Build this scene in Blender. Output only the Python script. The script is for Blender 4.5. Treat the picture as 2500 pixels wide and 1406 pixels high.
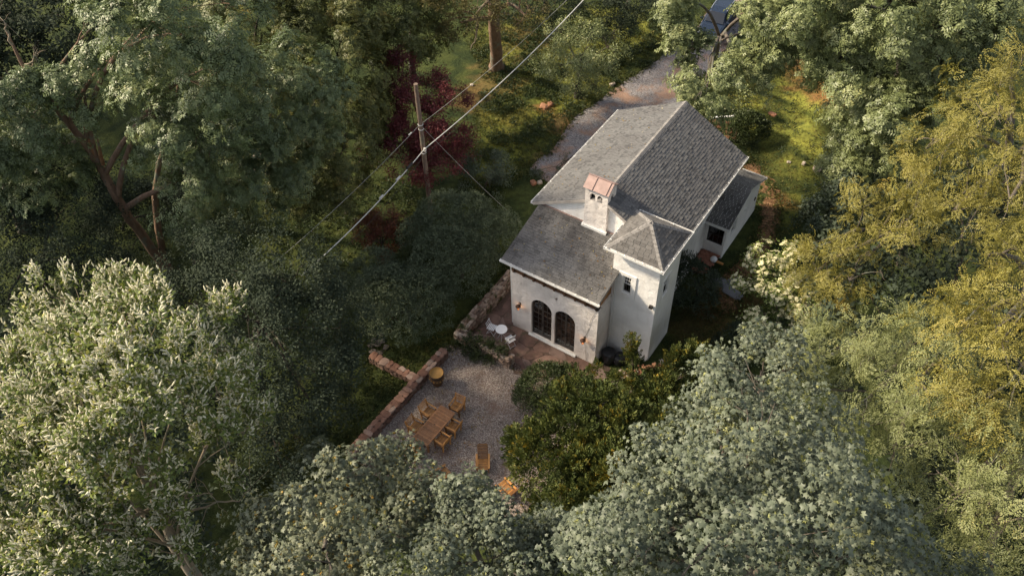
import bpy, bmesh, math, random
import numpy as np
from mathutils import Vector, Matrix
from mathutils.geometry import tessellate_polygon

random.seed(7)
RNG = np.random.default_rng(11)
scene = bpy.context.scene
for o in list(bpy.data.objects):
    bpy.data.objects.remove(o, do_unlink=True)
COL = scene.collection

# ------------------------------------------------------------------ camera
cam_d = bpy.data.cameras.new('camera')
cam_d.sensor_width = 36.0
cam_d.lens = 30.175
cam_d.clip_start = 0.5
cam_d.clip_end = 1500
cam = bpy.data.objects.new('camera', cam_d)
COL.objects.link(cam)
CR = Vector((0.833346, 0.552367, -0.020589)); CU = Vector((-0.398298, 0.625899, 0.670529)); CF = Vector((-0.383265, 0.550582, -0.741597))
cam.matrix_world = Matrix(((CR.x, CU.x, -CF.x, 16.129), (CR.y, CU.y, -CF.y, -23.160),
                           (CR.z, CU.z, -CF.z, 34.027), (0, 0, 0, 1)))
scene.camera = cam

# ------------------------------------------------------------------ sky, sun, exposure
SUN_EL = math.radians(37)
SUN_TO = Vector((-0.92, -0.38, 0)).normalized()
world = bpy.data.worlds.new('World')
scene.world = world
world.use_nodes = True
wn = world.node_tree
bg = wn.nodes['Background']
sky = wn.nodes.new('ShaderNodeTexSky')
sky.sky_type = 'NISHITA'
sky.sun_disc = False
sky.sun_elevation = SUN_EL
sky.sun_rotation = math.atan2(SUN_TO.x, SUN_TO.y)
sky.air_density = 1.0
sky.dust_density = 3.0
sky.ozone_density = 1.0
haze_sky = wn.nodes.new('ShaderNodeHueSaturation')   # thin high cloud: the same sky, paler
haze_sky.inputs['Saturation'].default_value = 0.45
wn.links.new(sky.outputs[0], haze_sky.inputs['Color'])
wn.links.new(haze_sky.outputs[0], bg.inputs[0])
bg.inputs[1].default_value = 0.15
sun_d = bpy.data.lights.new('sun', 'SUN')
sun_d.energy = 4.8
sun_d.angle = math.radians(5.0)
sun_d.color = (1.0, 0.84, 0.60)
sun = bpy.data.objects.new('sun', sun_d)
COL.objects.link(sun)
sdir = -(SUN_TO * math.cos(SUN_EL) + Vector((0, 0, math.sin(SUN_EL))))
sun.rotation_euler = sdir.to_track_quat('-Z', 'Y').to_euler()
sun.location = (-40, -30, 60)
vs = scene.view_settings
vs.view_transform = 'Standard'
vs.look = 'None'
vs.exposure = 0.56
vs.gamma = 1.0
vs.use_curve_mapping = False
scene.cycles.max_bounces = 5
scene.cycles.diffuse_bounces = 3
scene.cycles.glossy_bounces = 2
scene.cycles.transmission_bounces = 3
scene.cycles.transparent_max_bounces = 6
scene.cycles.sample_clamp_indirect = 6.0

# ------------------------------------------------------------------ small helpers
def tag(o, label=None, cat=None, group=None, kind=None):
    if label: o['label'] = label
    if cat: o['category'] = cat
    if group: o['group'] = group
    if kind: o['kind'] = kind
    return o

def thing(name, label, cat, loc=(0, 0, 0), rz=0.0, group=None):
    o = bpy.data.objects.new(name, None)
    o.empty_display_size = 0.3
    COL.objects.link(o)
    o.location = loc
    o.rotation_euler = (0, 0, rz)
    return tag(o, label, cat, group)

def link(name, me, parent=None, loc=(0, 0, 0), rot=(0, 0, 0), scale=(1, 1, 1)):
    o = bpy.data.objects.new(name, me)
    COL.objects.link(o)
    o.location = loc
    o.rotation_euler = rot
    o.scale = scale
    if parent is not None: o.parent = parent
    return o

def children_of(o):
    return [c for c in o.children]

def copy_tree(o, loc=None, rz=None, label=None, parent=None):
    c = o.copy()
    COL.objects.link(c)
    if parent is not None: c.parent = parent
    if loc is not None: c.location = loc
    if rz is not None: c.rotation_euler = (0, 0, rz)
    if label: c['label'] = label
    for ch in list(o.children):
        copy_tree(ch, parent=c)
    return c

class MB:
    """collects boxes, bars, tubes and prisms; build() links them as one mesh object"""
    def __init__(s):
        s.v = []; s.f = []
    def add(s, verts, faces):
        n = len(s.v)
        s.v += [tuple(map(float, p)) for p in verts]
        s.f += [tuple(n + i for i in f) for f in faces]
        return s
    def box(s, c, d, rz=0.0, M=None):
        x, y, z = (q / 2 for q in d)
        P = [Vector(p) for p in ((-x, -y, -z), (x, -y, -z), (x, y, -z), (-x, y, -z), (-x, -y, z), (x, -y, z), (x, y, z), (-x, y, z))]
        R = M if M is not None else Matrix.Rotation(rz, 3, 'Z')
        P = [R @ p + Vector(c) for p in P]
        return s.add(P, [(0, 3, 2, 1), (4, 5, 6, 7), (0, 1, 5, 4), (1, 2, 6, 5), (2, 3, 7, 6), (3, 0, 4, 7)])
    def bar(s, a, b, w, h, up=(0, 0, 1)):
        a = Vector(a); b = Vector(b); d = b - a
        z = d.normalized(); u = Vector(up)
        x = u.cross(z)
        if x.length < 1e-4: x = Vector((1, 0, 0)).cross(z)
        x.normalize(); y = z.cross(x)
        return s.box((a + b) / 2, (w, h, d.length), M=Matrix((x, y, z)).transposed())
    def tube(s, pts, radii, n=8, caps=True):
        V, F = tube_np(np.array(pts, float), radii, n)
        k = len(s.v)
        s.add(V, [tuple(q) for q in F.tolist()])
        if caps:
            m = len(pts)
            s.f.append(tuple(k + i for i in range(n))[::-1])
            s.f.append(tuple(k + (m - 1) * n + i for i in range(n)))
        return s
    def lathe(s, prof, n=20, c=(0, 0, 0), caps=True):
        V = []; F = []
        for (r, z) in prof:
            for i in range(n):
                a = 2 * math.pi * i / n
                V.append((c[0] + r * math.cos(a), c[1] + r * math.sin(a), c[2] + z))
        for j in range(len(prof) - 1):
            for i in range(n):
                F.append((j * n + i, j * n + (i + 1) % n, (j + 1) * n + (i + 1) % n, (j + 1) * n + i))
        if caps: F.append(tuple(range(n))[::-1]); F.append(tuple((len(prof) - 1) * n + i for i in range(n)))
        return s.add(V, F)
    def prism(s, poly, z0, z1):
        n = len(poly)
        V = [(p[0], p[1], z0) for p in poly] + [(p[0], p[1], z1) for p in poly]
        F = [tuple(range(n))[::-1], tuple(range(n, 2 * n))] + [(i, (i + 1) % n, n + (i + 1) % n, n + i) for i in range(n)]
        return s.add(V, F)
    def mesh(s, name, m, smooth=False):
        me = bpy.data.meshes.new(name)
        me.from_pydata(s.v, [], s.f)
        me.update()
        if smooth:
            me.polygons.foreach_set('use_smooth', [True] * len(me.polygons))
        if m is not None: me.materials.append(m)
        return me
    def build(s, name, m, parent=None, loc=(0, 0, 0), rot=(0, 0, 0), smooth=False):
        return link(name, s.mesh(name, m, smooth), parent, loc, rot)

def tube_np(P, radii, n=8):
    m = len(P)
    r = np.broadcast_to(np.asarray(radii, float), (m,))
    T = np.gradient(P, axis=0); T /= np.linalg.norm(T, axis=1)[:, None] + 1e-9
    ref = np.array([0.0, 0, 1]) if abs(T[:, 2]).mean() < 0.8 else np.array([1.0, 0, 0])
    X = np.cross(ref, T); X /= np.linalg.norm(X, axis=1)[:, None] + 1e-9
    Y = np.cross(T, X)
    a = np.arange(n) * 2 * np.pi / n
    V = P[:, None, :] + r[:, None, None] * (np.cos(a)[None, :, None] * X[:, None, :] + np.sin(a)[None, :, None] * Y[:, None, :])
    i = np.arange(n); j = np.arange(m - 1)
    A = j[:, None] * n + i[None]; B = j[:, None] * n + (i[None] + 1) % n
    F = np.stack([A, B, B + n, A + n], -1).reshape(-1, 4)
    return V.reshape(-1, 3), F

def quad_mesh(name, V, F, m, tint=None, smooth=False):
    me = bpy.data.meshes.new(name)
    me.vertices.add(len(V)); me.vertices.foreach_set('co', np.ascontiguousarray(V, np.float32).ravel())
    k = F.shape[1]
    me.loops.add(F.size); me.loops.foreach_set('vertex_index', np.ascontiguousarray(F, np.int32).ravel())
    me.polygons.add(len(F)); me.polygons.foreach_set('loop_start', np.arange(0, F.size, k, dtype=np.int32))
    if smooth: me.polygons.foreach_set('use_smooth', np.ones(len(F), bool))
    if tint is not None:
        at = me.attributes.new('tint', 'FLOAT', 'FACE')
        at.data.foreach_set('value', np.ascontiguousarray(tint, np.float32))
    me.update(calc_edges=True)
    if m is not None: me.materials.append(m)
    return me

def vnoise(x, y, seed=0):
    """smooth 2-D value noise in 0..1"""
    xi = np.floor(x).astype(np.int64); yi = np.floor(y).astype(np.int64)
    fx = x - xi; fy = y - yi
    fx = fx * fx * (3 - 2 * fx); fy = fy * fy * (3 - 2 * fy)
    def h(a, b):
        n = (a * 374761393 + b * 668265263 + seed * 974634777) & 0x7fffffff
        n = ((n ^ (n >> 13)) * 1274126177) & 0x7fffffff
        return ((n ^ (n >> 16)) & 0xffff) / 65535.0
    return (h(xi, yi) * (1 - fx) + h(xi + 1, yi) * fx) * (1 - fy) + (h(xi, yi + 1) * (1 - fx) + h(xi + 1, yi + 1) * fx) * fy

def fbm(x, y, seed=0, oct=4):
    t = 0; a = 0.5; s = 0
    for i in range(oct):
        t = t + a * vnoise(x * 2 ** i, y * 2 ** i, seed + i); s += a; a *= 0.5
    return t / s

def inside(poly, x, y):
    r = np.zeros(np.shape(x), bool); n = len(poly)
    for i in range(n):
        x1, y1 = poly[i]; x2, y2 = poly[(i + 1) % n]
        c = ((y1 > y) != (y2 > y)) & (x < (x2 - x1) * (y - y1) / (y2 - y1 + 1e-12) + x1)
        r ^= c
    return r

def edge_dist(poly, x, y):
    d = np.full(np.shape(x), 1e9); n = len(poly)
    for i in range(n):
        ax, ay = poly[i]; bx, by = poly[(i + 1) % n]
        t = np.clip(((x - ax) * (bx - ax) + (y - ay) * (by - ay)) / ((bx - ax) ** 2 + (by - ay) ** 2 + 1e-9), 0, 1)
        d = np.minimum(d, np.hypot(x - ax - t * (bx - ax), y - ay - t * (by - ay)))
    return d

def clip_convex(poly, win):
    """Sutherland-Hodgman: poly clipped to the convex counter-clockwise window"""
    out = list(poly)
    for i in range(len(win)):
        ax, ay = win[i]; bx, by = win[(i + 1) % len(win)]
        sd = lambda p: (bx - ax) * (p[1] - ay) - (by - ay) * (p[0] - ax)
        src, out = out, []
        for j in range(len(src)):
            p, q = src[j], src[(j + 1) % len(src)]
            a, b = sd(p), sd(q)
            if a >= 0: out.append(p)
            if (a >= 0) != (b >= 0):
                t = a / (a - b); out.append((p[0] + t * (q[0] - p[0]), p[1] + t * (q[1] - p[1])))
        if len(out) < 3: return []
    return out

# ------------------------------------------------------------------ materials
def nodes_of(name):
    m = bpy.data.materials.new(name); m.use_nodes = True
    nt = m.node_tree
    return m, nt, nt.nodes['Principled BSDF'], nt.nodes['Material Output']

def N(nt, t, **kw):
    n = nt.nodes.new(t)
    for k, v in kw.items():
        if k.startswith('i_'): n.inputs[int(k[2:]) if k[2:].isdigit() else k[2:]].default_value = v
        else: setattr(n, k, v)
    return n

def ramp(nt, stops):
    r = nt.nodes.new('ShaderNodeValToRGB'); e = r.color_ramp.elements
    while len(e) > 1: e.remove(e[0])
    e[0].position = stops[0][0]; e[0].color = (*stops[0][1], 1)
    for p, c in stops[1:]:
        x = e.new(p); x.color = (*c, 1)
    return r

def mix(nt, a, b, fac, mode='MIX'):
    n = nt.nodes.new('ShaderNodeMix'); n.data_type = 'RGBA'; n.blend_type = mode
    for sock, val in ((n.inputs[0], fac), (n.inputs[6], a), (n.inputs[7], b)):
        if hasattr(val, 'links') or isinstance(val, bpy.types.NodeSocket): nt.links.new(val, sock)
        else: sock.default_value = val if not isinstance(val, tuple) else (*val, 1)
    return n.outputs[2]

def wpos(nt, scale=(1, 1, 1)):
    g = nt.nodes.new('ShaderNodeNewGeometry'); mp = N(nt, 'ShaderNodeMapping')
    mp.inputs['Scale'].default_value = scale
    nt.links.new(g.outputs['Position'], mp.inputs[0])
    return mp.outputs[0], g

def noise(nt, vec, scale, detail=4, rough=0.6):
    n = N(nt, 'ShaderNodeTexNoise'); n.inputs['Scale'].default_value = scale
    n.inputs['Detail'].default_value = detail; n.inputs['Roughness'].default_value = rough
    nt.links.new(vec, n.inputs['Vector'])
    return n.outputs['Fac']

def bump(nt, h, b, dist=0.02, strength=0.6):
    n = N(nt, 'ShaderNodeBump'); n.inputs['Distance'].default_value = dist; n.inputs['Strength'].default_value = strength
    nt.links.new(h, n.inputs['Height']); nt.links.new(n.outputs[0], b.inputs['Normal'])

def leaf_mat(name, stops, rough=0.5, trans=0.22, spec=0.35, var=0.5, vscale=0.35):
    """leaf colours run along each leaf's own 'tint'; a slow noise shifts whole sprays a little"""
    m, nt, b, out = nodes_of(name)
    at = N(nt, 'ShaderNodeAttribute', attribute_name='tint')
    vec, g = wpos(nt)
    nz = noise(nt, vec, vscale, 3)
    ma = N(nt, 'ShaderNodeMath', operation='MULTIPLY_ADD'); ma.inputs[1].default_value = var * 0.6; ma.inputs[2].default_value = -var * 0.3
    nt.links.new(nz, ma.inputs[0])
    ad = N(nt, 'ShaderNodeMath', operation='ADD')
    nt.links.new(at.outputs['Fac'], ad.inputs[0]); nt.links.new(ma.outputs[0], ad.inputs[1])
    r = ramp(nt, stops); nt.links.new(ad.outputs[0], r.inputs[0])
    nt.links.new(r.outputs[0], b.inputs['Base Color'])
    b.inputs['Roughness'].default_value = rough
    b.inputs['Specular IOR Level'].default_value = spec
    tr = N(nt, 'ShaderNodeBsdfTranslucent')
    hs = N(nt, 'ShaderNodeHueSaturation'); hs.inputs['Saturation'].default_value = 1.15; hs.inputs['Value'].default_value = 1.1
    nt.links.new(r.outputs[0], hs.inputs['Color']); nt.links.new(hs.outputs[0], tr.inputs[0])
    mx = N(nt, 'ShaderNodeMixShader'); mx.inputs[0].default_value = trans
    nt.links.new(b.outputs[0], mx.inputs[1]); nt.links.new(tr.outputs[0], mx.inputs[2])
    nt.links.new(mx.outputs[0], out.inputs[0])
    return m

def plain(name, col, rough=0.6, var=0.15, scale=6.0, metal=0.0, bmp=0.0, spec=0.4, stretch=(1, 1, 1)):
    """one colour with a procedural mottling and optional relief"""
    m, nt, b, out = nodes_of(name)
    vec, g = wpos(nt, stretch)
    nz = noise(nt, vec, scale)
    lo = tuple(c * (1 - var) for c in col); hi = tuple(min(1, c * (1 + var)) for c in col)
    r = ramp(nt, [(0.3, lo), (0.7, hi)])
    nt.links.new(nz, r.inputs[0]); nt.links.new(r.outputs[0], b.inputs['Base Color'])
    b.inputs['Roughness'].default_value = rough; b.inputs['Metallic'].default_value = metal
    b.inputs['Specular IOR Level'].default_value = spec
    if bmp: bump(nt, nz, b, bmp)
    return m

def piece_mat(name, stops, rough=0.8, scale=9.0, amp=0.35, bmp=0.01, moss=None, spec=0.3):
    """each piece (its own object or its own island) takes its own colour from the ramp"""
    m, nt, b, out = nodes_of(name)
    vec, g = wpos(nt)
    oi = N(nt, 'ShaderNodeObjectInfo')
    ad = N(nt, 'ShaderNodeMath', operation='ADD'); fr = N(nt, 'ShaderNodeMath', operation='FRACT')
    nt.links.new(oi.outputs['Random'], ad.inputs[0]); nt.links.new(g.outputs['Random Per Island'], ad.inputs[1])
    nt.links.new(ad.outputs[0], fr.inputs[0])
    r = ramp(nt, stops); nt.links.new(fr.outputs[0], r.inputs[0])
    nz = noise(nt, vec, scale)
    rr = ramp(nt, [(0.25, (1 - amp,) * 3), (0.75, (1 + amp,) * 3)])
    nt.links.new(nz, rr.inputs[0])
    c = mix(nt, r.outputs[0], rr.outputs[0], 1.0, 'MULTIPLY')
    if moss:
        n2 = noise(nt, vec, 1.7, 5)
        rm = ramp(nt, [(moss[1], (0, 0, 0)), (moss[1] + 0.1, (1, 1, 1))]); nt.links.new(n2, rm.inputs[0])
        c = mix(nt, c, moss[0], rm.outputs[0])
    nt.links.new(c, b.inputs['Base Color'])
    b.inputs['Roughness'].default_value = rough; b.inputs['Specular IOR Level'].default_value = spec
    if bmp: bump(nt, nz, b, bmp)
    return m

def stucco(name, col, scale, dist, dirt_shade=0.35):
    m, nt, b, out = nodes_of(name)
    vec, g = wpos(nt)
    v = N(nt, 'ShaderNodeTexVoronoi', feature='SMOOTH_F1'); v.inputs['Scale'].default_value = scale
    w = N(nt, 'ShaderNodeTexNoise'); w.inputs['Scale'].default_value = scale * 0.8; w.inputs['Detail'].default_value = 5
    nt.links.new(vec, w.inputs['Vector'])
    mv = mix(nt, vec, w.outputs['Color'], 0.35); nt.links.new(mv, v.inputs['Vector'])
    nz = noise(nt, vec, scale * 3, 5)
    hh = N(nt, 'ShaderNodeMath', operation='MULTIPLY_ADD'); hh.inputs[1].default_value = 0.35
    nt.links.new(nz, hh.inputs[0]); nt.links.new(v.outputs[0], hh.inputs[2])
    bump(nt, hh.outputs[0], b, dist, 0.8)
    n2 = noise(nt, vec, 0.9, 6)
    st = noise(nt, wpos(nt, (1.0, 1.0, 0.15))[0], 3.0, 5)
    c1 = ramp(nt, [(0.3, tuple(c * (1 - dirt_shade * 0.35) for c in col)), (0.65, col)]); nt.links.new(n2, c1.inputs[0])
    c2 = ramp(nt, [(0.25, (0.80, 0.77, 0.74)), (0.5, (1, 1, 1))]); nt.links.new(st, c2.inputs[0])
    cc = mix(nt, c1.outputs[0], c2.outputs[0], dirt_shade, 'MULTIPLY')
    # pits of the trowelled render: their shading is painted into the colour
    pt = ramp(nt, [(0.0, (0.74, 0.70, 0.66)), (0.07, (0.88, 0.86, 0.83)), (0.16, (1, 1, 1))]); nt.links.new(v.outputs[0], pt.inputs[0])
    cc = mix(nt, cc, pt.outputs[0], dirt_shade * 0.5, 'MULTIPLY')
    sp = N(nt, 'ShaderNodeSeparateXYZ'); nt.links.new(g.outputs['Position'], sp.inputs[0])
    zz = N(nt, 'ShaderNodeMath', operation='MULTIPLY_ADD'); zz.inputs[1].default_value = 1.6; nt.links.new(n2, zz.inputs[0]); nt.links.new(sp.outputs['Z'], zz.inputs[2])
    rz = ramp(nt, [(0.0, (0.6,) * 3), (0.62, (0.45,) * 3), (1.0, (0, 0, 0))]); nt.links.new(zz.outputs[0], rz.inputs[0])
    cc = mix(nt, cc, (0.30, 0.235, 0.18), rz.outputs[0])
    nt.links.new(cc, b.inputs['Base Color'])
    b.inputs['Roughness'].default_value = 0.9; b.inputs['Specular IOR Level'].default_value = 0.2
    return m

def bark_mat(name, col, col2, sc=6):
    m, nt, b, out = nodes_of(name)
    vec, g = wpos(nt, (1, 1, 0.18))
    nz = noise(nt, vec, sc, 6, 0.7)
    r = ramp(nt, [(0.3, col), (0.7, col2)]); nt.links.new(nz, r.inputs[0])
    n2 = noise(nt, wpos(nt)[0], 1.3, 4)
    rl = ramp(nt, [(0.55, (0, 0, 0)), (0.68, (1, 1, 1))]); nt.links.new(n2, rl.inputs[0])
    c = mix(nt, r.outputs[0], (0.16, 0.17, 0.13), rl.outputs[0])
    nt.links.new(c, b.inputs['Base Color']); b.inputs['Roughness'].default_value = 0.95
    bump(nt, nz, b, 0.05, 0.9)
    return m

def glass_mat(name, tintc=(0.8, 0.85, 0.85), refl=0.25):
    m, nt, b, out = nodes_of(name)
    tp = N(nt, 'ShaderNodeBsdfTransparent'); tp.inputs[0].default_value = (*tintc, 1)
    gl = N(nt, 'ShaderNodeBsdfGlossy'); gl.inputs['Roughness'].default_value = 0.03
    lw = N(nt, 'ShaderNodeFresnel'); lw.inputs[0].default_value = 1.5
    ad = N(nt, 'ShaderNodeMath', operation='MULTIPLY_ADD'); ad.inputs[1].default_value = 1.0; ad.inputs[2].default_value = refl
    nt.links.new(lw.outputs[0], ad.inputs[0])
    mx = N(nt, 'ShaderNodeMixShader'); nt.links.new(ad.outputs[0], mx.inputs[0])
    nt.links.new(tp.outputs[0], mx.inputs[1]); nt.links.new(gl.outputs[0], mx.inputs[2]); nt.links.new(mx.outputs[0], out.inputs[0])
    return m

# ------------------------------------------------------------------ ground
def sstep(a, b, x):
    t = np.clip((np.asarray(x, float) - a) / (b - a), 0, 1)
    return t * t * (3 - 2 * t)

def hgt(x, y):
    """terrain height: level yard, a gentle rise along the right side and towards the back"""
    x = np.asarray(x, float); y = np.asarray(y, float)
    h = 0.5 * sstep(5.4, 7.2, x) * sstep(-1.0, 1.5, y)
    h = h - 0.45 * sstep(-2.2, -5.0, x) * sstep(0, -4, y)
    h = h + 0.10 * (fbm(x * 0.15, y * 0.15, 3) - 0.5) * sstep(7, 16, np.hypot(x - 2, y + 2))
    return h

P_TERRACE = [(-2.03,-3.29),(-1.5,-2.52),(-0.82,-2.58),(0.28,-2.18),(1.49,-1.9),(2.46,-1.99),(4.83,-1.26),(6.1,-0.3),(6.7,-2.17),(6.42,-4.72),(6.21,-6.84),(6.31,-8.66),(4.49,-10.06),(1.42,-10.42),(-0.76,-10.62),(-2.02,-10.42),(-2.07,-9.88),(-2.14,-7.15),(-2,-4.76)]
P_DRIVE = [(-5.95,10.69),(-6.07,11.91),(-5.77,12.85),(-5.93,14.39),(-6.27,15.86),(-6.27,17.2),(-5.94,18.78),(-5.65,20.58),(-5.32,22.52),(-4.87,24.48),(-4.52,26.73),(-4.08,29.24),(-4.42,32.16),(-4.42,34.76),(-4.83,38.57),(-2.39,40.05),(-1.79,35.4),(-1.23,31.12),(-0.9,28.24),(-1.05,25.23),(-0.74,22.66),(0.42,20.24),(0.78,16.58),(0.31,10.16),(-2.05,9.5),(-4.62,10.45)]
P_DIRT = [(4.73,17.79),(5.17,18.85),(6.34,17.68),(7.45,16.21),(8.44,14.78),(8.89,13.48),(9.21,11.41),(9.18,9.77),(8.96,8.4),(9.37,6.66),(8.79,5.96),(7.51,7.49),(8.02,9.21),(8.17,11.5),(7.75,13.54),(6.61,15.68),(5.75,16.87)]
P_LAWN = [[(-19.34,21.93),(-15.93,26.74),(-11.24,31.02),(-6.47,31.17),(-3.65,28.75),(-5.37,20.43),(-6.09,15.87),(-5.22,11.88),(-5.54,10.33),(-6.92,7.27),(-9.02,7.69),(-11.67,12.7),(-13.6,16.88)],
          [(0.65,28.06),(2.89,30.63),(7.15,29.23),(8.63,23.43),(10.66,20.53),(10.04,16.73),(9.79,14.17),(9.41,12.4),(8.45,13.32),(7.6,16.02),(4.92,18.74),(2.53,21.09),(1,23.24)],
          [(-6.01,-4.74),(-2.32,-3.01),(-2.46,-5.53),(-2.37,-9.65),(-1.42,-13.25),(-3.71,-14.96),(-5.32,-13.35),(-5.4,-9.43),(-4.51,-6.84)],
          [(6.38,4.75),(7.97,7.77),(9.01,10.19),(10.13,9.15),(10.99,5.46),(10.19,2.85),(8.2,1.57),(6.72,2.73)],
          [(-18.71,-1.86),(-12.02,6.7),(-7.7,3.48),(-9.38,-1.03),(-12.23,-3.21),(-14.98,-4.22)],
          [(-2.42,-1.77),(-2.7,3.58),(-1.98,3.3),(-1.29,-2.63),(-2.16,-3.19),(-3.18,-3.21)]]

def axis(lo, hi, step, far):
    a = list(np.arange(lo, hi + 1e-6, step)); s = step; x = lo; y = hi
    while x > -far or y < far:
        s *= 1.35; x -= s; y += s; a = [x] + a + [y]
    return np.array(a)
gx = axis(-46, 34, 0.3, 420); gy = axis(-30, 62, 0.3, 420)
GX, GY = np.meshgrid(gx, gy)
GZ = hgt(GX, GY)
n1 = fbm(GX * 0.5, GY * 0.5, 21); n2 = fbm(GX * 1.7, GY * 1.7, 31); n3 = fbm(GX * 0.18, GY * 0.18, 41)
def col_mix(a, b, f): return a * (1 - f[..., None]) + np.array(b) * f[..., None]
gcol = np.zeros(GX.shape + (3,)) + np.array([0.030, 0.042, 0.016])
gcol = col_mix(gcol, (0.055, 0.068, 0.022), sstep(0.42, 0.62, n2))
# sunny lawns: drier, yellower, sunlight painted into the colour, with clover and bare earth
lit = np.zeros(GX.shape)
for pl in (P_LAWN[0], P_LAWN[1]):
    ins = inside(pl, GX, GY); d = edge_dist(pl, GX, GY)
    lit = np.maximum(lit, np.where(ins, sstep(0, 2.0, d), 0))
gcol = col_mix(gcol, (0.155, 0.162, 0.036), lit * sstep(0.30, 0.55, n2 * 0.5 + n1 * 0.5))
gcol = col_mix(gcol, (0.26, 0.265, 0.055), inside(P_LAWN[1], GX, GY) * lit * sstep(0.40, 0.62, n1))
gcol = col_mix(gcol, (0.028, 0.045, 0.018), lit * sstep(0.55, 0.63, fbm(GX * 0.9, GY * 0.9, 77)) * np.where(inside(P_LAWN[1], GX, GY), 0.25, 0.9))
def blotch(cx, cy, r, col, amt=1.0, seed=5, sx=1.0):
    global gcol
    d = np.hypot((GX - cx) / sx, GY - cy) / r + (fbm(GX * 1.3, GY * 1.3, seed) - 0.5) * 1.5
    gcol = col_mix(gcol, col, amt * sstep(1.0, 0.55, d))
EARTH = (0.235, 0.115, 0.050)
for (px, r, col, amt) in (((5.48,28.09,0.2), 2.0, EARTH, 0.8), ((6.99,26.6,0.2), 1.3, EARTH, 0.7), ((3.73,29.27,0.2), 1.2, EARTH, 0.7),
                          ((-6.61,15.86,0), 1.3, (0.20, 0.12, 0.06), 0.7), ((-8.5,16.65,0), 0.9, EARTH, 0.8), ((-13.04,17.8,0), 2.2, (0.17, 0.12, 0.05), 0.7),
                          ((-13.89,23.01,0), 3.2, (0.13, 0.09, 0.035), 0.7), ((-13.22,14.89,0), 1.6, (0.20, 0.11, 0.05), 0.5), 
                          ((-9.88,14.33,0), 2.0, (0.14, 0.12, 0.03), 0.6), ((-5.54,11.92,0), 1.0, (0.2, 0.13, 0.07), 0.7),
                          ((8.82,6.86,0.5), 2.0, (0.13, 0.08, 0.035), 0.7), ((8.11,4.46,0.5), 1.8, (0.08, 0.055, 0.025), 0.6), ((8.4,15.44,0.5), 1.0, EARTH, 0.5)):
    blotch(px[0], px[1], r, col, amt, int(abs(px[0] * 7)) + 3)
V = np.stack([GX.ravel(), GY.ravel(), GZ.ravel()], 1)
ny, nx = GX.shape
ii = (np.arange(ny - 1)[:, None] * nx + np.arange(nx - 1)[None]).ravel()
F = np.stack([ii, ii + 1, ii + nx + 1, ii + nx], 1)
m_ground, nt, b, out = nodes_of('grass_ground')
at = N(nt, 'ShaderNodeAttribute', attribute_name='soil')
vec, g = wpos(nt)
nz = noise(nt, vec, 5.0, 6, 0.7); nzb = noise(nt, vec, 1.1, 5)
rr = ramp(nt, [(0.25, (0.55, 0.55, 0.55)), (0.75, (1.45, 1.45, 1.4))]); nt.links.new(nz, rr.inputs[0])
c = mix(nt, at.outputs['Color'], rr.outputs[0], 1.0, 'MULTIPLY')
r2 = ramp(nt, [(0.35, (0.75, 0.8, 0.8)), (0.65, (1.15, 1.1, 1.0))]); nt.links.new(nzb, r2.inputs[0])
c = mix(nt, c, r2.outputs[0], 1.0, 'MULTIPLY')
nt.links.new(c, b.inputs['Base Color']); b.inputs['Roughness'].default_value = 0.95; b.inputs['Specular IOR Level'].default_value = 0.1
bump(nt, nz, b, 0.12, 0.9)
me = quad_mesh('ground', V, F, m_ground, smooth=True)
ca = me.color_attributes.new('soil', 'FLOAT_COLOR', 'POINT')
ca.data.foreach_set('color', np.concatenate([gcol.reshape(-1, 3), np.ones((gcol.size // 3, 1))], 1).astype(np.float32).ravel())
tag(link('ground', me), kind='structure')

def rough_outline(poly, step=0.25, amp=0.22, seed=0):
    out = []
    for i in range(len(poly)):
        a = np.array(poly[i]); b_ = np.array(poly[(i + 1) % len(poly)]); L = np.linalg.norm(b_ - a)
        k = max(1, int(L / step)); nrm = np.array([-(b_ - a)[1], (b_ - a)[0]]) / (L + 1e-9)
        for j in range(k):
            p = a + (b_ - a) * j / k
            w = (fbm(np.array(p[0] * 1.6), np.array(p[1] * 1.6), 60 + seed, 4) - 0.5) * 2 * amp * 2
            out.append(tuple(p + nrm * w))
    return out

def sheet(name, poly, m, z, seed=0, amp=0.2):
    """a grid sheet following the terrain, cut to a ragged outline"""
    ol = rough_outline(poly, 0.25, amp, seed)
    tri = tessellate_polygon([[Vector((p[0], p[1], 0)) for p in ol]])
    mb = bmesh.new()
    vs_ = [mb.verts.new((p[0], p[1], 0)) for p in ol]
    for t in tri:
        try: mb.faces.new([vs_[i] for i in t])
        except ValueError: pass
    for _ in range(2):
        es = [e for e in mb.edges if e.calc_length() > 1.2]
        if es: bmesh.ops.subdivide_edges(mb, edges=es, cuts=1); bmesh.ops.triangulate(mb, faces=mb.faces[:])
    for v in mb.verts: v.co.z = float(hgt(v.co.x, v.co.y)) + z
    bmesh.ops.recalc_face_normals(mb, faces=mb.faces[:])
    if sum(f.normal.z for f in mb.faces) < 0: bmesh.ops.reverse_faces(mb, faces=mb.faces[:])
    me = bpy.data.meshes.new(name); mb.to_mesh(me); mb.free(); me.materials.append(m)
    return tag(link(name, me), kind='structure')

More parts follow.
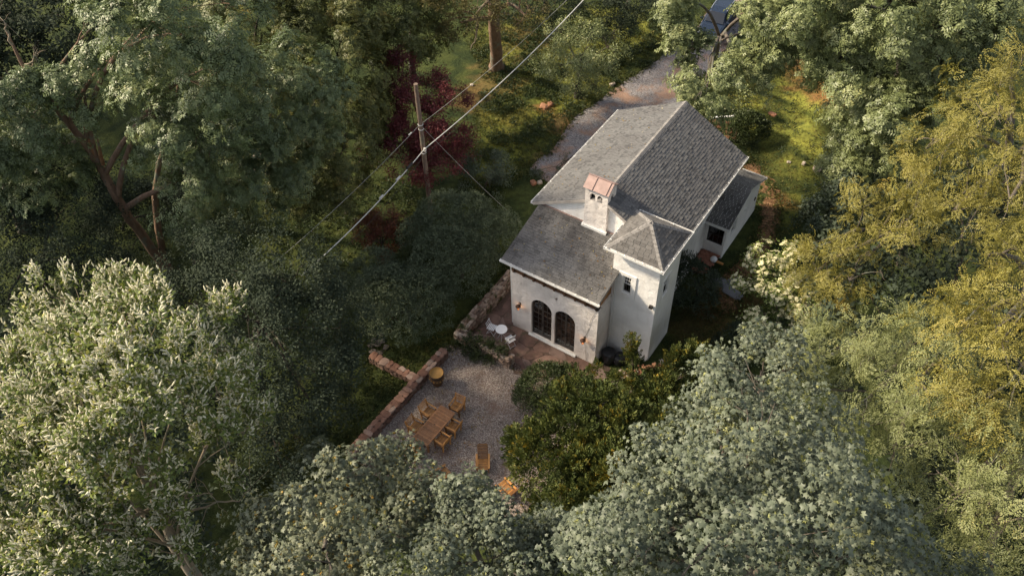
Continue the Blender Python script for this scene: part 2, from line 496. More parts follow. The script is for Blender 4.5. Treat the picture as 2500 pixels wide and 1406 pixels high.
def gravel_mat(name, stops, scale, patch, pcol, b_=0.03):
    m, nt, b, out = nodes_of(name)
    vec, g = wpos(nt)
    v = N(nt, 'ShaderNodeTexVoronoi'); v.inputs['Scale'].default_value = scale; nt.links.new(vec, v.inputs['Vector'])
    sx = N(nt, 'ShaderNodeSeparateColor'); nt.links.new(v.outputs['Color'], sx.inputs[0])
    r = ramp(nt, stops); nt.links.new(sx.outputs[0], r.inputs[0])
    rr = ramp(nt, [(0.0, (1.15,) * 3), (0.55, (0.9,) * 3), (0.8, (0.45,) * 3)]); nt.links.new(v.outputs['Distance'], rr.inputs[0])
    c = mix(nt, r.outputs[0], rr.outputs[0], 1.0, 'MULTIPLY')
    n2 = noise(nt, vec, 0.55, 6, 0.65)
    rm = ramp(nt, [(patch, (0, 0, 0)), (patch + 0.12, (0.85,) * 3)]); nt.links.new(n2, rm.inputs[0])
    c = mix(nt, c, pcol, rm.outputs[0])
    n3 = noise(nt, vec, 1.4, 5); r3 = ramp(nt, [(0.3, (0.78,) * 3), (0.7, (1.12,) * 3)]); nt.links.new(n3, r3.inputs[0])
    c = mix(nt, c, r3.outputs[0], 1.0, 'MULTIPLY')
    nt.links.new(c, b.inputs['Base Color']); b.inputs['Roughness'].default_value = 0.9; b.inputs['Specular IOR Level'].default_value = 0.2
    bump(nt, v.outputs['Distance'], b, b_, 1.0)
    return m
m_terrace = gravel_mat('terrace_gravel', [(0.0, (0.18, 0.135, 0.113)), (0.35, (0.27, 0.214, 0.184)), (0.75, (0.345, 0.283, 0.245)), (1.0, (0.48, 0.42, 0.37))], 21, 0.53, (0.185, 0.118, 0.09))
m_drive = gravel_mat('drive_gravel', [(0.0, (0.17, 0.16, 0.165)), (0.5, (0.25, 0.232, 0.238)), (1.0, (0.35, 0.33, 0.335))], 18, 0.48, (0.30, 0.185, 0.13))
m_dirt = gravel_mat('bare_earth', [(0.0, (0.13, 0.07, 0.035)), (0.6, (0.20, 0.11, 0.055)), (1.0, (0.28, 0.17, 0.09))], 9, 0.56, (0.13, 0.085, 0.04))
sheet('gravel_terrace', P_TERRACE, m_terrace, 0.012, 1)
sheet('driveway', P_DRIVE, m_drive, 0.014, 2, 0.10)
sheet('dirt_path', P_DIRT, m_dirt, 0.016, 3, 0.28)

# ------------------------------------------------------------------ cottage
m_white = stucco('painted_render', (0.87, 0.85, 0.825), 3.2, 0.05, 0.5)
m_trowel = stucco('trowelled_render', (0.87, 0.80, 0.75), 4.6, 0.05, 0.7)
m_chim = stucco('chimney_render', (0.82, 0.76, 0.72), 4.5, 0.05, 1.0)
m_trim = plain('white_trim', (0.72, 0.71, 0.69), 0.5, 0.08, 3)
m_barge = plain('weathered_barge', (0.36, 0.33, 0.31), 0.7, 0.25, 3)
m_deck = plain('roof_deck', (0.30, 0.29, 0.28), 0.8, 0.2, 2)
m_wood = plain('stained_beam', (0.11, 0.055, 0.028), 0.7, 0.35, 7, bmp=0.01)
m_ply = plain('orange_boarding', (0.33, 0.16, 0.055), 0.65, 0.25, 4)
m_dframe = plain('dark_door_frame', (0.055, 0.048, 0.043), 0.45, 0.2, 4)
m_glass = glass_mat('window_glass', (0.72, 0.74, 0.74), 0.06)
m_dark = plain('dark_room', (0.03, 0.027, 0.025), 0.9, 0.2, 2)
m_iron = plain('black_iron', (0.02, 0.018, 0.017), 0.5, 0.2, 6)
m_rust = plain('rusty_iron', (0.08, 0.035, 0.018), 0.7, 0.4, 14)
m_copper = plain('weathered_copper', (0.30, 0.205, 0.182), 0.6, 0.16, 3.5, metal=0.15, spec=0.5)
SH = [(0.0, (0.092, 0.092, 0.093)), (0.14, (0.100, 0.099, 0.099)), (0.18, (0.128, 0.127, 0.126)), (0.7, (0.140, 0.138, 0.137)), (1.0, (0.153, 0.151, 0.148))]
SHB = [(0.0, (0.098, 0.093, 0.088)), (0.14, (0.106, 0.101, 0.096)), (0.18, (0.130, 0.124, 0.118)), (0.7, (0.144, 0.137, 0.130)), (1.0, (0.158, 0.150, 0.143))]
def shingle_mat(name, stops, stain, lo):
    m = piece_mat(name, stops, 0.85, 30, 0.15, 0.004)
    nt = m.node_tree; b = nt.nodes['Principled BSDF']
    src = b.inputs['Base Color'].links[0].from_socket
    vec, g = wpos(nt, stain)
    nz = noise(nt, vec, 0.8, 6, 0.7)
    r = ramp(nt, [(0.36, lo), (0.60, (1, 1, 1)), (0.8, (1.06, 1.05, 1.04))]); nt.links.new(nz, r.inputs[0])
    nt.links.new(mix(nt, src, r.outputs[0], 1.0, 'MULTIPLY'), b.inputs['Base Color'])
    return m
m_sh_wing = shingle_mat('wing_shingles', SHB, (0.9, 0.5, 0.6), (0.42, 0.41, 0.42))
m_sh_main = shingle_mat('main_shingles', SH, (0.5, 1.1, 0.5), (0.80, 0.78, 0.78))
m_sh_tower = shingle_mat('tower_shingles', SHB, (1, 1, 1), (0.75, 0.73, 0.72))
m_sh_annex = shingle_mat('porch_shingles', SH, (1, 1, 1), (0.6, 0.58, 0.56))
m_cap = piece_mat('cap_shingles', [(0.0, (0.185, 0.175, 0.166)), (1.0, (0.245, 0.23, 0.218))], 0.85, 20, 0.15, 0.004)

house = thing('cottage', 'white rendered cottage with grey shingle roofs, square tower, arched glass doors and copper capped chimney', 'cottage', (0, 0, 0))

def panel(mb, outer, holes, O, U, W, Nn, t):
    """a wall panel of thickness t with openings; Nn points outdoors"""
    O, U, W, Nn = Vector(O), Vector(U), Vector(W), Vector(Nn)
    loops = [outer] + holes
    flat = [p for l in loops for p in l]
    tris = tessellate_polygon([[Vector((p[0], p[1], 0)) for p in l] for l in loops])
    front = [O + U * p[0] + W * p[1] for p in flat]
    back = [p - Nn * t for p in front]
    n = len(flat); Fc = []
    for tr in tris:
        a, b_, c_ = (front[i] for i in tr)
        if (b_ - a).cross(c_ - a).dot(Nn) < 0: tr = tr[::-1]
        Fc.append(tuple(tr)); Fc.append(tuple(i + n for i in tr[::-1]))
    k = 0
    for li, l in enumerate(loops):
        m = len(l)
        area = sum(l[i][0] * l[(i + 1) % m][1] - l[(i + 1) % m][0] * l[i][1] for i in range(m))
        sgn = 1 if (area > 0) == (U.cross(W).dot(Nn) > 0) else -1
        if li: sgn = -sgn
        for i in range(m):
            a, b_ = k + i, k + (i + 1) % m
            q = (a, a + n, b_ + n, b_)
            Fc.append(q if sgn > 0 else q[::-1])
        k += m
    return mb.add(front + back, Fc)

X, Y, Z = (1, 0, 0), (0, 1, 0), (0, 0, 1)
def arch(x0, x1, z0, ztop, n=14):
    r = (x1 - x0) / 2; cx = (x0 + x1) / 2; zs = ztop - r
    return [(x0, z0), (x1, z0)] + [(cx + r * math.cos(a), zs + r * math.sin(a)) for a in np.linspace(0, math.pi, n)]
A1 = arch(1.13, 2.30, 0.10, 2.88); A2 = arch(2.47, 3.62, 0.10, 2.88)

# walls
wl = MB()
panel(wl, [(0, -0.4), (4.8, -0.4), (4.8, 4.02), (0, 4.02)], [A1, A2], (0, 0, 0), X, Z, (0, -1, 0), 0.25)
panel(wl, [(0.25, -0.4), (2.78, -0.4), (2.78, 4.16), (0.25, 4.16)], [], (4.8, 0, 0), Y, Z, X, 0.25)
panel(wl, [(0.25, -0.4), (2.78, -0.4), (2.78, 4.16), (0.25, 4.16)], [], (0, 0, 0), Y, Z, (-1, 0, 0), 0.25)
wl.build('wall', m_trowel, house)
mw = MB()
panel(mw, [(-0.1, -0.3), (6.0, -0.3), (6.0, 6.46), (3.17, 7.98), (-0.1, 6.22)], [], (0, 2.82, 0), X, Z, (0, -1, 0), 0.25)
panel(mw, [(-0.1, -0.3), (6.0, -0.3), (6.0, 6.46), (3.17, 7.98), (-0.1, 6.22)], [], (0, 10.95, 0), X, Z, (0, 1, 0), 0.25)
SW = [(8.15, 3.0), (8.75, 3.0), (8.75, 4.05), (8.15, 4.05)]
SW2 = [(5.1, 3.1), (5.8, 3.1), (5.8, 4.3), (5.1, 4.3)]
panel(mw, [(3.07, -0.3), (10.7, -0.3), (10.7, 6.44), (3.07, 6.44)], [SW, SW2], (6.0, 0, 0), Y, Z, X, 0.25)
panel(mw, [(3.07, -0.3), (10.7, -0.3), (10.7, 6.2), (3.07, 6.2)], [], (-0.1, 0, 0), Y, Z, (-1, 0, 0), 0.25)
mw.build('wall', m_white, house)
TX0, TX1, TY0, TY1, TZ = 4.72, 7.0, 1.25, 3.42, 7.4
tw = MB()
TW1 = [(5.28, 4.60), (5.72, 4.60), (5.72, 5.66), (5.28, 5.66)]
TW2 = [(1.80, 4.62), (2.36, 4.62), (2.36, 5.72), (1.80, 5.72)]
panel(tw, [(TX0, -0.3), (TX1, -0.3), (TX1, TZ - 0.09), (TX0, TZ - 0.09)], [TW1], (0, TY0, 0), X, Z, (0, -1, 0), 0.22)
panel(tw, [(TY0 + 0.22, -0.3), (TY1, -0.3), (TY1, TZ - 0.09), (TY0 + 0.22, TZ - 0.09)], [TW2], (TX1, 0, 0), Y, Z, X, 0.22)
panel(tw, [(TY0 + 0.22, 3.0), (TY1, 3.0), (TY1, TZ - 0.09), (TY0 + 0.22, TZ - 0.09)], [], (TX0, 0, 0), Y, Z, (-1, 0, 0), 0.22)
panel(tw, [(TX0 + 0.22, 0), (TX1 - 0.22, 0), (TX1 - 0.22, TZ - 0.09), (TX0 + 0.22, TZ - 0.09)], [], (0, TY1, 0), X, Z, (0, 1, 0), 0.22)
tw.build('wall', m_white, house)

# raised trim round the tower window, and the rendered plinth of the doors
tr = MB()
for (x0, x1, z0, z1) in ((5.06, 5.26, 4.34, 5.86), (5.74, 5.94, 4.34, 5.86), (5.26, 5.74, 5.69, 5.86), (5.26, 5.74, 4.34, 4.57)):
    tr.box(((x0 + x1) / 2, TY0 - 0.02, (z0 + z1) / 2), (x1 - x0, 0.045, z1 - z0))
tr.build('window_surround', m_white, house); tr = MB()
for (y0, y1, z0, z1) in ((1.66, 1.79, 4.45, 5.85), (2.37, 2.50, 4.45, 5.85), (1.79, 2.37, 5.73, 5.85), (1.79, 2.37, 4.45, 4.60)):
    tr.box((TX1 + 0.02, (y0 + y1) / 2, (z0 + z1) / 2), (0.045, y1 - y0, z1 - z0))
tr.build('window_surround', m_white, house)
sl = MB(); sl.box((2.38, -0.05, 0.05), (2.75, 0.16, 0.09)); sl.build('door_sill', m_trim, house)

def sash_window(rect, plane, val, nrm, name='window', rows=(3, 2), cols=3, lower=True):
    """double-hung window: frame, two sashes with muntins, glass; set 8 cm into the wall"""
    (a0, b0), (a1, b1) = rect[0], rect[2]
    ins = 0.05
    def pt(a, b_, d):
        return (a, val - nrm * d, b_) if plane == 'y' else (val - nrm * d, a, b_)
    def bx(mb, a, b_, d, w, h, t):
        mb.box(pt(a, b_, d), (w, t, h) if plane == 'y' else (t, w, h))
    f = MB(); w = a1 - a0; h = b1 - b0; fr = 0.05
    bx(f, a0 + fr / 2, (b0 + b1) / 2, ins, fr, h, 0.08); bx(f, a1 - fr / 2, (b0 + b1) / 2, ins, fr, h, 0.08)
    bx(f, (a0 + a1) / 2, b1 - fr / 2, ins, w - 2 * fr, fr, 0.08); bx(f, (a0 + a1) / 2, b0 + fr / 2, ins, w - 2 * fr, fr, 0.08)
    win = f.build(name, m_trim, house)
    zm_ = b0 + h * 0.52
    for lo, hi, d in ((zm_, b1 - fr, ins + 0.0), (b0 + fr, zm_ - 0.03, ins + 0.03)):
        s = MB(); e = 0.028
        bx(s, (a0 + a1) / 2, lo + e / 2, d, w - 2 * fr, e, 0.03); bx(s, (a0 + a1) / 2, hi - e / 2, d, w - 2 * fr, e, 0.03)
        for aa in (a0 + fr + e / 2, a1 - fr - e / 2): bx(s, aa, (lo + hi) / 2, d + 0.0005, e, hi - lo, 0.029)
        if lo == zm_ or lower:
            for i in range(1, cols): bx(s, a0 + fr + (w - 2 * fr) * i / cols, (lo + hi) / 2, d, 0.014, hi - lo - 2 * e, 0.02)
            if lo == zm_: bx(s, (a0 + a1) / 2, (lo + hi) / 2, d + 0.001, w - 2 * fr, 0.014, 0.018)
        s.build('sash', m_trim if lo == zm_ else m_dframe if lower else m_trim, win)
        p = MB(); bx(p, (a0 + a1) / 2, (lo + hi) / 2, d + 0.012, w - 2 * fr, hi - lo, 0.006); p.build('pane', m_glass, win)
    k = MB(); bx(k, (a0 + a1) / 2, (b0 + b1) / 2, 0.75, w + 0.5, h + 0.5, 0.02); k.build('room_backing', m_dark, win)
    return win
sash_window(TW1, 'y', TY0, -1)
sash_window(TW2, 'x', TX1, 1)
sash_window(SW, 'x', 6.0, 1, lower=False)
sash_window(SW2, 'x', 6.0, 1, lower=False)

# arched glass doors: frame, mullions, every pane clipped to the arch
m_gdoor = glass_mat('door_glass', (0.92, 0.90, 0.87), 0.05)
def arched_door(out):
    x0, x1 = out[0][0], out[1][0]; z0 = out[0][1]; zt = max(p[1] for p in out)
    def shrink(d):
        r = (x1 - x0) / 2 - d; cx = (x0 + x1) / 2; zs = zt - (x1 - x0) / 2
        return [(x0 + d, z0 + d), (x1 - d, z0 + d)] + [(cx + r * math.cos(a), zs + r * math.sin(a)) for a in np.linspace(0, math.pi, 14)]
    f = MB()
    panel(f, shrink(0.002), [shrink(0.065)], (0, 0.10, 0), X, Z, (0, -1, 0), 0.09)
    d = f.build('arched_door', m_dframe, house)
    d['label'] = 'round topped glass double door in a dark frame'
    inn = shrink(0.065)
    ib = MB(); cx = (x0 + x1) / 2
    xs = [x0 + 0.065 + (x1 - x0 - 0.13) * i / 4 for i in range(5)]
    rows = 7; zs_ = [z0 + 0.17 + (zt - z0 - 0.24) * i / rows for i in range(rows + 1)]
    def strip(a, b_, c_, e_, y, t):
        pl = clip_convex([(a, c_), (b_, c_), (b_, e_), (a, e_)], inn)
        if len(pl) >= 3: panel(ib, pl, [], (0, y, 0), X, Z, (0, -1, 0), t)
    for i in (1, 3): strip(xs[i] - 0.012, xs[i] + 0.012, z0, zt, 0.123, 0.035)
    strip(cx - 0.05, cx + 0.05, z0, zt, 0.118, 0.05)
    strip(x0, x1, z0 + 0.065, z0 + 0.17, 0.120, 0.04)
    for k, zz in enumerate(zs_[1:-1]):
        wd = 0.035 if k == 4 else 0.011
        strip(x0, x1, zz - wd, zz + wd, 0.126, 0.03)
    ib.build('muntin_grid', m_dframe, d)
    for i in range(4):
        for j in range(rows):
            pl = clip_convex([(xs[i], zs_[j]), (xs[i + 1], zs_[j]), (xs[i + 1], zs_[j + 1]), (xs[i], zs_[j + 1])], inn)
            if len(pl) < 3: continue
            g_ = MB(); panel(g_, pl, [], (0, 0.138, 0), X, Z, (0, -1, 0), 0.006)
            g_.build('pane', m_gdoor, d)
arched_door(A1); arched_door(A2)
for x in (1.68, 1.75, 3.01, 3.08):
    hd = MB(); hd.box((x, 0.07, 1.05), (0.02, 0.05, 0.14)); hd.build('door_handle', m_iron, house)
# what shows through the doors
rm = MB(); rm.box((2.4, 1.5, 0.05), (4.3, 2.5, 0.06)); rm.build('room_floor', plain('room_floor', (0.40, 0.25, 0.18), 0.4, 0.3, 3, stretch=(6, 1, 1)), house)
rw = MB(); rw.box((2.4, 2.74, 2.1), (4.3, 0.04, 4.0)); rw.build('room_wall', plain('room_wall', (0.62, 0.50, 0.44), 0.8, 0.1), house)
fu = MB(); fu.box((2.0, 1.5, 0.75), (0.9, 1.4, 0.05)); 
for x in (1.62, 2.38):
    for y in (0.9, 2.1): fu.box((x, y, 0.4), (0.06, 0.06, 0.66))
fu.box((3.2, 1.3, 0.45), (0.8, 1.2, 0.35)); fu.box((3.55, 1.3, 0.8), (0.18, 1.2, 0.4))
fu.build('room_furniture', plain('room_furniture', (0.42, 0.26, 0.17), 0.6, 0.3, 5), house)
lp = MB()
lp.lathe([(0.001, -0.03), (0.03, 0), (0.001, 0.03)], 8, (1.58, 0.58, 1.92))
m_bulb, nt, b, out = nodes_of('lamp_glow'); b.inputs['Emission Color'].default_value = (1, 0.62, 0.30, 1); b.inputs['Emission Strength'].default_value = 3
rl_ = lp.build('room_lamp', m_bulb, house)
l_ = bpy.data.lights.new('room_light', 'POINT'); l_.energy = 22; l_.color = (1, 0.66, 0.42); l_.shadow_soft_size = 0.08
lo = bpy.data.objects.new('room_light', l_); COL.objects.link(lo); lo.location = (1.7, 0.95, 2.2); lo.parent = rl_

# roofs --------------------------------------------------------------
def roof_plane(O, U, Vv, poly, m, name_field, individual=0, tabw=0.24, exp=0.14, seed=0, root=None, jit=True):
    """shingle tabs laid in broken courses on the plane O + u*U + v*V, clipped to the convex poly"""
    rnd = random.Random(seed)
    O = Vector(O); U = Vector(U).normalized(); Vv = Vector(Vv).normalized(); Nn = U.cross(Vv)
    u0 = min(p[0] for p in poly); u1 = max(p[0] for p in poly); v0 = min(p[1] for p in poly); v1 = max(p[1] for p in poly)
    field = MB(); count = 0; R = Matrix((U, Vv, Nn)).transposed().to_4x4()
    r = 0; v = v0
    while v < v1 - 0.02:
        u = u0 - rnd.random() * tabw
        while u < u1:
            w = tabw * (0.7 + 0.6 * rnd.random() if jit else 1)
            th = rnd.choice((0.012, 0.016, 0.022, 0.028))
            dv = rnd.choice((0.0, 0.0, 0.012)) if jit else 0
            pl = clip_convex([(u + 0.009, v - dv), (u + w - 0.009, v - dv), (u + w - 0.009, v + exp + 0.02), (u + 0.009, v + exp + 0.02)], poly)
            u += w
            if len(pl) < 3: continue
            cu = sum(p[0] for p in pl) / len(pl)
            zt_ = lambda p: 0.006 + th * (1 - min(1, max(0, (p[1] - v) / (exp + 0.02)))) + rnd.random() * 0.001
            top = [(p[0], p[1], zt_(p)) for p in pl]; n = len(pl)
            if count < individual:
                mb = MB(); mb.add([(p[0] - cu, p[1] - v, p[2]) for p in top] + [(p[0] - cu, p[1] - v, 0.0) for p in pl],
                                  [tuple(range(n))] + [(i, i + n, (i + 1) % n + n, (i + 1) % n) for i in range(n)])
                o = mb.build('shingle', m, root)
                o.matrix_local = Matrix.Translation(O + U * cu + Vv * v) @ R
                count += 1
            else:
                field.add([O + U * p[0] + Vv * p[1] + Nn * p[2] for p in top] + [O + U * p[0] + Vv * p[1] for p in pl],
                          [tuple(range(n))] + [(i, i + n, (i + 1) % n + n, (i + 1) % n) for i in range(n)])
        v += exp; r += 1
    if field.v:
        tag(field.build(name_field, m, root), kind='stuff')

def deck(mb, pts, t, nrm):
    nrm = Vector(nrm).normalized(); n = len(pts)
    P = [Vector(p) for p in pts]
    return mb.add(P + [p - nrm * t for p in P], [tuple(range(n)), tuple(range(n, 2 * n))[::-1]] + [(i, i + n, (i + 1) % n + n, (i + 1) % n) for i in range(n)])

def gutter(a, b_, side, parent, clips=0.55):
    """open half-square gutter running from a to b_, outlet side given by 'side'"""
    a = Vector(a); b_ = Vector(b_); s = Vector(side); d = (b_ - a); L = d.length; d.normalize()
    g_ = MB(); c0 = (a + b_) / 2
    def q(off, z, w, h):
        c_ = c0 + s * off + Vector((0, 0, z))
        g_.box(c_, (L, w, h), M=Matrix((d, d.cross(Vector((0, 0, -1))) if False else Vector((0, 0, 1)).cross(d), Vector((0, 0, 1)))).transposed())
    q(0.055, -0.10, 0.11, 0.012); q(0.006, -0.047, 0.012, 0.094); q(0.104, -0.042, 0.014, 0.104)
    o = g_.build('gutter', m_trim, parent)
    k = MB(); n = max(2, int(L / clips))
    for i in range(n + 1):
        c_ = a + d * (0.04 + (L - 0.08) * i / n) + s * 0.055 + Vector((0, 0, 0.004))
        k.box(c_, (0.035, 0.12, 0.014), M=Matrix((d, Vector((0, 0, 1)).cross(d), Vector((0, 0, 1)))).transposed())
    tag(k.build('bracket', m_trim, o), kind='stuff')
    return o

# wing: shed roof rising from the front eave to the gable wall
E0, E1, WY0, WZ0, WY1, WZ1 = -0.15, 5.07, -0.56, 5.31, 2.80, 6.21
wd = Vector((0, WY1 - WY0, WZ1 - WZ0)); wn_ = Vector((1, 0, 0)).cross(wd).normalized()
rw_ = MB(); deck(rw_, [(E0, WY0, WZ0), (E1, WY0, WZ0), (E1, WY1, WZ1), (E0, WY1, WZ1)], 0.13, wn_)
wing_roof = rw_.build('roof', m_deck, house)
roof_plane((E0, WY0, WZ0), X, wd, [(0.0, -0.03), (E1 - E0, -0.03), (E1 - E0, wd.length), (0.0, wd.length)], m_sh_wing, 'shingle_field', 300, 0.30, 0.145, 3, wing_roof)
gutter((E0 - 0.05, WY0 - 0.01, WZ0 - 0.01), (E1 + 0.05, WY0 - 0.01, WZ0 - 0.01), (0, -1, 0), house)
# timber under the wing eave
bm_ = MB(); bm_.box((2.4, 0.12, 4.20), (4.74, 0.16, 0.34)); bm_.build('wall_plate', m_wood, house)
for i in range(9):
    x = 0.12 + i * 0.57
    t_ = MB(); t_.bar((x, -0.42, 5.10), (x, 0.6, 5.10 + 1.02 * 0.268), 0.09, 0.16)
    t_.box((x, 0.02, 4.47), (0.10, 0.10, 0.86))
    t_.build('rafter_tail', m_wood, house)
bl = MB(); bl.box((2.4, 0.13, 4.85), (4.70, 0.06, 0.80)); bl.build('eave_boarding', m_ply, house)
for sx in (0.05, 4.75):
    g_ = MB(); panel(g_, [(0.16, 4.165), (2.78, 4.165), (2.78, 6.03), (0.16, 5.33)], [], (sx, 0, 0), Y, Z, (1 if sx > 1 else -1, 0, 0), 0.04)
    g_.build('eave_boarding', m_ply, house)
cb = MB(); cb.box((4.74, -0.02, 4.55), (0.14, 0.14, 0.75)); cb.bar((4.74, -0.02, 4.3), (4.74, -0.5, 5.05), 0.1, 0.1); cb.build('corner_bracket', m_iron, house)

# main roof
RX, RZ, LX, LZ, GXR, MY0, MY1 = 3.17, 8.15, -0.48, 6.19, 6.78, 2.70, 11.26
mr = MB()
nl = Vector((LZ - RZ, 0, RX - LX)).normalized(); nl = Vector((-abs(nl.x), 0, abs(nl.z)))
nr = Vector((RZ - LZ, 0, GXR - RX)).normalized()
deck(mr, [(LX, MY0, LZ), (RX, MY0, RZ), (RX, MY1, RZ), (LX, MY1, LZ)][::-1], 0.12, nl)
deck(mr, [(RX, MY0, RZ), (GXR, MY0, LZ), (GXR, MY1, LZ), (RX, MY1, RZ)], 0.12, nr)
main_roof = mr.build('roof', m_deck, house)
sl_l = Vector((RX - LX, 0, RZ - LZ)); sl_r = Vector((RX - GXR, 0, RZ - LZ))
Lm = MY1 - MY0
roof_plane((LX, MY1, LZ), (0, -1, 0), sl_l, [(-0.02, -0.03), (Lm + 0.02, -0.03), (Lm + 0.02, sl_l.length), (-0.02, sl_l.length)], m_sh_main, 'shingle_field', 0, 0.19, 0.145, 4, main_roof)
roof_plane((GXR, MY0, LZ), (0, 1, 0), sl_r, [(-0.02, -0.03), (Lm + 0.02, -0.03), (Lm + 0.02, sl_r.length), (-0.02, sl_r.length)], m_sh_main, 'shingle_field', 0, 0.19, 0.145, 5, main_roof)
def caps(a, b_, na, nb, w, root, step=0.2, name='ridge_cap'):
    """bent cap shingles overlapping along the line a-b_"""
    a = Vector(a); b_ = Vector(b_); d = (b_ - a); L = d.length; d.normalize()
    sa = d.cross(Vector(na)); sb = d.cross(Vector(nb))
    if sa.z > 0: sa = -sa
    if sb.z > 0: sb = -sb
    n = int(L / step)
    for i in range(n):
        p = a + d * (L * i / n); q = a + d * (L * (i + 1) / n + 0.03)
        up = Vector((0, 0, 0.035)); up2 = Vector((0, 0, 0.022))
        mb = MB(); V_ = [p + sa * w + up, p + up * 1.2, p + sb * w + up, q + sa * w + up2, q + up2 * 1.2, q + sb * w + up2]
        V_ += [v - Vector((0, 0, 0.018)) for v in V_]
        mb.add(V_, [(0, 1, 4, 3), (1, 2, 5, 4), (6, 7, 1, 0), (7, 8, 2, 1), (9, 10, 7, 6)[::-1], (10, 11, 8, 7)[::-1], (0, 3, 9, 6), (2, 8, 11, 5)])
        mb.build(name, m_cap, root)
caps((RX, MY0, RZ), (RX, MY1, RZ), nl, nr, 0.16, main_roof, 0.22)
gutter((LX - 0.01, MY0 - 0.03, LZ - 0.01), (LX - 0.01, MY1 + 0.03, LZ - 0.01), (-1, 0, 0), house)
gutter((GXR + 0.01, 3.7, LZ - 0.01), (GXR + 0.01, MY1 + 0.05, LZ - 0.01), (1, 0, 0), house)
rk = MB()
for yy in (MY0 - 0.02, MY1 + 0.02):
    rk.bar((LX, yy, LZ - 0.09), (RX, yy, RZ - 0.09), 0.035, 0.14, (0, 0, 1)); rk.bar((GXR, yy, LZ - 0.09), (RX, yy, RZ - 0.09), 0.035, 0.14, (0, 0, 1))
rk.build('bargeboard', m_barge, house)
fl = MB(); fl.bar((-0.1, 2.775, 6.235), (2.3, 2.775, 6.235), 0.05, 0.05); fl.bar((3.55, 2.775, 6.235), (4.7, 2.775, 6.235), 0.05, 0.05)
fl.build('roof_flashing', m_copper, house)

# tower roof: square pyramid with bent hip caps
TE = (4.50, 7.22, 0.86, 3.62); TC = Vector((5.86, 2.24, 8.45))
cr = [Vector((TE[0], TE[2], TZ)), Vector((TE[1], TE[2], TZ)), Vector((TE[1], TE[3], TZ)), Vector((TE[0], TE[3], TZ))]
tp = MB(); tp.add([*cr, TC, *[c - Vector((0, 0, 0.1)) for c in cr]], [(0, 1, 4), (1, 2, 4), (2, 3, 4), (3, 0, 4), (8, 7, 6, 5), (0, 5, 6, 1), (1, 6, 7, 2), (2, 7, 8, 3), (3, 8, 5, 0)])
tower_roof = tp.build('roof', m_deck, house)
nrm = []
for i in range(4):
    a, b_ = cr[i], cr[(i + 1) % 4]
    U_ = (b_ - a).normalized(); mid = (a + b_) / 2; Vv_ = (TC - mid); Vv_ -= U_ * Vv_.dot(U_)
    ua = (TC - a).dot(U_); L = (b_ - a).length
    roof_plane(a, U_, Vv_, [(0, -0.0), (L, -0.0), (ua, Vv_.length)], m_sh_tower, 'shingle_field', 0, 0.28, 0.15, 10 + i, tower_roof)
    nrm.append(U_.cross(Vv_.normalized()))
for i in range(4): caps(cr[i], TC, nrm[i - 1], nrm[i], 0.13, tower_roof, 0.19, 'hip_cap')
gutter((TE[0] - 0.0, TE[2], TZ - 0.01), (TE[1] + 0.0, TE[2], TZ - 0.01), (0, -1, 0), house, 0.45)
gutter((TE[1], TE[2] - 0.11, TZ - 0.01), (TE[1], TE[3] + 0.11, TZ - 0.01), (1, 0, 0), house, 0.45)
gutter((TE[0], 2.5, TZ - 0.01), (TE[0], TE[2] - 0.11, TZ - 0.01), (-1, 0, 0), house, 0.45)
gutter((TE[1] + 0.0, TE[3], TZ - 0.01), (TE[0] + 0.1, TE[3], TZ - 0.01), (0, 1, 0), house, 0.8)

# chimney
ch = MB()
CX0, CX1, CY0, CY1, CZT = 2.34, 3.50, 2.66, 3.44, 8.56
OP = [arch(2.60, 2.86, 7.86, 8.26, 7), arch(2.97, 3.23, 7.86, 8.26, 7)]
panel(ch, [(CX0, 5.6), (CX1, 5.6), (CX1, CZT), (CX0, CZT)], OP, (0, CY0, 0), X, Z, (0, -1, 0), 0.14)
gable = [(CY0 + 0.14, 5.6), (CY1, 5.6), (CY1, CZT), ((CY0 + CY1) / 2 + 0.02, CZT + 0.28), (CY0 + 0.14, CZT)]
panel(ch, gable, [arch(2.95, 3.2, 7.9, 8.26, 7)], (CX1, 0, 0), Y, Z, X, 0.14)
panel(ch, gable, [], (CX0, 0, 0), Y, Z, (-1, 0, 0), 0.14)
panel(ch, [(CX0 + 0.14, 5.6), (CX1 - 0.14, 5.6), (CX1 - 0.14, CZT), (CX0 + 0.14, CZT)], [], (0, CY1, 0), X, Z, (0, 1, 0), 0.14)
chim = ch.build('chimney', m_chim, house)
ft = MB(); ft.box(((CX0 + CX1) / 2, CY0 - 0.04, 6.22), (CX1 - CX0 + 0.14, 0.14, 0.12)); ft.box((CX0 - 0.03, CY0 + 0.1, 6.24), (0.08, 0.3, 0.12)); ft.build('chimney_foot', m_trim, chim)
fb = MB(); fb.box(((CX0 + CX1) / 2, 3.1, 7.8), (0.84, 0.4, 0.06)); fb.build('flue_floor', m_dark, chim)
cp = MB(); ym = (CY0 + CY1) / 2 + 0.02
for (ya, yb) in ((CY0 - 0.12, ym), (CY1 + 0.12, ym)):
    a = [(CX0 - 0.07, ya, CZT - 0.02), (CX1 + 0.07, ya, CZT - 0.02), (CX1 + 0.07, yb, CZT + 0.36), (CX0 - 0.07, yb, CZT + 0.36)]
    if ya > yb: a = a[::-1]
    deck(cp, a, 0.03, (0, -0.6 if ya < yb else 0.6, 0.8))
cap_ = cp.build('chimney_cap', m_copper, chim)
sm = MB()
for x in (2.72, 3.42): sm.bar((x, CY0 - 0.125, CZT + 0.0), (x, ym, CZT + 0.385), 0.03, 0.03)
sm.bar((CX0 - 0.08, ym, CZT + 0.37), (CX1 + 0.08, ym, CZT + 0.37), 0.06, 0.03)
sm.build('standing_seam', m_copper, cap_)

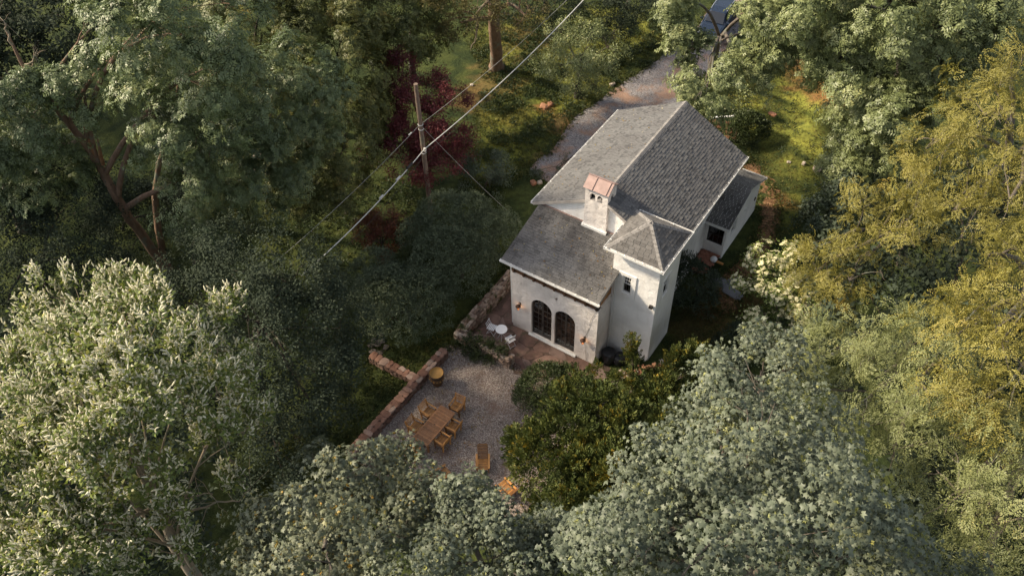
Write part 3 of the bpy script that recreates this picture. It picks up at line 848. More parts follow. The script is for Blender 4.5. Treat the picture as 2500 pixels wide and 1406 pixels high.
# side porch with its own gabled roof
AX0, AX1, AY0, AY1 = 6.02, 7.14, 9.55, 14.0
an = MB()
AWIN = [(6.14, 1.40), (7.02, 1.40), (7.02, 2.62), (6.14, 2.62)]
panel(an, [(5.75, -0.3), (AX1, -0.3), (AX1, 2.92), (5.75, 2.92)], [AWIN], (0, AY0, 0), X, Z, (0, -1, 0), 0.15)
ASW = [(10.3, 1.45), (11.05, 1.45), (11.05, 2.45), (10.3, 2.45)]
panel(an, [(AY0 + 0.15, -0.3), (AY1, -0.3), (AY1, 2.8), (11.9, 3.72), (AY0 + 0.15, 2.95)], [ASW], (AX1, 0, 0), Y, Z, X, 0.15)
panel(an, [(11.2, -0.3), (AY1, -0.3), (AY1, 2.8), (11.9, 3.72), (11.2, 3.5)], [], (5.75, 0, 0), Y, Z, (-1, 0, 0), 0.15)
panel(an, [(5.9, -0.3), (AX1 - 0.15, -0.3), (AX1 - 0.15, 2.8), (5.9, 2.8)], [], (0, AY1, 0), X, Z, (0, 1, 0), 0.15)
an.build('wall', m_white, house)
am = MB()
aR = Vector((7.32, 11.9, 3.86)); aF = Vector((7.32, 9.28, 2.97)); aB = Vector((7.32, 14.2, 2.86)); s_ = Vector((1.42, 0, 0))
deck(am, [aF - s_, aF, aR, aR - s_], 0.09, (0, -0.32, 0.95)); deck(am, [aR - s_, aR, aB, aB - s_], 0.09, (0, 0.4, 0.92))
porch_roof = am.build('roof', m_trim, house)
vf = aR - aF; vb = aR - aB
roof_plane(aF - s_, X, vf, [(0, -0.02), (1.42, -0.02), (1.42, vf.length), (0, vf.length)], m_sh_annex, 'shingle_field', 0, 0.26, 0.15, 21, porch_roof)
roof_plane(aB, (-1, 0, 0), vb, [(0, -0.02), (1.42, -0.02), (1.42, vb.length), (0, vb.length)], m_sh_annex, 'shingle_field', 0, 0.26, 0.15, 22, porch_roof)
gutter(aF - s_ + Vector((0, -0.01, 0)), aF + Vector((0.03, -0.01, 0)), (0, -1, 0), house)
gutter(aB + Vector((0.03, 0.01, 0)), aB - s_ + Vector((0, 0.01, 0)), (0, 1, 0), house)
pw = sash_window(ASW, 'x', AX1, 1, lower=False)
pf = MB()
for (x0, x1, z0, z1) in ((6.14, 6.19, 1.40, 2.62), (6.97, 7.02, 1.40, 2.62), (6.19, 6.97, 2.57, 2.62), (6.19, 6.97, 1.40, 1.45)):
    pf.box(((x0 + x1) / 2, AY0 + 0.07, (z0 + z1) / 2), (x1 - x0, 0.06, z1 - z0))
for x in (6.45, 6.72): pf.box((x, AY0 + 0.07, 2.01), (0.03, 0.05, 1.12))
pf.box((6.58, AY0 + 0.071, 1.95), (0.78, 0.048, 0.03))
pwin = pf.build('window', m_iron, house)
g_ = MB(); g_.box((6.58, AY0 + 0.09, 2.0), (0.8, 0.006, 1.14)); g_.build('pane', m_glass, pwin)
g_ = MB(); g_.box((6.5, AY0 + 0.7, 1.6), (1.0, 0.02, 2.4)); g_.build('room_backing', m_dark, pwin)
vt = MB(); vt.lathe([(0.1, -0.02), (0.12, 0.0), (0.11, 0.03), (0.02, 0.035)], 12)
for (y, z) in ((13.55, 1.78), (12.1, 2.15)):
    o = vt.build('wall_vent', m_iron if y > 13 else m_trim, house, (AX1 + 0.01, y, z), (0, math.pi / 2, 0))

# wall lanterns: iron bracket, lantern body, glowing bulb
def lantern(x, z):
    k = MB(); k.box((x, -0.012, z + 0.02), (0.09, 0.022, 0.2)); k.tube([(x, -0.02, z + 0.1), (x, -0.10, z + 0.22), (x, -0.19, z + 0.2), (x, -0.2, z + 0.12)], 0.012, 6)
    o = k.build('wall_lantern', m_iron, house)
    o['label'] = 'rusty iron lantern with a warm bulb beside the arched doors'
    h_ = MB(); h_.lathe([(0.02, 0.13), (0.05, 0.11), (0.135, 0.03), (0.14, 0.01), (0.10, 0.0)], 12, (x, -0.2, z)); h_.build('lamp_hood', m_rust, o)
    c_ = MB()
    for a in range(6):
        ca_, sa_ = math.cos(a * math.pi / 3), math.sin(a * math.pi / 3)
        c_.bar((x + 0.085 * ca_, -0.2 + 0.085 * sa_, z), (x + 0.055 * ca_, -0.2 + 0.055 * sa_, z - 0.2), 0.014, 0.014)
    c_.lathe([(0.01, -0.27), (0.03, -0.24), (0.062, -0.21), (0.062, -0.19)], 10, (x, -0.2, z)); c_.build('lamp_cage', m_rust, o)
    b_ = MB(); b_.lathe([(0.004, 0.05), (0.03, 0.02), (0.036, -0.01), (0.004, -0.06)], 10, (x, -0.2, z - 0.08)); b_.build('bulb', m_bulb, o)
    l_ = bpy.data.lights.new('lantern_glow', 'POINT'); l_.energy = 1.6; l_.color = (1, 0.5, 0.2); l_.shadow_soft_size = 0.04
    lo = bpy.data.objects.new('lantern_glow', l_); COL.objects.link(lo); lo.location = (x, -0.2, z - 0.17); lo.parent = o
lantern(0.48, 1.93); lantern(4.19, 1.73)
fd = MB(); fd.box((6.82, TY0 - 0.09, 4.5), (0.17, 0.12, 0.15)); fd.bar((6.82, TY0, 4.45), (6.82, TY0 - 0.08, 4.48), 0.04, 0.04); fd.build('floodlight', m_iron, house)
cr_ = MB(); cr_.bar((2.52, -0.012, 3.45), (2.58, -0.012, 3.68), 0.03, 0.02); cr_.bar((2.47, -0.014, 3.55), (2.60, -0.014, 3.60), 0.02, 0.02); cr_.build('iron_hook', m_rust, house)
wr = MB(); wr.tube([(4.72, -0.012, 4.1), (4.45, -0.03, 3.3), (4.33, -0.02, 2.4), (4.22, -0.03, 1.9)], 0.006, 5); wr.tube([(4.2, -0.03, 1.5), (4.28, -0.03, 0.9), (4.35, -0.02, 0.1)], 0.006, 5)
wr.build('lamp_cable', m_iron, house)
ds = MB(); ds.tube([(4.93, 1.18, 5.6), (4.93, 1.18, 3.0), (4.9, 1.16, 0.2)], 0.035, 8); ds.tube([(-0.09, 0.02, 5.1), (-0.09, 0.1, 4.3), (-0.08, 0.1, 0.1)], 0.035, 8)
ds.build('downpipe', m_trim, house)

# ------------------------------------------------------------------ flagstone patio
m_flag = piece_mat('red_flagstone', [(0.0, (0.120, 0.070, 0.055)), (0.4, (0.150, 0.088, 0.068)), (0.75, (0.175, 0.108, 0.086)), (1.0, (0.205, 0.145, 0.122))], 0.75, 2.2, 0.45, 0.02, ((0.085, 0.07, 0.045), 0.58))
m_joint = plain('patio_joint', (0.095, 0.062, 0.047), 0.95, 0.4, 8)
P_PATIO = [(-1.45, -1.75), (1.2, -1.95), (1.75, -2.6), (4.9, -1.1), (5.6, -0.5), (5.6, 0.3), (4.82, 0.3), (4.82, -0.003), (-0.003, -0.003), (-0.003, 2.2), (-1.45, 2.2)]
pb = MB(); pb.prism(rough_outline(P_PATIO, 0.3, 0.03, 9), -0.05, 0.02)
patio = pb.build('patio', m_joint); tag(patio, kind='structure')
rnd = random.Random(5)
pts = []
yv = -3.1
gridp = {}
for i in range(-4, 12):
    for j in range(-5, 6):
        gridp[i, j] = (i * 0.78 + rnd.uniform(-0.34, 0.34) + (0.35 if j % 2 else 0), j * 0.74 + rnd.uniform(-0.32, 0.32))
WALLBOX = [(-0.02, -0.02), (4.84, -0.02)]
for i in range(-4, 11):
    for j in range(-5, 5):
        q = [gridp[i, j], gridp[i + 1, j], gridp[i + 1, j + 1], gridp[i, j + 1]]
        cx = sum(p[0] for p in q) / 4; cy = sum(p[1] for p in q) / 4
        q = [(cx + (p[0] - cx) * 0.975, cy + (p[1] - cy) * 0.975) for p in q]
        # cut corners for a broken outline
        r_ = []
        for k in range(4):
            a, b_, c_ = q[k - 1], q[k], q[(k + 1) % 4]
            f1, f2 = rnd.uniform(0.03, 0.30), rnd.uniform(0.03, 0.30)
            r_ += [(b_[0] + (a[0] - b_[0]) * f1, b_[1] + (a[1] - b_[1]) * f1), (b_[0] + (c_[0] - b_[0]) * f2, b_[1] + (c_[1] - b_[1]) * f2)]
        if cy > -0.45:
            r_ = clip_convex(r_, [(-3, -3), (-0.01, -3), (-0.01, 3), (-3, 3)]) if cx < 0 else clip_convex(r_, [(-0.01, -3), (7, -3), (7, -0.01), (-0.01, -0.01)])
            if len(r_) < 3: continue
        if not bool(inside(P_PATIO, np.array(cx), np.array(cy))): continue
        f_ = MB(); f_.prism([(p[0] - cx, p[1] - cy) for p in r_], -0.04, 0.0)
        o = f_.build('flagstone', m_flag, patio, (cx, cy, 0.034 + rnd.uniform(-0.006, 0.012)), (rnd.uniform(-0.012, 0.012), rnd.uniform(-0.012, 0.012), 0))

# ------------------------------------------------------------------ stones and stone walls
def stone_mesh(name, m, seed, flat=1.0):
    r_ = random.Random(seed)
    bm = bmesh.new(); bmesh.ops.create_cube(bm, size=1.0)
    bmesh.ops.bevel(bm, geom=bm.edges[:], offset=0.2, segments=1, affect='EDGES', profile=0.6)
    for v in bm.verts:
        v.co *= 1 + r_.uniform(-0.11, 0.11)
        v.co += Vector((r_.uniform(-0.05, 0.05), r_.uniform(-0.05, 0.05), r_.uniform(-0.05, 0.05)))
    me = bpy.data.meshes.new(name); bm.to_mesh(me); bm.free(); me.materials.append(m); return me
MOSS = (0.055, 0.062, 0.022)
m_stone = piece_mat('field_stone', [(0.0, (0.12, 0.085, 0.065)), (0.3, (0.24, 0.165, 0.125)), (0.6, (0.31, 0.235, 0.185)), (0.85, (0.40, 0.33, 0.27)), (1.0, (0.17, 0.09, 0.065))], 0.9, 6, 0.4, 0.03, (MOSS, 0.54))
m_cstone = piece_mat('cap_stone', [(0.0, (0.165, 0.085, 0.060)), (0.35, (0.225, 0.12, 0.086)), (0.7, (0.27, 0.16, 0.118)), (0.92, (0.33, 0.24, 0.20)), (1.0, (0.17, 0.13, 0.11))], 0.85, 5, 0.35, 0.02, ((0.09, 0.075, 0.045), 0.64))
m_rstone = piece_mat('wall_stone', [(0.0, (0.10, 0.058, 0.045)), (0.5, (0.155, 0.092, 0.068)), (1.0, (0.20, 0.135, 0.105))], 0.9, 6, 0.35, 0.03)
m_mortar = plain('earth_core', (0.075, 0.058, 0.042), 0.95, 0.4, 5)
S_FIELD = [stone_mesh('stone', m_stone, 30 + i) for i in range(8)]
S_RED = [stone_mesh('stone', m_rstone, 50 + i) for i in range(6)]
S_CAP = [stone_mesh('cap_stone', m_cstone, 70 + i) for i in range(6)]

def stone_wall(name, label, cat, a, b_, w, h, z0, meshes, capm, l, ch_, seed, cap_flat, group=None, ends=True, core_m=None):
    """rubble wall from a to b_: courses of single stones on both faces and both ends, a row of cap stones on top"""
    r_ = random.Random(seed)
    a = Vector((*a, 0)); b_ = Vector((*b_, 0)); d = b_ - a; L = d.length; d.normalize(); n_ = Vector((-d.y, d.x, 0))
    rz = math.atan2(d.y, d.x)
    root = thing(name, label, cat, (a.x, a.y, z0), 0, group)
    k = MB(); k.bar(Vector((0, 0, h * 0.45)) + d * 0.08, Vector((0, 0, h * 0.45)) + d * (L - 0.08), w - 0.16, h * 0.9, Z)
    k.build('wall_core', core_m or m_mortar, root)
    def put(me, nm, p, s, rz_, tilt=0.12):
        o = link(nm, me, root, p, (r_.uniform(-tilt, tilt), r_.uniform(-tilt, tilt), rz_ + r_.uniform(-tilt, tilt)), s)
    hh = h if not cap_flat else h - 0.06
    z = 0.0
    while z < hh - 0.05:
        c_ = min(ch_ * r_.uniform(0.85, 1.2), hh - z)
        for side in (-1, 1):
            x = 0.0
            while x < L - 0.04:
                q = min(l * r_.uniform(0.65, 1.4), L - x)
                p = d * (x + q / 2) + n_ * side * (w / 2 - 0.09 + r_.uniform(-0.02, 0.02)) + Vector((0, 0, z + c_ / 2))
                put(r_.choice(meshes), 'stone', p, (q * 1.02, 0.22 * r_.uniform(0.85, 1.1), c_ * 1.04), rz, 0.07)
                x += q
        z += c_
    x = 0.0
    while x < L - 0.05:
        q = min(l * r_.uniform(0.75, 1.35) * (1.15 if cap_flat else 1.0), L - x)
        if cap_flat:
            sp = r_.uniform(0.35, 0.65) if r_.random() < 0.7 else 1.0
            for (o0, o1) in ((0, sp), (sp, 1)):
                if o1 - o0 < 0.05: continue
                p = d * (x + q / 2) + n_ * w * 1.04 * ((o0 + o1) / 2 - 0.5) + Vector((0, 0, h - 0.03 + r_.uniform(-0.006, 0.008)))
                put(r_.choice(capm), 'cap_stone', p, (q * 0.99, w * 1.04 * (o1 - o0) * 0.99, 0.075), rz, 0.015)
        else:
            for side in (-1, 0, 1):
                p = d * (x + q / 2 + r_.uniform(-0.06, 0.06)) + n_ * side * w * 0.30 + Vector((0, 0, h + r_.uniform(-0.05, 0.06)))
                put(r_.choice(capm), 'cap_stone', p, (q, w * 0.36, 0.2 * r_.uniform(0.7, 1.2)), rz, 0.2)
        x += q
    return root
stone_wall('garden_wall', 'mossy dry stone wall running along the narrow side of the small patio', 'wall', (-1.72, 2.45), (-1.72, -1.95), 0.50, 0.72, -0.02, S_FIELD, S_FIELD, 0.30, 0.19, 3, False)
stone_wall('garden_wall', 'mossy stone wall with creeper between the white garden chairs and the gravel', 'wall', (-1.95, -2.22), (1.42, -2.22), 0.50, 0.66, -0.02, S_FIELD, S_FIELD, 0.30, 0.19, 4, False)
stone_wall('terrace_wall', 'long low red stone wall with flat capstones edging the gravel terrace', 'wall', (-1.78, -3.45), (-1.86, -10.6), 0.44, 0.52, -0.02, S_RED, S_CAP, 0.27, 0.15, 5, True)
stone_wall('terrace_wall', 'short stone spur wall running off into the dark lawn', 'wall', (-2.04, -5.58), (-4.75, -5.62), 0.42, 0.50, -0.1, S_RED, S_CAP, 0.27, 0.15, 6, True)
# stepping stones at the end of the spur wall
m_step = piece_mat('step_slab', [(0.0, (0.10, 0.085, 0.075)), (1.0, (0.18, 0.15, 0.13))], 0.9, 4, 0.35, 0.02, (MOSS, 0.58))
S_STEP = [stone_mesh('stepping_stone', m_step, 90 + i) for i in range(4)]
r_ = random.Random(8)
for i in range(9):
    x, y = -4.95 - 0.30 * (i // 3) + r_.uniform(-0.1, 0.1), -5.25 + 0.42 * (i % 3) + 0.22 * (i // 3) + r_.uniform(-0.08, 0.08)
    tag(link('stepping_stone', S_STEP[i % 4], None, (x, y, float(hgt(x, y)) + 0.03), (0, 0, r_.uniform(0, 3)), (0.34, 0.27, 0.09)),
        'weathered flat stone laid beside the end of the spur wall', 'stone', 'stepping stones by the spur wall')
m_slab = piece_mat('grey_slab', [(0.0, (0.15, 0.15, 0.165)), (1.0, (0.23, 0.23, 0.25))], 0.85, 4, 0.25, 0.02)
S_SLAB = [stone_mesh('paving_slab', m_slab, 110 + i) for i in range(3)]
for i, (p, s, rz, lb) in enumerate((((8.68,7.58,0.5), (1.15, 0.6, 0.14), -0.2, 'long grey stone slab crossing the earth path by the white blossom shrub'),
                                  ((7.81,7.92,0.5), (0.8, 0.62, 0.14), 0.3, 'grey stone slab lying nearest the holly bush by the tower'),
                                  ((8.46,8.33,0.5), (0.75, 0.5, 0.12), 0.8, 'smaller grey slab set behind the long one on the earth path'))):
    tag(link('paving_slab', S_SLAB[i], None, (p[0], p[1], p[2] + 0.03), (0, 0, rz), s), lb, 'stone slab')
m_red = piece_mat('red_rock', [(0.0, (0.26, 0.12, 0.07)), (1.0, (0.33, 0.17, 0.10))], 0.9, 6, 0.3, 0.03)
m_pale = piece_mat('pale_rock', [(0.0, (0.36, 0.29, 0.23)), (1.0, (0.44, 0.38, 0.32))], 0.9, 6, 0.25, 0.03)
S_RR = [stone_mesh('rock', m_red, 130 + i) for i in range(4)]; S_PR = [stone_mesh('rock', m_pale, 140 + i) for i in range(3)]
for i, (p, s, ms, lb) in enumerate((
        ((-8.5,16.54,0), (0.75, 0.5, 0.4), S_RR, 'larger red rock on the lawn below the apple tree'), ((-8.28,17,0), (0.5, 0.45, 0.32), S_RR, 'smaller red rock touching the larger one below the apple tree'),
        ((-4.99,9.79,0), (0.6, 0.45, 0.35), S_RR, 'red rock at the near end of the gravel drive'), ((-4.71,10.04,0), (0.4, 0.35, 0.28), S_PR, 'pale rock next to the red rock at the drive end'),
        ((8.88,19.27,0.5), (0.72, 0.55, 0.4), S_PR, 'large pale rock on the sunny side lawn'), ((9.02,19.49,0.5), (0.4, 0.35, 0.3), S_PR, 'small pale rock leaning on the large pale rock'),
        ((8.04,19.36,0.5), (0.3, 0.25, 0.35), S_PR, 'small whitish stone alone on the sunny side lawn'), ((4.55,23.16,0.4), (0.7, 0.5, 0.22), S_RR, 'flat reddish stump stone in the sunny side lawn'),
        ((-5.92,21.13,0), (0.5, 0.35, 0.25), S_PR, 'pale rock at the lawn edge beside the drive'), ((-13.99,16.07,0), (0.28, 0.28, 0.2), S_PR, 'tiny white stone on the lawn near the pine trunk'),
        ((7.22,19.08,0.5), (0.3, 0.25, 0.16), S_PR, 'small pale stone at the edge of the cottage shadow'))):
    tag(link('rock', ms[i % len(ms)], None, (p[0], p[1], p[2] + s[2] * 0.3), (0.1, 0.1, i * 1.3), tuple(q * 0.72 for q in s)), lb, 'rock')
# rough stones edging the bed at the foot of the tower
for i in range(26):
    a = i / 25
    x = 6.2 + 1.6 * a + r_.uniform(-0.14, 0.14); y = 0.1 + 1.3 * a ** 1.5 + r_.uniform(-0.14, 0.14)
    s = r_.uniform(0.22, 0.42)
    tag(link('bed_stone', S_RR[i % 4] if i % 3 else S_PR[i % 3], None, (x, y, float(hgt(x, y)) + 0.1 + (0.15 if i % 4 == 0 else 0)), (r_.uniform(-.4, .4), r_.uniform(-.4, .4), r_.uniform(0, 3)), (s, s * 0.85, s * 0.7)),
        'rough red or pale stone edging the bed at the tower foot', 'stone', 'stones edging the bed at the tower foot')

# ------------------------------------------------------------------ outdoor furniture
def wood_mat(name, col, stretch):
    m = piece_mat(name, [(0.0, tuple(c * 0.75 for c in col)), (0.5, col), (1.0, tuple(c * 1.3 for c in col))], 0.55, 4, 0.3, 0.004, None, 0.4)
    return m
m_teak = wood_mat('oiled_teak', (0.40, 0.19, 0.056), (1, 1, 1))
m_ttop = wood_mat('table_teak', (0.31, 0.148, 0.066), (1, 1, 1))
m_teakd = wood_mat('dark_teak', (0.17, 0.078, 0.028), (1, 1, 1))

def slat_mesh(w, d, h, m):
    k = MB(); k.box((0, 0, 0), (w, d, h)); return k.mesh('slat', m)

def make_chair(label):
    t = thing('garden_chair', label, 'chair', (0, 0, 0), 0, 'wooden armchairs round the garden table')
    W_, D_, SH_ = 0.56, 0.52, 0.43
    for sx in (-1, 1):
        k = MB(); k.box((sx * 0.255, D_ / 2 - 0.03, 0.315), (0.05, 0.05, 0.63)); k.build('leg', m_teakd, t)
        k = MB(); k.bar((sx * 0.255, -D_ / 2 + 0.02, 0.0), (sx * 0.255, -D_ / 2 - 0.02, SH_), 0.05, 0.05); k.bar((sx * 0.255, -D_ / 2 - 0.02, SH_ - 0.01), (sx * 0.255, -D_ / 2 - 0.12, 0.90), 0.05, 0.045); k.build('leg', m_teak, t)
        k = MB(); k.bar((sx * 0.262, -D_ / 2 - 0.06, 0.645), (sx * 0.262, D_ / 2 + 0.02, 0.645), 0.065, 0.03); k.build('armrest', m_teak, t)
    k = MB()
    for sy in (-1, 1): k.box((0, sy * (D_ / 2 - 0.03), SH_ - 0.055), (0.46, 0.03, 0.07))
    for sx in (-1, 1): k.box((sx * 0.255, 0, SH_ - 0.055), (0.03, D_ - 0.11, 0.07))
    k.build('seat_frame', m_teakd, t)
    sm_ = slat_mesh(0.47, 0.052, 0.02, m_teak)
    for i in range(7): link('seat_slat', sm_, t, (0, -D_ / 2 + 0.045 + i * 0.070, SH_ - 0.008))
    bm2 = slat_mesh(0.46, 0.018, 0.045, m_teak)
    for i in range(6):
        f = i / 5; link('back_slat', bm2, t, (0, -D_ / 2 - 0.03 - 0.085 * f, SH_ + 0.09 + 0.36 * f), (-0.2, 0, 0))
    return t
CH = [((0.72, -5.86), math.pi, 'wooden armchair at the far head of the garden table, nearest the clay urn'),
      ((-0.20, -6.83), -math.pi / 2, 'wooden armchair on the low wall side of the table, nearer the cottage'),
      ((-0.21, -7.79), -math.pi / 2, 'wooden armchair on the low wall side of the table, farther from the cottage'),
      ((1.24, -6.88), math.pi / 2, 'wooden armchair on the open gravel side of the table, nearer the cottage'),
      ((1.25, -7.74), math.pi / 2, 'wooden armchair on the open gravel side of the table, nearer the maple'),
      ((0.50, -8.92), 0.0, 'wooden armchair at the near head of the table, half under the maple')]
c0 = make_chair(CH[0][2])
for i, (p, rz, lb) in enumerate(CH):
    o = c0 if i == 0 else copy_tree(c0, label=lb)
    o.location = (p[0], p[1], 0.014); o.rotation_euler = (0, 0, rz + (0.08, -0.05, 0.04, 0.06, -0.03, 0.05)[i])

tb = thing('dining_table', 'long slatted wooden table set out on the gravel with six armchairs', 'table', (0.60, -7.43, 0.014), -0.01)
TW, TL = 0.84, 2.12
sm_ = slat_mesh(TW - 0.10, 0.060, 0.024, m_ttop)
for i in range(25):
    y = -TL / 2 + 0.09 + i * (TL - 0.18) / 24
    link('table_slat', sm_, tb, (0, y, 0.738))
for sx in (-1, 1):
    k = MB(); k.box((sx * (TW / 2 - 0.025), 0, 0.735), (0.05, TL, 0.034)); k.build('edge_board', m_ttop, tb)
k = MB()
for sy in (-1, 1): k.box((0, sy * (TL / 2 - 0.025), 0.735), (TW - 0.102, 0.048, 0.032))
k.build('edge_board', m_ttop, tb)
for sx in (-1, 1):
    k = MB(); k.box((sx * (TW / 2 - 0.09), 0, 0.67), (0.03, TL - 0.2, 0.09)); k.build('apron', m_teakd, tb)
    for sy in (-1, 1):
        k = MB(); k.box((sx * (TW / 2 - 0.09), sy * (TL / 2 - 0.13), 0.36), (0.075, 0.075, 0.71)); k.build('leg', m_teakd, tb)
k = MB(); k.lathe([(0.001, 0.0), (0.03, 0.0), (0.03, 0.008), (0.001, 0.008)], 12, (0, 0.05, 0.751)); k.build('parasol_hole_cap', m_iron, tb)

def lounge(label):
    t = thing('lounge_chair', label, 'chair', (0, 0, 0), 0, 'slatted wooden lounge chairs on the gravel')
    for sx in (-1, 1):
        k = MB(); k.bar((sx * 0.30, 0.42, 0.0), (sx * 0.30, 0.42, 0.55), 0.055, 0.055); k.build('leg', m_teakd, t)
        k = MB(); k.bar((sx * 0.30, -0.40, 0.0), (sx * 0.30, -0.28, 0.56), 0.055, 0.055); k.build('leg', m_teakd, t)
        k = MB(); k.box((sx * 0.335, 0.05, 0.585), (0.11, 0.92, 0.03)); k.build('armrest', m_teak, t)
        k = MB(); k.bar((sx * 0.27, 0.46, 0.40), (sx * 0.27, -0.42, 0.26), 0.035, 0.08); k.build('side_rail', m_teak, t)
        k = MB(); k.bar((sx * 0.265, -0.22, 0.26), (sx * 0.265, -0.72, 1.05), 0.04, 0.06); k.build('back_rail', m_teakd, t)
    s1 = slat_mesh(0.52, 0.062, 0.02, m_teak)
    for i in range(9): link('seat_slat', s1, t, (0, 0.46 - i * 0.083, 0.445 - i * 0.0132), (0.157, 0, 0))
    s2 = slat_mesh(0.50, 0.02, 0.066, m_teakd)
    for i in range(11):
        f = i / 10; link('back_slat', s2, t, (0, -0.245 - 0.475 * f, 0.34 + 0.72 * f), (0.56, 0, 0))
    return t
l0 = lounge('slatted wooden lounge chair standing alone in the open gravel')
l0.location = (3.42, -7.60, 0.014); l0.rotation_euler = (0, 0, math.atan2(-0.57, -0.82) * 0 + math.pi + 0.60)
l0.scale = (0.82, 0.82, 0.82)
copy_tree(l0, (5.05, -8.15, 0.014), math.pi / 2 - 0.25, 'orange brown lounge chair peeping out between the conifer and the maple')
copy_tree(l0, (2.25, -9.15, 0.014), -0.35, 'lounge chair almost hidden behind the grey maple, only its back edge showing')

# clay fire urn
m_clay = plain('glazed_clay', (0.10, 0.052, 0.024), 0.5, 0.5, 9, bmp=0.02)
m_clay2 = plain('ochre_clay', (0.40, 0.225, 0.065), 0.6, 0.2, 5)
ur = thing('fire_urn', 'round brown clay urn with an ochre bowl inside, against the low wall', 'urn', (-1.05, -5.05, 0.014))
k = MB(); k.lathe([(0.18, 0.0), (0.24, 0.02), (0.26, 0.10), (0.22, 0.16), (0.27, 0.26), (0.335, 0.42), (0.35, 0.55), (0.31, 0.66), (0.29, 0.70), (0.36, 0.80), (0.38, 0.84), (0.36, 0.865), (0.335, 0.85)], 28, (0, 0, 0), False); k.build('urn_body', m_clay, ur, smooth=True)
k = MB(); k.lathe([(0.336, 0.852), (0.32, 0.80), (0.27, 0.74), (0.16, 0.70), (0.01, 0.69)], 28, (0, 0, 0), False); k.build('bowl_lining', m_clay2, ur, smooth=True)
k = MB()
for a in range(14):
    c_, s_2 = math.cos(a * math.pi / 7), math.sin(a * math.pi / 7); k.lathe([(0.004, -0.05), (0.045, 0), (0.004, 0.05)], 6, (0.345 * c_, 0.345 * s_2, 0.50))
k.build('relief_band', m_clay2, ur)
k = MB(); k.lathe([(0.305, 0.635), (0.325, 0.645), (0.325, 0.672), (0.30, 0.68)], 28); k.build('iron_hoop', m_iron, ur)

# white bistro set
m_wm = plain('white_metal', (0.72, 0.72, 0.74), 0.4, 0.06, 5)
bt = thing('bistro_table', 'small round white metal table between two folding chairs', 'table', (0.02, -1.06, 0.04))
k = MB(); k.lathe([(0.005, 0.69), (0.285, 0.69), (0.30, 0.70), (0.30, 0.715), (0.29, 0.72), (0.005, 0.72)], 32); k.build('tabletop', m_wm, bt)
for a in range(2):
    for s in (-1, 1):
        k = MB(); c_, s_2 = math.cos(a * math.pi / 2 + 0.5), math.sin(a * math.pi / 2 + 0.5); k.tube([(-s * c_ * 0.22, -s * s_2 * 0.22, 0), (s * c_ * 0.12, s * s_2 * 0.12, 0.69)], 0.012, 6); k.build('leg', m_wm, bt)
def bistro_chair(label):
    t = thing('folding_chair', label, 'chair', (0, 0, 0), 0, 'white folding chairs at the bistro table')
    for sx in (-1, 1):
        k = MB(); k.tube([(sx * 0.185, 0.22, 0), (sx * 0.185, -0.16, 0.62), (sx * 0.185, -0.22, 0.85)], 0.013, 6); k.build('back_leg', m_wm, t)
        k = MB(); k.tube([(sx * 0.165, -0.24, 0), (sx * 0.165, 0.17, 0.45)], 0.012, 6); k.build('front_leg', m_wm, t)
    s1 = slat_mesh(0.40, 0.06, 0.016, m_wm)
    for i in range(5): link('seat_slat', s1, t, (0, -0.17 + i * 0.085, 0.455))
    s2 = slat_mesh(0.37, 0.014, 0.07, m_wm)
    for z in (0.67, 0.80): link('back_slat', s2, t, (0, -0.185 - (z - 0.67) * 0.25, z), (-0.2, 0, 0))
    k = MB(); k.tube([(-0.18, 0.19, 0.05), (0.18, 0.19, 0.05)], 0.01, 6); k.tube([(-0.16, -0.21, 0.04), (0.16, -0.21, 0.04)], 0.01, 6); k.build('cross_rod', m_wm, t)
    return t
b0 = bistro_chair('white folding chair against the mossy wall, left of the small table'); b0.location = (-0.60, -1.04, 0.04); b0.rotation_euler = (0, 0, -math.pi / 2 + 0.15)
copy_tree(b0, (0.62, -1.18, 0.04), math.pi / 2 - 0.35, 'white folding chair in the open patio, right of the small table')

# dark covered things by the tower
m_cover = plain('black_cover', (0.014, 0.014, 0.016), 0.5, 0.3, 4, bmp=0.06)
def blob(name, label, cat, loc, s, seed, m):
    bm = bmesh.new(); bmesh.ops.create_icosphere(bm, subdivisions=4, radius=1.0)
    r3 = np.random.default_rng(seed)
    for v in bm.verts:
        p = v.co.copy(); n_ = float(fbm(np.array(p.x * 1.5 + seed + 5), np.array(p.y * 1.5 + p.z * 1.1 + 9), seed, 3) - 0.5)
        v.co = p * (1 + 0.45 * n_)
        if v.co.z > 0.55: v.co.z = 0.55 + (v.co.z - 0.55) * 0.35
        v.co.z = max(v.co.z, -0.6)
    me = bpy.data.meshes.new(name); bm.to_mesh(me); bm.free(); me.materials.append(m)
    me.polygons.foreach_set('use_smooth', [True] * len(me.polygons))
    return tag(link(name, me, None, loc, (0, 0, seed * 1.1), s), label, cat)
blob('covered_grill', 'grill under a slumped black cover in the corner of wing and tower', 'grill cover', (5.22, 0.62, 0.42), (0.42, 0.36, 0.55), 2, m_cover)
blob('covered_grill', 'lower black covered heap beside the covered grill, against the tower', 'grill cover', (5.78, 0.78, 0.35), (0.38, 0.34, 0.42), 3, m_cover)
bn = thing('round_bin', 'dark round lidded bin standing in the shade right of the tower', 'bin', (8.0, 2.25, 0.5))
k = MB(); k.lathe([(0.22, 0), (0.30, 0.42), (0.31, 0.45)], 20); k.build('bin_body', m_cover, bn)
k = MB(); k.lathe([(0.33, 0.45), (0.33, 0.49), (0.25, 0.54), (0.01, 0.56)], 20); k.build('bin_lid', m_cover, bn)
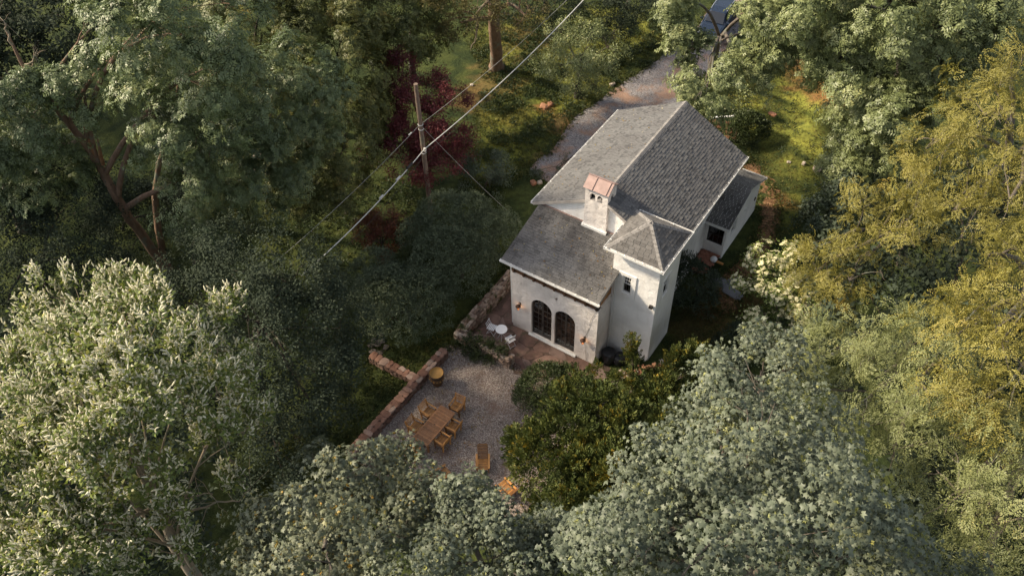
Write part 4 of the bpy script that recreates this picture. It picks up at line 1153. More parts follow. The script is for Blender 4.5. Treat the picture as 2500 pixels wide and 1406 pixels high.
# garden ornament by the porch door and the porch step
og = thing('garden_ornament', 'white globe ornament on a short post beside the porch steps', 'ornament', (6.95, 8.92, 0.45))
k = MB(); k.lathe([(0.02, 0.28), (0.12, 0.30), (0.18, 0.40), (0.19, 0.48), (0.14, 0.58), (0.05, 0.64), (0.005, 0.65)], 18); k.build('globe', m_wm, og, smooth=True)
k = MB(); k.lathe([(0.11, 0), (0.10, 0.05), (0.05, 0.08), (0.05, 0.28)], 14); k.build('post', m_iron, og)
k = MB(); k.bar((0.15, 0, 0.38), (0.55, 0.05, 0.33), 0.1, 0.09); k.build('cross_arm', m_teak, og)
stp = thing('porch_step', 'red brick steps and landing below the porch window', 'steps', (6.5, 8.9, 0.3))
m_brick = piece_mat('red_brick', [(0.0, (0.21, 0.085, 0.055)), (1.0, (0.30, 0.14, 0.095))], 0.9, 9, 0.3, 0.01)
kb = MB(); kb.box((0, 0, 0), (0.235, 0.115, 0.07)); brick_me = kb.mesh('brick', m_brick)
k = MB(); k.box((0, 0.1, 0.16), (0.98, 0.96, 0.5)); k.box((-0.2, -0.62, 0.02), (0.9, 0.46, 0.24)); k.build('step_core', m_mortar, stp)
for (bx0, by0, bz, nx_, ny_) in ((-0.37, -0.33, 0.44, 4, 8), (-0.53, -0.80, 0.17, 4, 4)):
    for i in range(nx_):
        for j in range(ny_):
            link('brick', brick_me, stp, (bx0 + i * 0.248 + (0.1 if j % 2 else 0), by0 + j * 0.122, bz))

# timber edge behind the cottage: white rail on posts above brown steps
rl = thing('hand_rail', 'white wooden rail on two posts behind the far gable of the cottage', 'railing', (2.2,21.09,0.3), 0)
ra, rb_ = Vector((1.63,20.03,1)), Vector((2.99,21.08,1)); o_ = Vector(rl.location)
k = MB(); k.bar(ra - o_, rb_ - o_, 0.12, 0.08); k.build('rail', m_trim, rl)
for q in (ra, rb_):
    k = MB(); k.box((q.x - o_.x, q.y - o_.y, (q.z - o_.z) / 2 - 0.1), (0.1, 0.1, q.z - o_.z + 0.1)); k.build('post', m_wood, rl)
sb = thing('timber_steps', 'brown timber steps and edging behind the far gable of the cottage', 'steps', (2.4,20.92,0.2), 0.35)
for i in range(4):
    k = MB(); k.box((0, -0.3 - 0.36 * i, 0.36 - 0.09 * i), (1.7 - 0.1 * i, 0.3, 0.06)); k.build('plank', wood_mat('step_timber', (0.19, 0.09, 0.05), (1, 1, 1)), sb)
k = MB()
for sx in (-0.7, 0.7): k.bar((sx, -0.1, 0.34), (sx, -1.5, 0.0), 0.06, 0.18)
k.build('stringer', m_wood, sb)

# ------------------------------------------------------------------ utility pole and wires
m_pole = bark_mat('grey_pole_wood', (0.13, 0.088, 0.066), (0.24, 0.175, 0.14), 9)
m_wire = plain('pale_cable', (0.60, 0.59, 0.57), 0.5, 0.05)
m_wire2 = plain('grey_wire', (0.36, 0.35, 0.33), 0.5, 0.3, 2)
m_wireb = plain('black_cable', (0.025, 0.024, 0.023), 0.6, 0.1)
PB = Vector((-8.70, 4.48, 0)); PT = Vector((-8.52, 4.33, 9.0))
up_ = thing('utility_pole', 'tall weathered wooden utility pole in front of the red maple', 'pole', PB)
k = MB(); k.tube([tuple((PT - PB) * t) for t in np.linspace(-0.03, 1, 9)], np.linspace(0.15, 0.108, 9), 14); k.build('pole', m_pole, up_)
def onpole(z): return PB + (PT - PB) * (z / 9.0)
k = MB()
for z in (6.45, 6.15, 4.55): p_ = onpole(z) - PB; k.lathe([(0.14, -0.025), (0.15, 0.0), (0.14, 0.025)], 14, tuple(p_))
k.build('steel_band', m_wire, up_)
k = MB(); p_ = onpole(4.9) - PB; k.box((p_.x + 0.19, p_.y - 0.1, p_.z), (0.12, 0.12, 0.2)); k.build('cable_clamp', m_wire, up_)
k = MB()
for z, dz in ((6.3, 0.0), (4.95, 0.0)):
    p_ = onpole(z) - PB; k.lathe([(0.02, -0.08), (0.05, -0.05), (0.03, 0), (0.05, 0.05), (0.02, 0.08)], 10, (p_.x - 0.2, p_.y + 0.06, p_.z))
k.build('insulator', m_wireb, up_)
def sag(a, b_, s, n=14):
    a = Vector(a); b_ = Vector(b_); return [tuple(a.lerp(b_, t) - Vector((0, 0, s * 4 * t * (1 - t)))) for t in np.linspace(0, 1, n)]
def cable(label, segs, rad, m, extra=None):
    t = thing('overhead_cable', label, 'cable', segs[0][0])
    o_ = Vector(segs[0][0])
    for s in segs:
        k = MB(); k.tube([tuple(Vector(p) - o_) for p in s], rad, 6); k.build('strand', m, t)
    if extra:
        for (p, r0, L, dr, mm) in extra:
            k = MB(); d_ = Vector(dr).normalized(); k.tube([tuple(Vector(p) - o_ - d_ * L / 2), tuple(Vector(p) - o_ + d_ * L / 2)], r0, 8); k.build('splice', mm, t)
    return t
q0 = Vector((-7.19,18.9,7)); q1 = onpole(4.95) + Vector((0.19, -0.13, 0)); q2 = Vector((-7.39,-5.52,5.3))
far = q0 + (q0 - q1) * 0.35 + Vector((0, 0, 0.6))
down = (q2 - q1).normalized()
cable('thick pale overhead cable running from the top edge past the pole into the dark trees', [sag(far, q0, 0.1), sag(q0, q1, 0.35), sag(q1, q2 + down * .9, 0.30)], 0.027, m_wire,
      [(q1 + down * 1.5 - Vector((0, 0, 0.1)), 0.075, 0.5, down, m_wireb), (q1 + down * 2.6 - Vector((0, 0, 0.14)), 0.06, 0.35, down, m_wire), (q1 + down * 4.2 - Vector((0, 0, 0.2)), 0.055, 0.3, down, m_wire)])
cable('thin black cable slung just below the thick pale cable', [sag(far - Vector((0, 0, .3)), q0 - Vector((0.1, 0.1, 0.30)), 0.1), sag(q0 - Vector((0.1, 0.1, 0.30)), q1 - Vector((0, 0, 0.35)), 0.45), sag(q1 - Vector((0, 0, 0.35)), q2 + down * 1.5 - Vector((0, 0, 0.4)), 0.6)], 0.011, m_wireb)
w0 = Vector((-7.15,16.85,8)); w1 = onpole(6.3) + Vector((-0.14, 0.05, 0)); w2 = Vector((-8.4,-5.8,6))
wf = w0 + (w0 - w1) * 0.35
dw = (w2 - w1).normalized()
cable('thin grey overhead wire attached high on the pole', [sag(wf, w0, 0.1), sag(w0, w1, 0.25), sag(w1, w2 + dw * .9, 0.2)], 0.0095, m_wire2, [(w1 + dw * 0.8, 0.035, 0.22, dw, m_wire)])
cable('thin guy wire falling from the pole towards the cottage garden', [sag(onpole(6.3) + Vector((0.14, 0, 0)), (-2.97,5.33,1.4), 0.15)], 0.008, m_wire2)

# ------------------------------------------------------------------ car on the drive
m_paint = plain('dark_blue_paint', (0.012, 0.022, 0.045), 0.25, 0.1, 2, spec=0.6)
m_cglass = glass_mat('car_glass', (0.06, 0.09, 0.14), 0.10)
m_tyre = plain('tyre_rubber', (0.015, 0.015, 0.016), 0.85, 0.2, 9)
m_chrome = plain('bright_trim', (0.65, 0.66, 0.68), 0.25, 0.05, 3, metal=0.8)
cf = Vector((-2.65,28.12,0)); cb_ = Vector((-3.24,34.37,0)); hd_ = (cf - cb_).normalized()
car = thing('parked_car', 'dark blue estate car parked on the gravel drive beneath the ash tree', 'car', ((cf.x + cb_.x) / 2, (cf.y + cb_.y) / 2, 0.02), math.atan2(hd_.y, hd_.x))
def loft(mb, secs, closed=True):
    """secs: list of (x, [(y,z)...]) rings with equal counts"""
    n = len(secs[0][1]); V_ = [(x, p[0], p[1]) for x, r in secs for p in r]; F_ = []
    for i in range(len(secs) - 1):
        for j in range(n): F_.append((i * n + j, i * n + (j + 1) % n, (i + 1) * n + (j + 1) % n, (i + 1) * n + j))
    F_.append(tuple(range(n))[::-1]); F_.append(tuple((len(secs) - 1) * n + j for j in range(n)))
    return mb.add(V_, F_)
def ring(w, z0, z1, r=0.12):
    return [(-w, z0), (w, z0), (w + 0.02, (z0 + z1) / 2), (w - r * 0.4, z1 - r * 0.4), (w - r * 1.6, z1), (-w + r * 1.6, z1), (-w + r * 0.4, z1 - r * 0.4), (-w - 0.02, (z0 + z1) / 2)]
k = MB(); loft(k, [(-2.3, ring(0.74, 0.35, 0.85)), (-2.2, ring(0.84, 0.25, 1.0)), (-1.2, ring(0.9, 0.22, 1.02)), (0.6, ring(0.9, 0.22, 1.0)), (1.3, ring(0.88, 0.22, 0.95)), (2.05, ring(0.82, 0.25, 0.84)), (2.25, ring(0.68, 0.35, 0.72))])
k.build('body', m_paint, car)
k = MB(); loft(k, [(-2.15, ring(0.78, 0.95, 1.05)), (-1.75, ring(0.68, 0.98, 1.52)), (-0.4, ring(0.66, 1.0, 1.56)), (0.25, ring(0.64, 1.0, 1.50)), (0.95, ring(0.76, 0.95, 1.02))]); k.build('cabin', m_paint, car)
k = MB(); k.add([(0.96, -0.68, 1.03), (0.96, 0.68, 1.03), (0.31, 0.54, 1.50), (0.31, -0.54, 1.50)], [(0, 1, 2, 3)]); k.build('windscreen', m_cglass, car)
for s in (-1, 1):
    k = MB(); k.add([(-1.7, s * 0.745, 1.06), (0.62, s * 0.775, 1.05), (0.2, s * 0.67, 1.44), (-1.55, s * 0.70, 1.46)], [(0, 1, 2, 3)]); k.build('side_window', m_cglass, car)
    k = MB(); k.bar((-1.8, s * 0.60, 1.585), (0.1, s * 0.58, 1.575), 0.04, 0.04); k.build('roof_rail', m_chrome, car)
    k = MB(); k.box((2.12, s * 0.58, 0.70), (0.22, 0.28, 0.12)); k.build('headlight', m_chrome, car)
    k = MB(); k.box((0.75, s * 0.98, 1.05), (0.12, 0.18, 0.12)); k.build('wing_mirror', m_paint, car)
    for x in (1.38, -1.35):
        k = MB(); k.lathe([(0.2, -0.10), (0.32, -0.10), (0.33, -0.05), (0.33, 0.05), (0.32, 0.10), (0.2, 0.10)], 20)
        o = k.build('wheel', m_tyre, car, (x, s * 0.82, 0.31), (math.pi / 2, 0, 0))
        k = MB(); k.lathe([(0.01, -0.085), (0.2, -0.098), (0.2, 0.098), (0.01, 0.085)], 14); k.build('rim', m_chrome, o)

# ------------------------------------------------------------------ foliage
CAMP = np.array([16.129, -23.160, 34.027])
def unit(v): return v / (np.linalg.norm(v, axis=-1, keepdims=True) + 1e-9)

class Shoot:
    """a small template spray of leaves, grown along +Z; quads only"""
    def __init__(s): s.v = []; s.f = []; s.t = []
    def leaf(s, base, d, nrm, L, W, tint, fold=0.12):
        base, d, nrm = (np.asarray(q, float) for q in (base, d, nrm)); d = unit(d); side = unit(np.cross(nrm, d)); n_ = np.cross(d, side)
        k = len(s.v)
        s.v += [base, base + d * L * 0.45 + side * W / 2 + n_ * L * fold, base + d * L - n_ * L * 0.12, base + d * L * 0.45 - side * W / 2 + n_ * L * fold]
        s.f.append((k, k + 1, k + 2, k + 3)); s.t.append(tint)
    def palmate(s, base, d, nrm, S, tint):
        base, d, nrm = (np.asarray(q, float) for q in (base, d, nrm)); d = unit(d); side = unit(np.cross(nrm, d)); n_ = np.cross(d, side)
        def P(a, r, z): a = math.radians(a); return base + (d * math.cos(a) + side * math.sin(a)) * r * S + n_ * z * S
        k = len(s.v); s.v.append(base + n_ * 0.03 * S)
        rs_ = random.Random(int(abs(base[0] * 7919 + base[1] * 104729 + base[2] * 1299709))); dr = [rs_.uniform(.75, 1.1) for _ in range(5)]; dp = [rs_.uniform(.05, .5) for _ in range(5)]
        nt_ = [(-150, .36), (-82, .44), (-27, .50), (27, .50), (82, .44), (150, .36)]; tp_ = [(-115, .66), (-54, .92), (0, 1.0), (54, .92), (115, .66)]
        s.v += [P(a, r, 0.05) for a, r in nt_] + [P(a, r * dr[q_], -dp[q_]) for q_, (a, r) in enumerate(tp_)]
        for i in range(5): s.f.append((k, k + 1 + i, k + 7 + i, k + 2 + i)); s.t.append(tint)
    def spike(s, base, d, L, W, tint):
        base, d = np.asarray(base, float), unit(np.asarray(d, float)); a = unit(np.cross(d, (0.3, 0.9, 0.2))); b_ = np.cross(d, a); k = len(s.v)
        s.v += [base + (a * c_ + b_ * e_) * W / 2 * r + d * L * z for z, r in ((0, .7), (.55, 1.0), (1, .25)) for c_, e_ in ((1, 0), (0, 1), (-1, 0), (0, -1))]
        for j in range(2):
            for i in range(4): s.f.append((k + j * 4 + i, k + j * 4 + (i + 1) % 4, k + j * 4 + 4 + (i + 1) % 4, k + j * 4 + 4 + i)); s.t.append(tint)
        s.f.append((k + 8, k + 9, k + 10, k + 11)); s.t.append(tint)
    def done(s): return np.array(s.v), np.array(s.f, np.int64), np.array(s.t)

def rot_dir(theta, phi): return np.array([math.sin(theta) * math.cos(phi), math.sin(theta) * math.sin(phi), math.cos(theta)])

def t_maple(r, S=0.108, n=14, young=True):
    s = Shoot(); ph = r.uniform(0, 6.28)
    for i in range(n):
        f = i / (n - 1); th = math.radians(100 - 72 * f + r.uniform(-14, 14)); ph += 2.4
        d = rot_dir(th, ph + r.uniform(-.3, .3)); pet = 0.10 + 0.20 * (1 - f) + r.uniform(0, .06)
        base = np.array([0, 0, 0.16 * f]) + d * pet
        up = unit(np.array([0, 0, 1.0]) + d * r.uniform(.1, .9) + r.normal(0, .22, 3))
        s.palmate(base, unit(d + np.array([0, 0, -0.35])), up, S * r.uniform(.55, 1.2), np.clip(r.normal(.44, .08), .1, .7))
    if young:
        for i in range(4):
            d = rot_dir(math.radians(r.uniform(15, 50)), r.uniform(0, 6.28)); s.palmate(np.array([0, 0, .2]) + d * .05, d, unit(np.array([0, 0, 1]) - d * .5), S * .55, r.uniform(.66, .90))
    return s.done()
def t_broad(r, L=0.12, n=12, span=0.42):
    s = Shoot()
    for i in range(n):
        f = i / (n - 1); d = rot_dir(math.radians(75 - 45 * f + r.uniform(-20, 20)), i * 2.4 + r.uniform(-.5, .5))
        b_ = np.array([r.uniform(-.06, .06), r.uniform(-.06, .06), f * span * .6]) + d * r.uniform(.02, .20)
        s.leaf(b_, unit(d + np.array([0, 0, -.35])), unit(np.array([0, 0, 1.0]) + r.normal(0, .35, 3)), L * r.uniform(.8, 1.3), L * r.uniform(.5, .7), np.clip(r.normal(.45, .13) + .12 * f, .05, .95))
    return s.done()
def t_pinnate(r, L=0.5, n=6, lf=0.15):
    s = Shoot(); ph = r.uniform(0, 6.28)
    for i in range(n):
        ph += 2.4 + r.uniform(-.3, .3); th0 = math.radians(r.uniform(25, 75)); p = np.array([0, 0, r.uniform(0, .1)]); d = rot_dir(th0, ph); ti = np.clip(r.normal(.45, .12), .1, .8)
        for j in range(4):
            p = p + d * L / 5; d = unit(d + np.array([0, 0, -.26])); sd = unit(np.cross(d, (0, 0, 1.0)) + 1e-6)
            for q in (-1, 1): s.leaf(p, unit(d * .55 + sd * q), unit(np.array([0, 0, 1.0]) + d * .3 + r.normal(0, .2, 3)), lf * r.uniform(.8, 1.15), lf * .42, np.clip(ti + r.normal(0, .06), 0, 1))
        s.leaf(p, d, np.array([0, 0, 1.0]), lf, lf * .42, ti)
    return s.done()
def t_feather(r, L=0.60, n=10, lf=0.055):
    s = Shoot(); d = np.array([0.55, 0, .83]); p = np.zeros(3); ti = r.normal(.48, .08)
    for i in range(n):
        p = p + unit(d) * L / n; d = unit(d + np.array([.05, r.uniform(-.08, .08), -.11])); sd = unit(np.cross(d, (0, 0, 1.0)))
        for q in (-1, 1):
            tw = unit(d * .75 + sd * q + np.array([0, 0, r.uniform(-.25, .1)])); tl = L * .30 * math.sin(math.pi * (i + 1.2) / (n + 1.5)) * r.uniform(.7, 1.2)
            for e_ in (0.35, 0.8):
                s.leaf(p + tw * tl * e_, unit(tw + d * .4 + r.normal(0, .25, 3)), unit(np.array([0, 0, 1.0]) + d * .3 + r.normal(0, .24, 3)), lf * r.uniform(.9, 1.5), lf * .46, np.clip(ti + r.normal(0, .05) + .1 * e_, 0, 1))
    return s.done()
def t_tuft(r, L=0.085, n=13, span=0.26, w=.45):
    s = Shoot()
    for i in range(n):
        d = rot_dir(math.radians(r.uniform(10, 95)), r.uniform(0, 6.28))
        s.leaf(d * span * r.uniform(.15, .55) + np.array([0, 0, r.uniform(0, span * .4)]), unit(d + np.array([0, 0, .25])), unit(d + np.array([0, 0, .8]) + r.normal(0, .3, 3)), L * r.uniform(.8, 1.3), L * w, np.clip(r.normal(.45, .15), 0, 1))
    return s.done()
def t_plume(r, L=0.46, n=20, lf=0.125):
    s = Shoot(); ti = r.normal(.42, .1)
    for i in range(n):
        f = i / n; d = rot_dir(math.radians(62 - 35 * f + r.uniform(-12, 12)), i * 2.4)
        s.leaf(np.array([0, 0, f * L]) + d * (.02 + .10 * (1 - f)), unit(d + np.array([0, 0, .7])), unit(d + r.normal(0, .3, 3)), lf * r.uniform(.8, 1.3), lf * .5, np.clip(ti + r.normal(0, .10) + .12 * f, 0, .8))
    return s.done()
def t_cherry(r, L=0.14):
    s = Shoot()
    for i in range(9):
        d = rot_dir(math.radians(80 - 5 * i + r.uniform(-15, 15)), i * 2.4)
        s.leaf(np.array([0, 0, .05 * i]) + d * .04, unit(d + np.array([0, 0, -.1])), unit(np.array([0, 0, 1.0]) + r.normal(0, .4, 3)), L * r.uniform(.8, 1.25), L * .55, np.clip(r.normal(.5, .18), .1, .95))
    return s.done()
def t_raceme(r, L=0.15):
    s = Shoot()
    for i in range(r.integers(3, 6)):
        d = unit(rot_dir(math.radians(r.uniform(10, 70)), r.uniform(0, 6.28)) + np.array([0, 0, .35]))
        s.spike(np.array([0, 0, .12 + .08 * i]) + d * .06, d, L * r.uniform(.7, 1.2), .050, np.clip(r.normal(.5, .2), 0, 1))
    return s.done()
def t_umbel(r, D=0.15):
    s = Shoot()
    for i in range(3):
        c_ = rot_dir(math.radians(r.uniform(0, 60)), r.uniform(0, 6.28)) * .16 + np.array([0, 0, .06]); k = len(s.v); n_ = 6
        for a in range(4):
            q = a * 1.571 + r.uniform(-.2, .2); s.leaf(c_, np.array([math.cos(q), math.sin(q), .1]), np.array([0, 0, 1.0]), D * .6, D * .7, np.clip(r.normal(.5, .2), 0, 1), 0.05)
    return s.done()

def variants(fn, count, seed, **kw):
    r = np.random.default_rng(seed); return [fn(r, **kw) for _ in range(count)]

def place(vars_, pos, ax, scale, r, dt=None):
    n = len(pos); ax = unit(ax)
    which = r.integers(0, len(vars_), n); spin = r.uniform(0, 2 * np.pi, n)
    ref = np.where(np.abs(ax[:, 2:3]) > .9, np.array([[1.0, 0, 0]]), np.array([[0, 0, 1.0]]))
    x = unit(np.cross(ref, ax)); y = np.cross(ax, x)
    c_, s_2 = np.cos(spin)[:, None], np.sin(spin)[:, None]
    x, y = x * c_ + y * s_2, y * c_ - x * s_2
    Vs, Fs, Ts, off = [], [], [], 0
    for k, (tv, tf, tt) in enumerate(vars_):
        i = np.nonzero(which == k)[0]
        if not len(i): continue
        P = (tv[None, :, 0:1] * x[i][:, None] + tv[None, :, 1:2] * y[i][:, None] + tv[None, :, 2:3] * ax[i][:, None]) * scale[i][:, None, None] + pos[i][:, None]
        Fq = tf[None] + (np.arange(len(i)) * len(tv))[:, None, None] + off
        T = np.broadcast_to(tt[None], (len(i), len(tt)))
        if dt is not None: T = T + dt[i][:, None]
        Vs.append(P.reshape(-1, 3)); Fs.append(Fq.reshape(-1, 4)); Ts.append(np.clip(T, 0, 1).ravel()); off += len(i) * len(tv)
    return np.concatenate(Vs), np.concatenate(Fs), np.concatenate(Ts)

def crown_points(lobes, cr, per, r, fill=0.5, up=0.45, zmin=None, sparse=1.0, hang=0.0, back=0.12, nbf=1.0, plate=False, dome=False):
    """spray positions and directions: each lobe carries clumps on its shell, each clump carries sprays"""
    Lc = np.array([l[:3] for l in lobes]); Lr = np.array([l[3] for l in lobes])
    P, A, D = [], [], []
    for i in range(len(Lr)):
        R = Lr[i]
        # boughs: smaller billows on the lobe, each with its own lit top and shaded underside
        nb = max(4, int(11 * nbf * min(1.6, R / 1.2)))
        bd = unit(r.normal(size=(nb, 3)) + np.array([0, 0, .25])); br = R * r.uniform(.30, .50, nb)
        bc = Lc[i] + bd * (R - br * (.75 if nbf >= 1 else .35))[:, None] * np.array([1, 1, .88]) + r.normal(0, .06 * R, (nb, 3))
        n = max(6, int(sparse * 4 * R * R / (cr * cr) * 0.78))
        j = r.integers(0, nb, n)
        d = unit(r.normal(size=(n, 3)) + bd[j] * .9 + np.array([0, 0, .45]))
        tc = unit(CAMP - Lc[i]); keep = (bd[j] @ tc > -.35) | (r.random(n) < back); d = d[keep]; j = j[keep]; n = len(d)
        c_ = bc[j] + d * (br[j] * (1 - .35 * r.random(n) ** 2))[:, None] * np.array([1, 1, .85])
        if dome:       # dense rounded shrubs: sprays sit close to one billowing surface
            n = max(8, int(4 * np.pi * R * R * .72 / (cr * cr) * sparse)); d = unit(r.normal(size=(n, 3))); d[:, 2] = np.where(d[:, 2] < -.3, -d[:, 2], d[:, 2]); j = r.integers(0, nb, n)
            bump_ = np.maximum(0, (unit(d) @ bd.T).max(1) - .75) * .55
            c_ = Lc[i] + d * (R * (.86 + bump_ + r.normal(0, .025, n)))[:, None] * np.array([1, 1, .9])
        if plate:      # layered boughs: flat plumes that run outwards and droop at the tip
            az = r.uniform(0, 2 * np.pi, nb); el = np.radians(r.uniform(-8, 62, nb)); bd = np.stack([np.cos(az) * np.cos(el), np.sin(az) * np.cos(el), np.sin(el)], 1)
            bl = R * r.uniform(.75, 1.25, nb); u = r.uniform(.08, 1, n) ** .8; j = r.integers(0, nb, n)
            lat = unit(np.cross(bd, np.array([0, 0, 1.0]))); w = r.uniform(-1, 1, n) * (1 - .72 * u) * .42 * R
            c_ = Lc[i] + bd[j] * (bl[j] * u)[:, None] + lat[j] * w[:, None] + np.array([0, 0, -1.0]) * (R * (.30 * u * u + .10 * (w / R) ** 2) - .12 * R)[:, None]
            d = unit(bd[j] + lat[j] * (np.sign(w) * .55)[:, None] + np.array([0, 0, -.15]) * u[:, None])
            keep = (bd[j] @ unit(CAMP - Lc[i]) > -.45) | (r.random(n) < back); c_, d, j = c_[keep], d[keep], j[keep]; n = len(d)
        q = np.linalg.norm(c_[:, None] - Lc[None], axis=2) / Lr[None]; q[:, i] = 9
        c_ok = (q.min(1) > (.80 if dome else .62)) | (r.random(n) < .12)
        c_, d, j = c_[c_ok], d[c_ok], j[c_ok]; n = len(c_)
        if not n: continue
        m = int(per)
        o = unit(r.normal(size=(n, m, 3))) * (r.random((n, m, 1)) ** .45) * cr * r.uniform(.65, 1.25, (n, 1, 1)); o[..., 2] *= .35 if plate else .75
        p = c_[:, None] + o
        a = d[:, None] * (1.2 if plate else .75) + o / cr * .55 + np.array([0, 0, up]) + r.normal(0, .28, (n, m, 3))
        lobe_t = r.normal(0, .06); bt_ = r.normal(0, .06, nb)
        cl = np.broadcast_to((r.normal(0, .06, n) + lobe_t + bt_[j])[:, None], (n, m))
        P.append(p.reshape(-1, 3)); A.append(a.reshape(-1, 3)); D.append(cl.ravel())
    P, A, D = np.concatenate(P), np.concatenate(A), np.concatenate(D)
    if zmin is not None:
        k = P[:, 2] > zmin; P, A, D = P[k], A[k], D[k]
    return P, A, D

TRIS = {}
def limbs(path, radii, lobes, r, thick=0.35, twigs=2, ring_=7, jag=0.25):
    """trunk along path, one limb to every lobe and a few twigs inside each"""
    Vs, Fs, off = [], [], 0
    def add(P, rad, n):
        nonlocal off
        V, F = tube_np(np.asarray(P, float), rad, n); Vs.append(V); Fs.append(F + off); off += len(V)
    path = np.asarray(path, float)
    t = np.linspace(0, 1, len(path)); tt = np.linspace(0, 1, max(len(path) * 3, 8))
    pp = np.stack([np.interp(tt, t, path[:, k]) for k in range(3)], 1); rr = np.interp(tt, t, radii)
    pp[1:-1] += r.normal(0, .03, pp[1:-1].shape) * rr[1:-1, None] * 3
    rr[0] *= 1.35
    add(pp, rr, 10)
    Lc = np.array([l[:3] for l in lobes]); Lr = np.array([l[3] for l in lobes]); m = len(Lc)
    nm = max(1, min(9, int(round(m / 3.5))))
    seeds = [int(np.argmax(Lc[:, 2]))]
    while len(seeds) < nm: seeds.append(int(np.argmax(np.min(np.linalg.norm(Lc[:, None] - Lc[seeds][None], axis=2), 1))))
    own = np.argmin(np.linalg.norm(Lc[:, None] - Lc[seeds][None], axis=2), 1)
    for g in range(nm):
        mem = np.nonzero(own == g)[0]; cen = Lc[mem].mean(0) - np.array([0, 0, .25 * Lr[mem].mean()])
        h = path[0, 2] + (cen[2] - path[0, 2]) * r.uniform(.5, .85)
        j = int(np.argmin(np.abs(pp[:, 2] - min(h, pp[-1, 2] - .05)) + .15 * np.linalg.norm(pp[:, :2] - cen[:2], axis=1)))
        a = pp[j]; L = np.linalg.norm(cen - a)
        if L < .25: cen = cen + np.array([0, 0, .3]); L = np.linalg.norm(cen - a)
        s = np.linspace(0, 1, 9)[:, None]
        bow = np.array([0, 0, 1.0]) * L * r.uniform(.02, .2)
        q = a + (cen - a) * s + bow * (s * (1 - s) * 4) + np.cumsum(r.normal(0, jag * L * .04, (9, 3)), 0) * s
        r0 = min(rr[j] * .65, .03 + L * .02) * (.75 + thick)
        rad = np.linspace(r0, max(.02, r0 * .4), 9)
        add(q, rad, ring_)
        for i in mem:
            k = r.integers(4, 9); b_ = q[k]; c_ = Lc[i]; L2 = np.linalg.norm(c_ - b_)
            s5 = np.linspace(0, 1, 6)[:, None]
            w = b_ + (c_ - b_) * s5 + np.cumsum(r.normal(0, .05 * L2, (6, 3)), 0) * s5 + np.array([0, 0, .1 * L2]) * (s5 * (1 - s5) * 4)
            add(w, np.linspace(max(.014, rad[k] * .6), .012, 6), 5)
            for _ in range(twigs):
                dd = unit(r.normal(size=3) + np.array([0, 0, .35])); e_ = w[-1] + dd * Lr[i] * r.uniform(.5, .95); b2 = w[r.integers(2, 6)]
                s4 = np.linspace(0, 1, 4)[:, None]
                add(b2 + (e_ - b2) * s4 + r.normal(0, .06 * Lr[i], (4, 3)) * (s4 * (1 - s4) * 4), np.linspace(.018, .006, 4), 4)
    return np.concatenate(Vs), np.concatenate(Fs)

def tree(name, label, cat, base, lobes, leaf, m, bark, cr=0.42, per=5, scale=1.0, up=0.45, path=None, radii=None, seed=1, group=None,
         flowers=None, fm=None, fl_rate=0.5, sparse=1.0, twigs=2, zmin=None, thick=0.35, crown_name='crown', back=0.12, flat=False, tint=0.0, nbf=1.0, plate=False, dome=False, rough=0.0, tvar=1.0):
    r = np.random.default_rng(seed)
    lobes0 = lobes
    if rough:      # uneven crown: boughs pushed in and out, with a thinner inner layer showing dark between them
        lobes = [(x + r.normal(0, .22 * R * rough), y + r.normal(0, .22 * R * rough), z + r.normal(0, .45 * R * rough), R * r.uniform(1 - .5 * rough, 1.0)) for x, y, z, R in lobes0]
        inner = [(x, y, z - 1.25 * R, R * .95) for x, y, z, R in lobes0[::2]]
    else: inner = []
    bz = base[2] if len(base) > 2 else float(hgt(base[0], base[1]))
    B = np.array([base[0], base[1], bz])
    root = thing(name, label, cat, tuple(B), 0, group)
    if path is None:
        zc = np.mean([l[2] for l in lobes]); cx = np.mean([l[0] for l in lobes]); cy = np.mean([l[1] for l in lobes])
        path = [B, B + (np.array([cx, cy, zc]) - B) * np.array([.15, .15, .4]), B + (np.array([cx, cy, zc]) - B) * np.array([.55, .55, .75]), np.array([cx, cy, zc])]
        h = zc - bz; radii = radii or [.045 * h ** .8 + .03, .036 * h ** .8 + .02, .024 * h ** .8 + .015, .03]
    V, F = limbs(path, radii, lobes, r, thick, twigs)
    link('trunk', quad_mesh('trunk', V - B, F, bark, smooth=True), root)
    zm = zmin if zmin is not None else bz + 0.02
    P, A, D = crown_points(lobes, cr, per, r, up=up, zmin=zm, sparse=sparse, back=back, nbf=nbf, plate=plate, dome=dome)
    if inner:
        P2, A2, D2 = crown_points(inner, cr * 1.25, per, r, up=up, zmin=zm, sparse=sparse * .5, back=.05)
        P, A, D = np.concatenate([P, P2]), np.concatenate([A, A2]), np.concatenate([D, D2 - .05])
    if flat: A = A * np.array([.6, .6, 1.0])
    V, F, T = place(leaf, P, A, r.uniform(.75, 1.25, len(P)) * scale, r, D * tvar + tint)
    link(crown_name, quad_mesh(crown_name, V - B, F, m, T), root)
    TRIS[label[:40]] = len(F) * 2
    if flowers is not None:
        k = (r.random(len(P)) < fl_rate) & (unit(A)[:, 2] > -.1)
        V, F, T = place(flowers, P[k], A[k] + np.array([0, 0, .5]), r.uniform(.8, 1.2, k.sum()) * scale, r, D[k])
        link('blossom', quad_mesh('blossom', V - B, F, fm, T), root); TRIS[label[:40]] += len(F) * 2
    return root

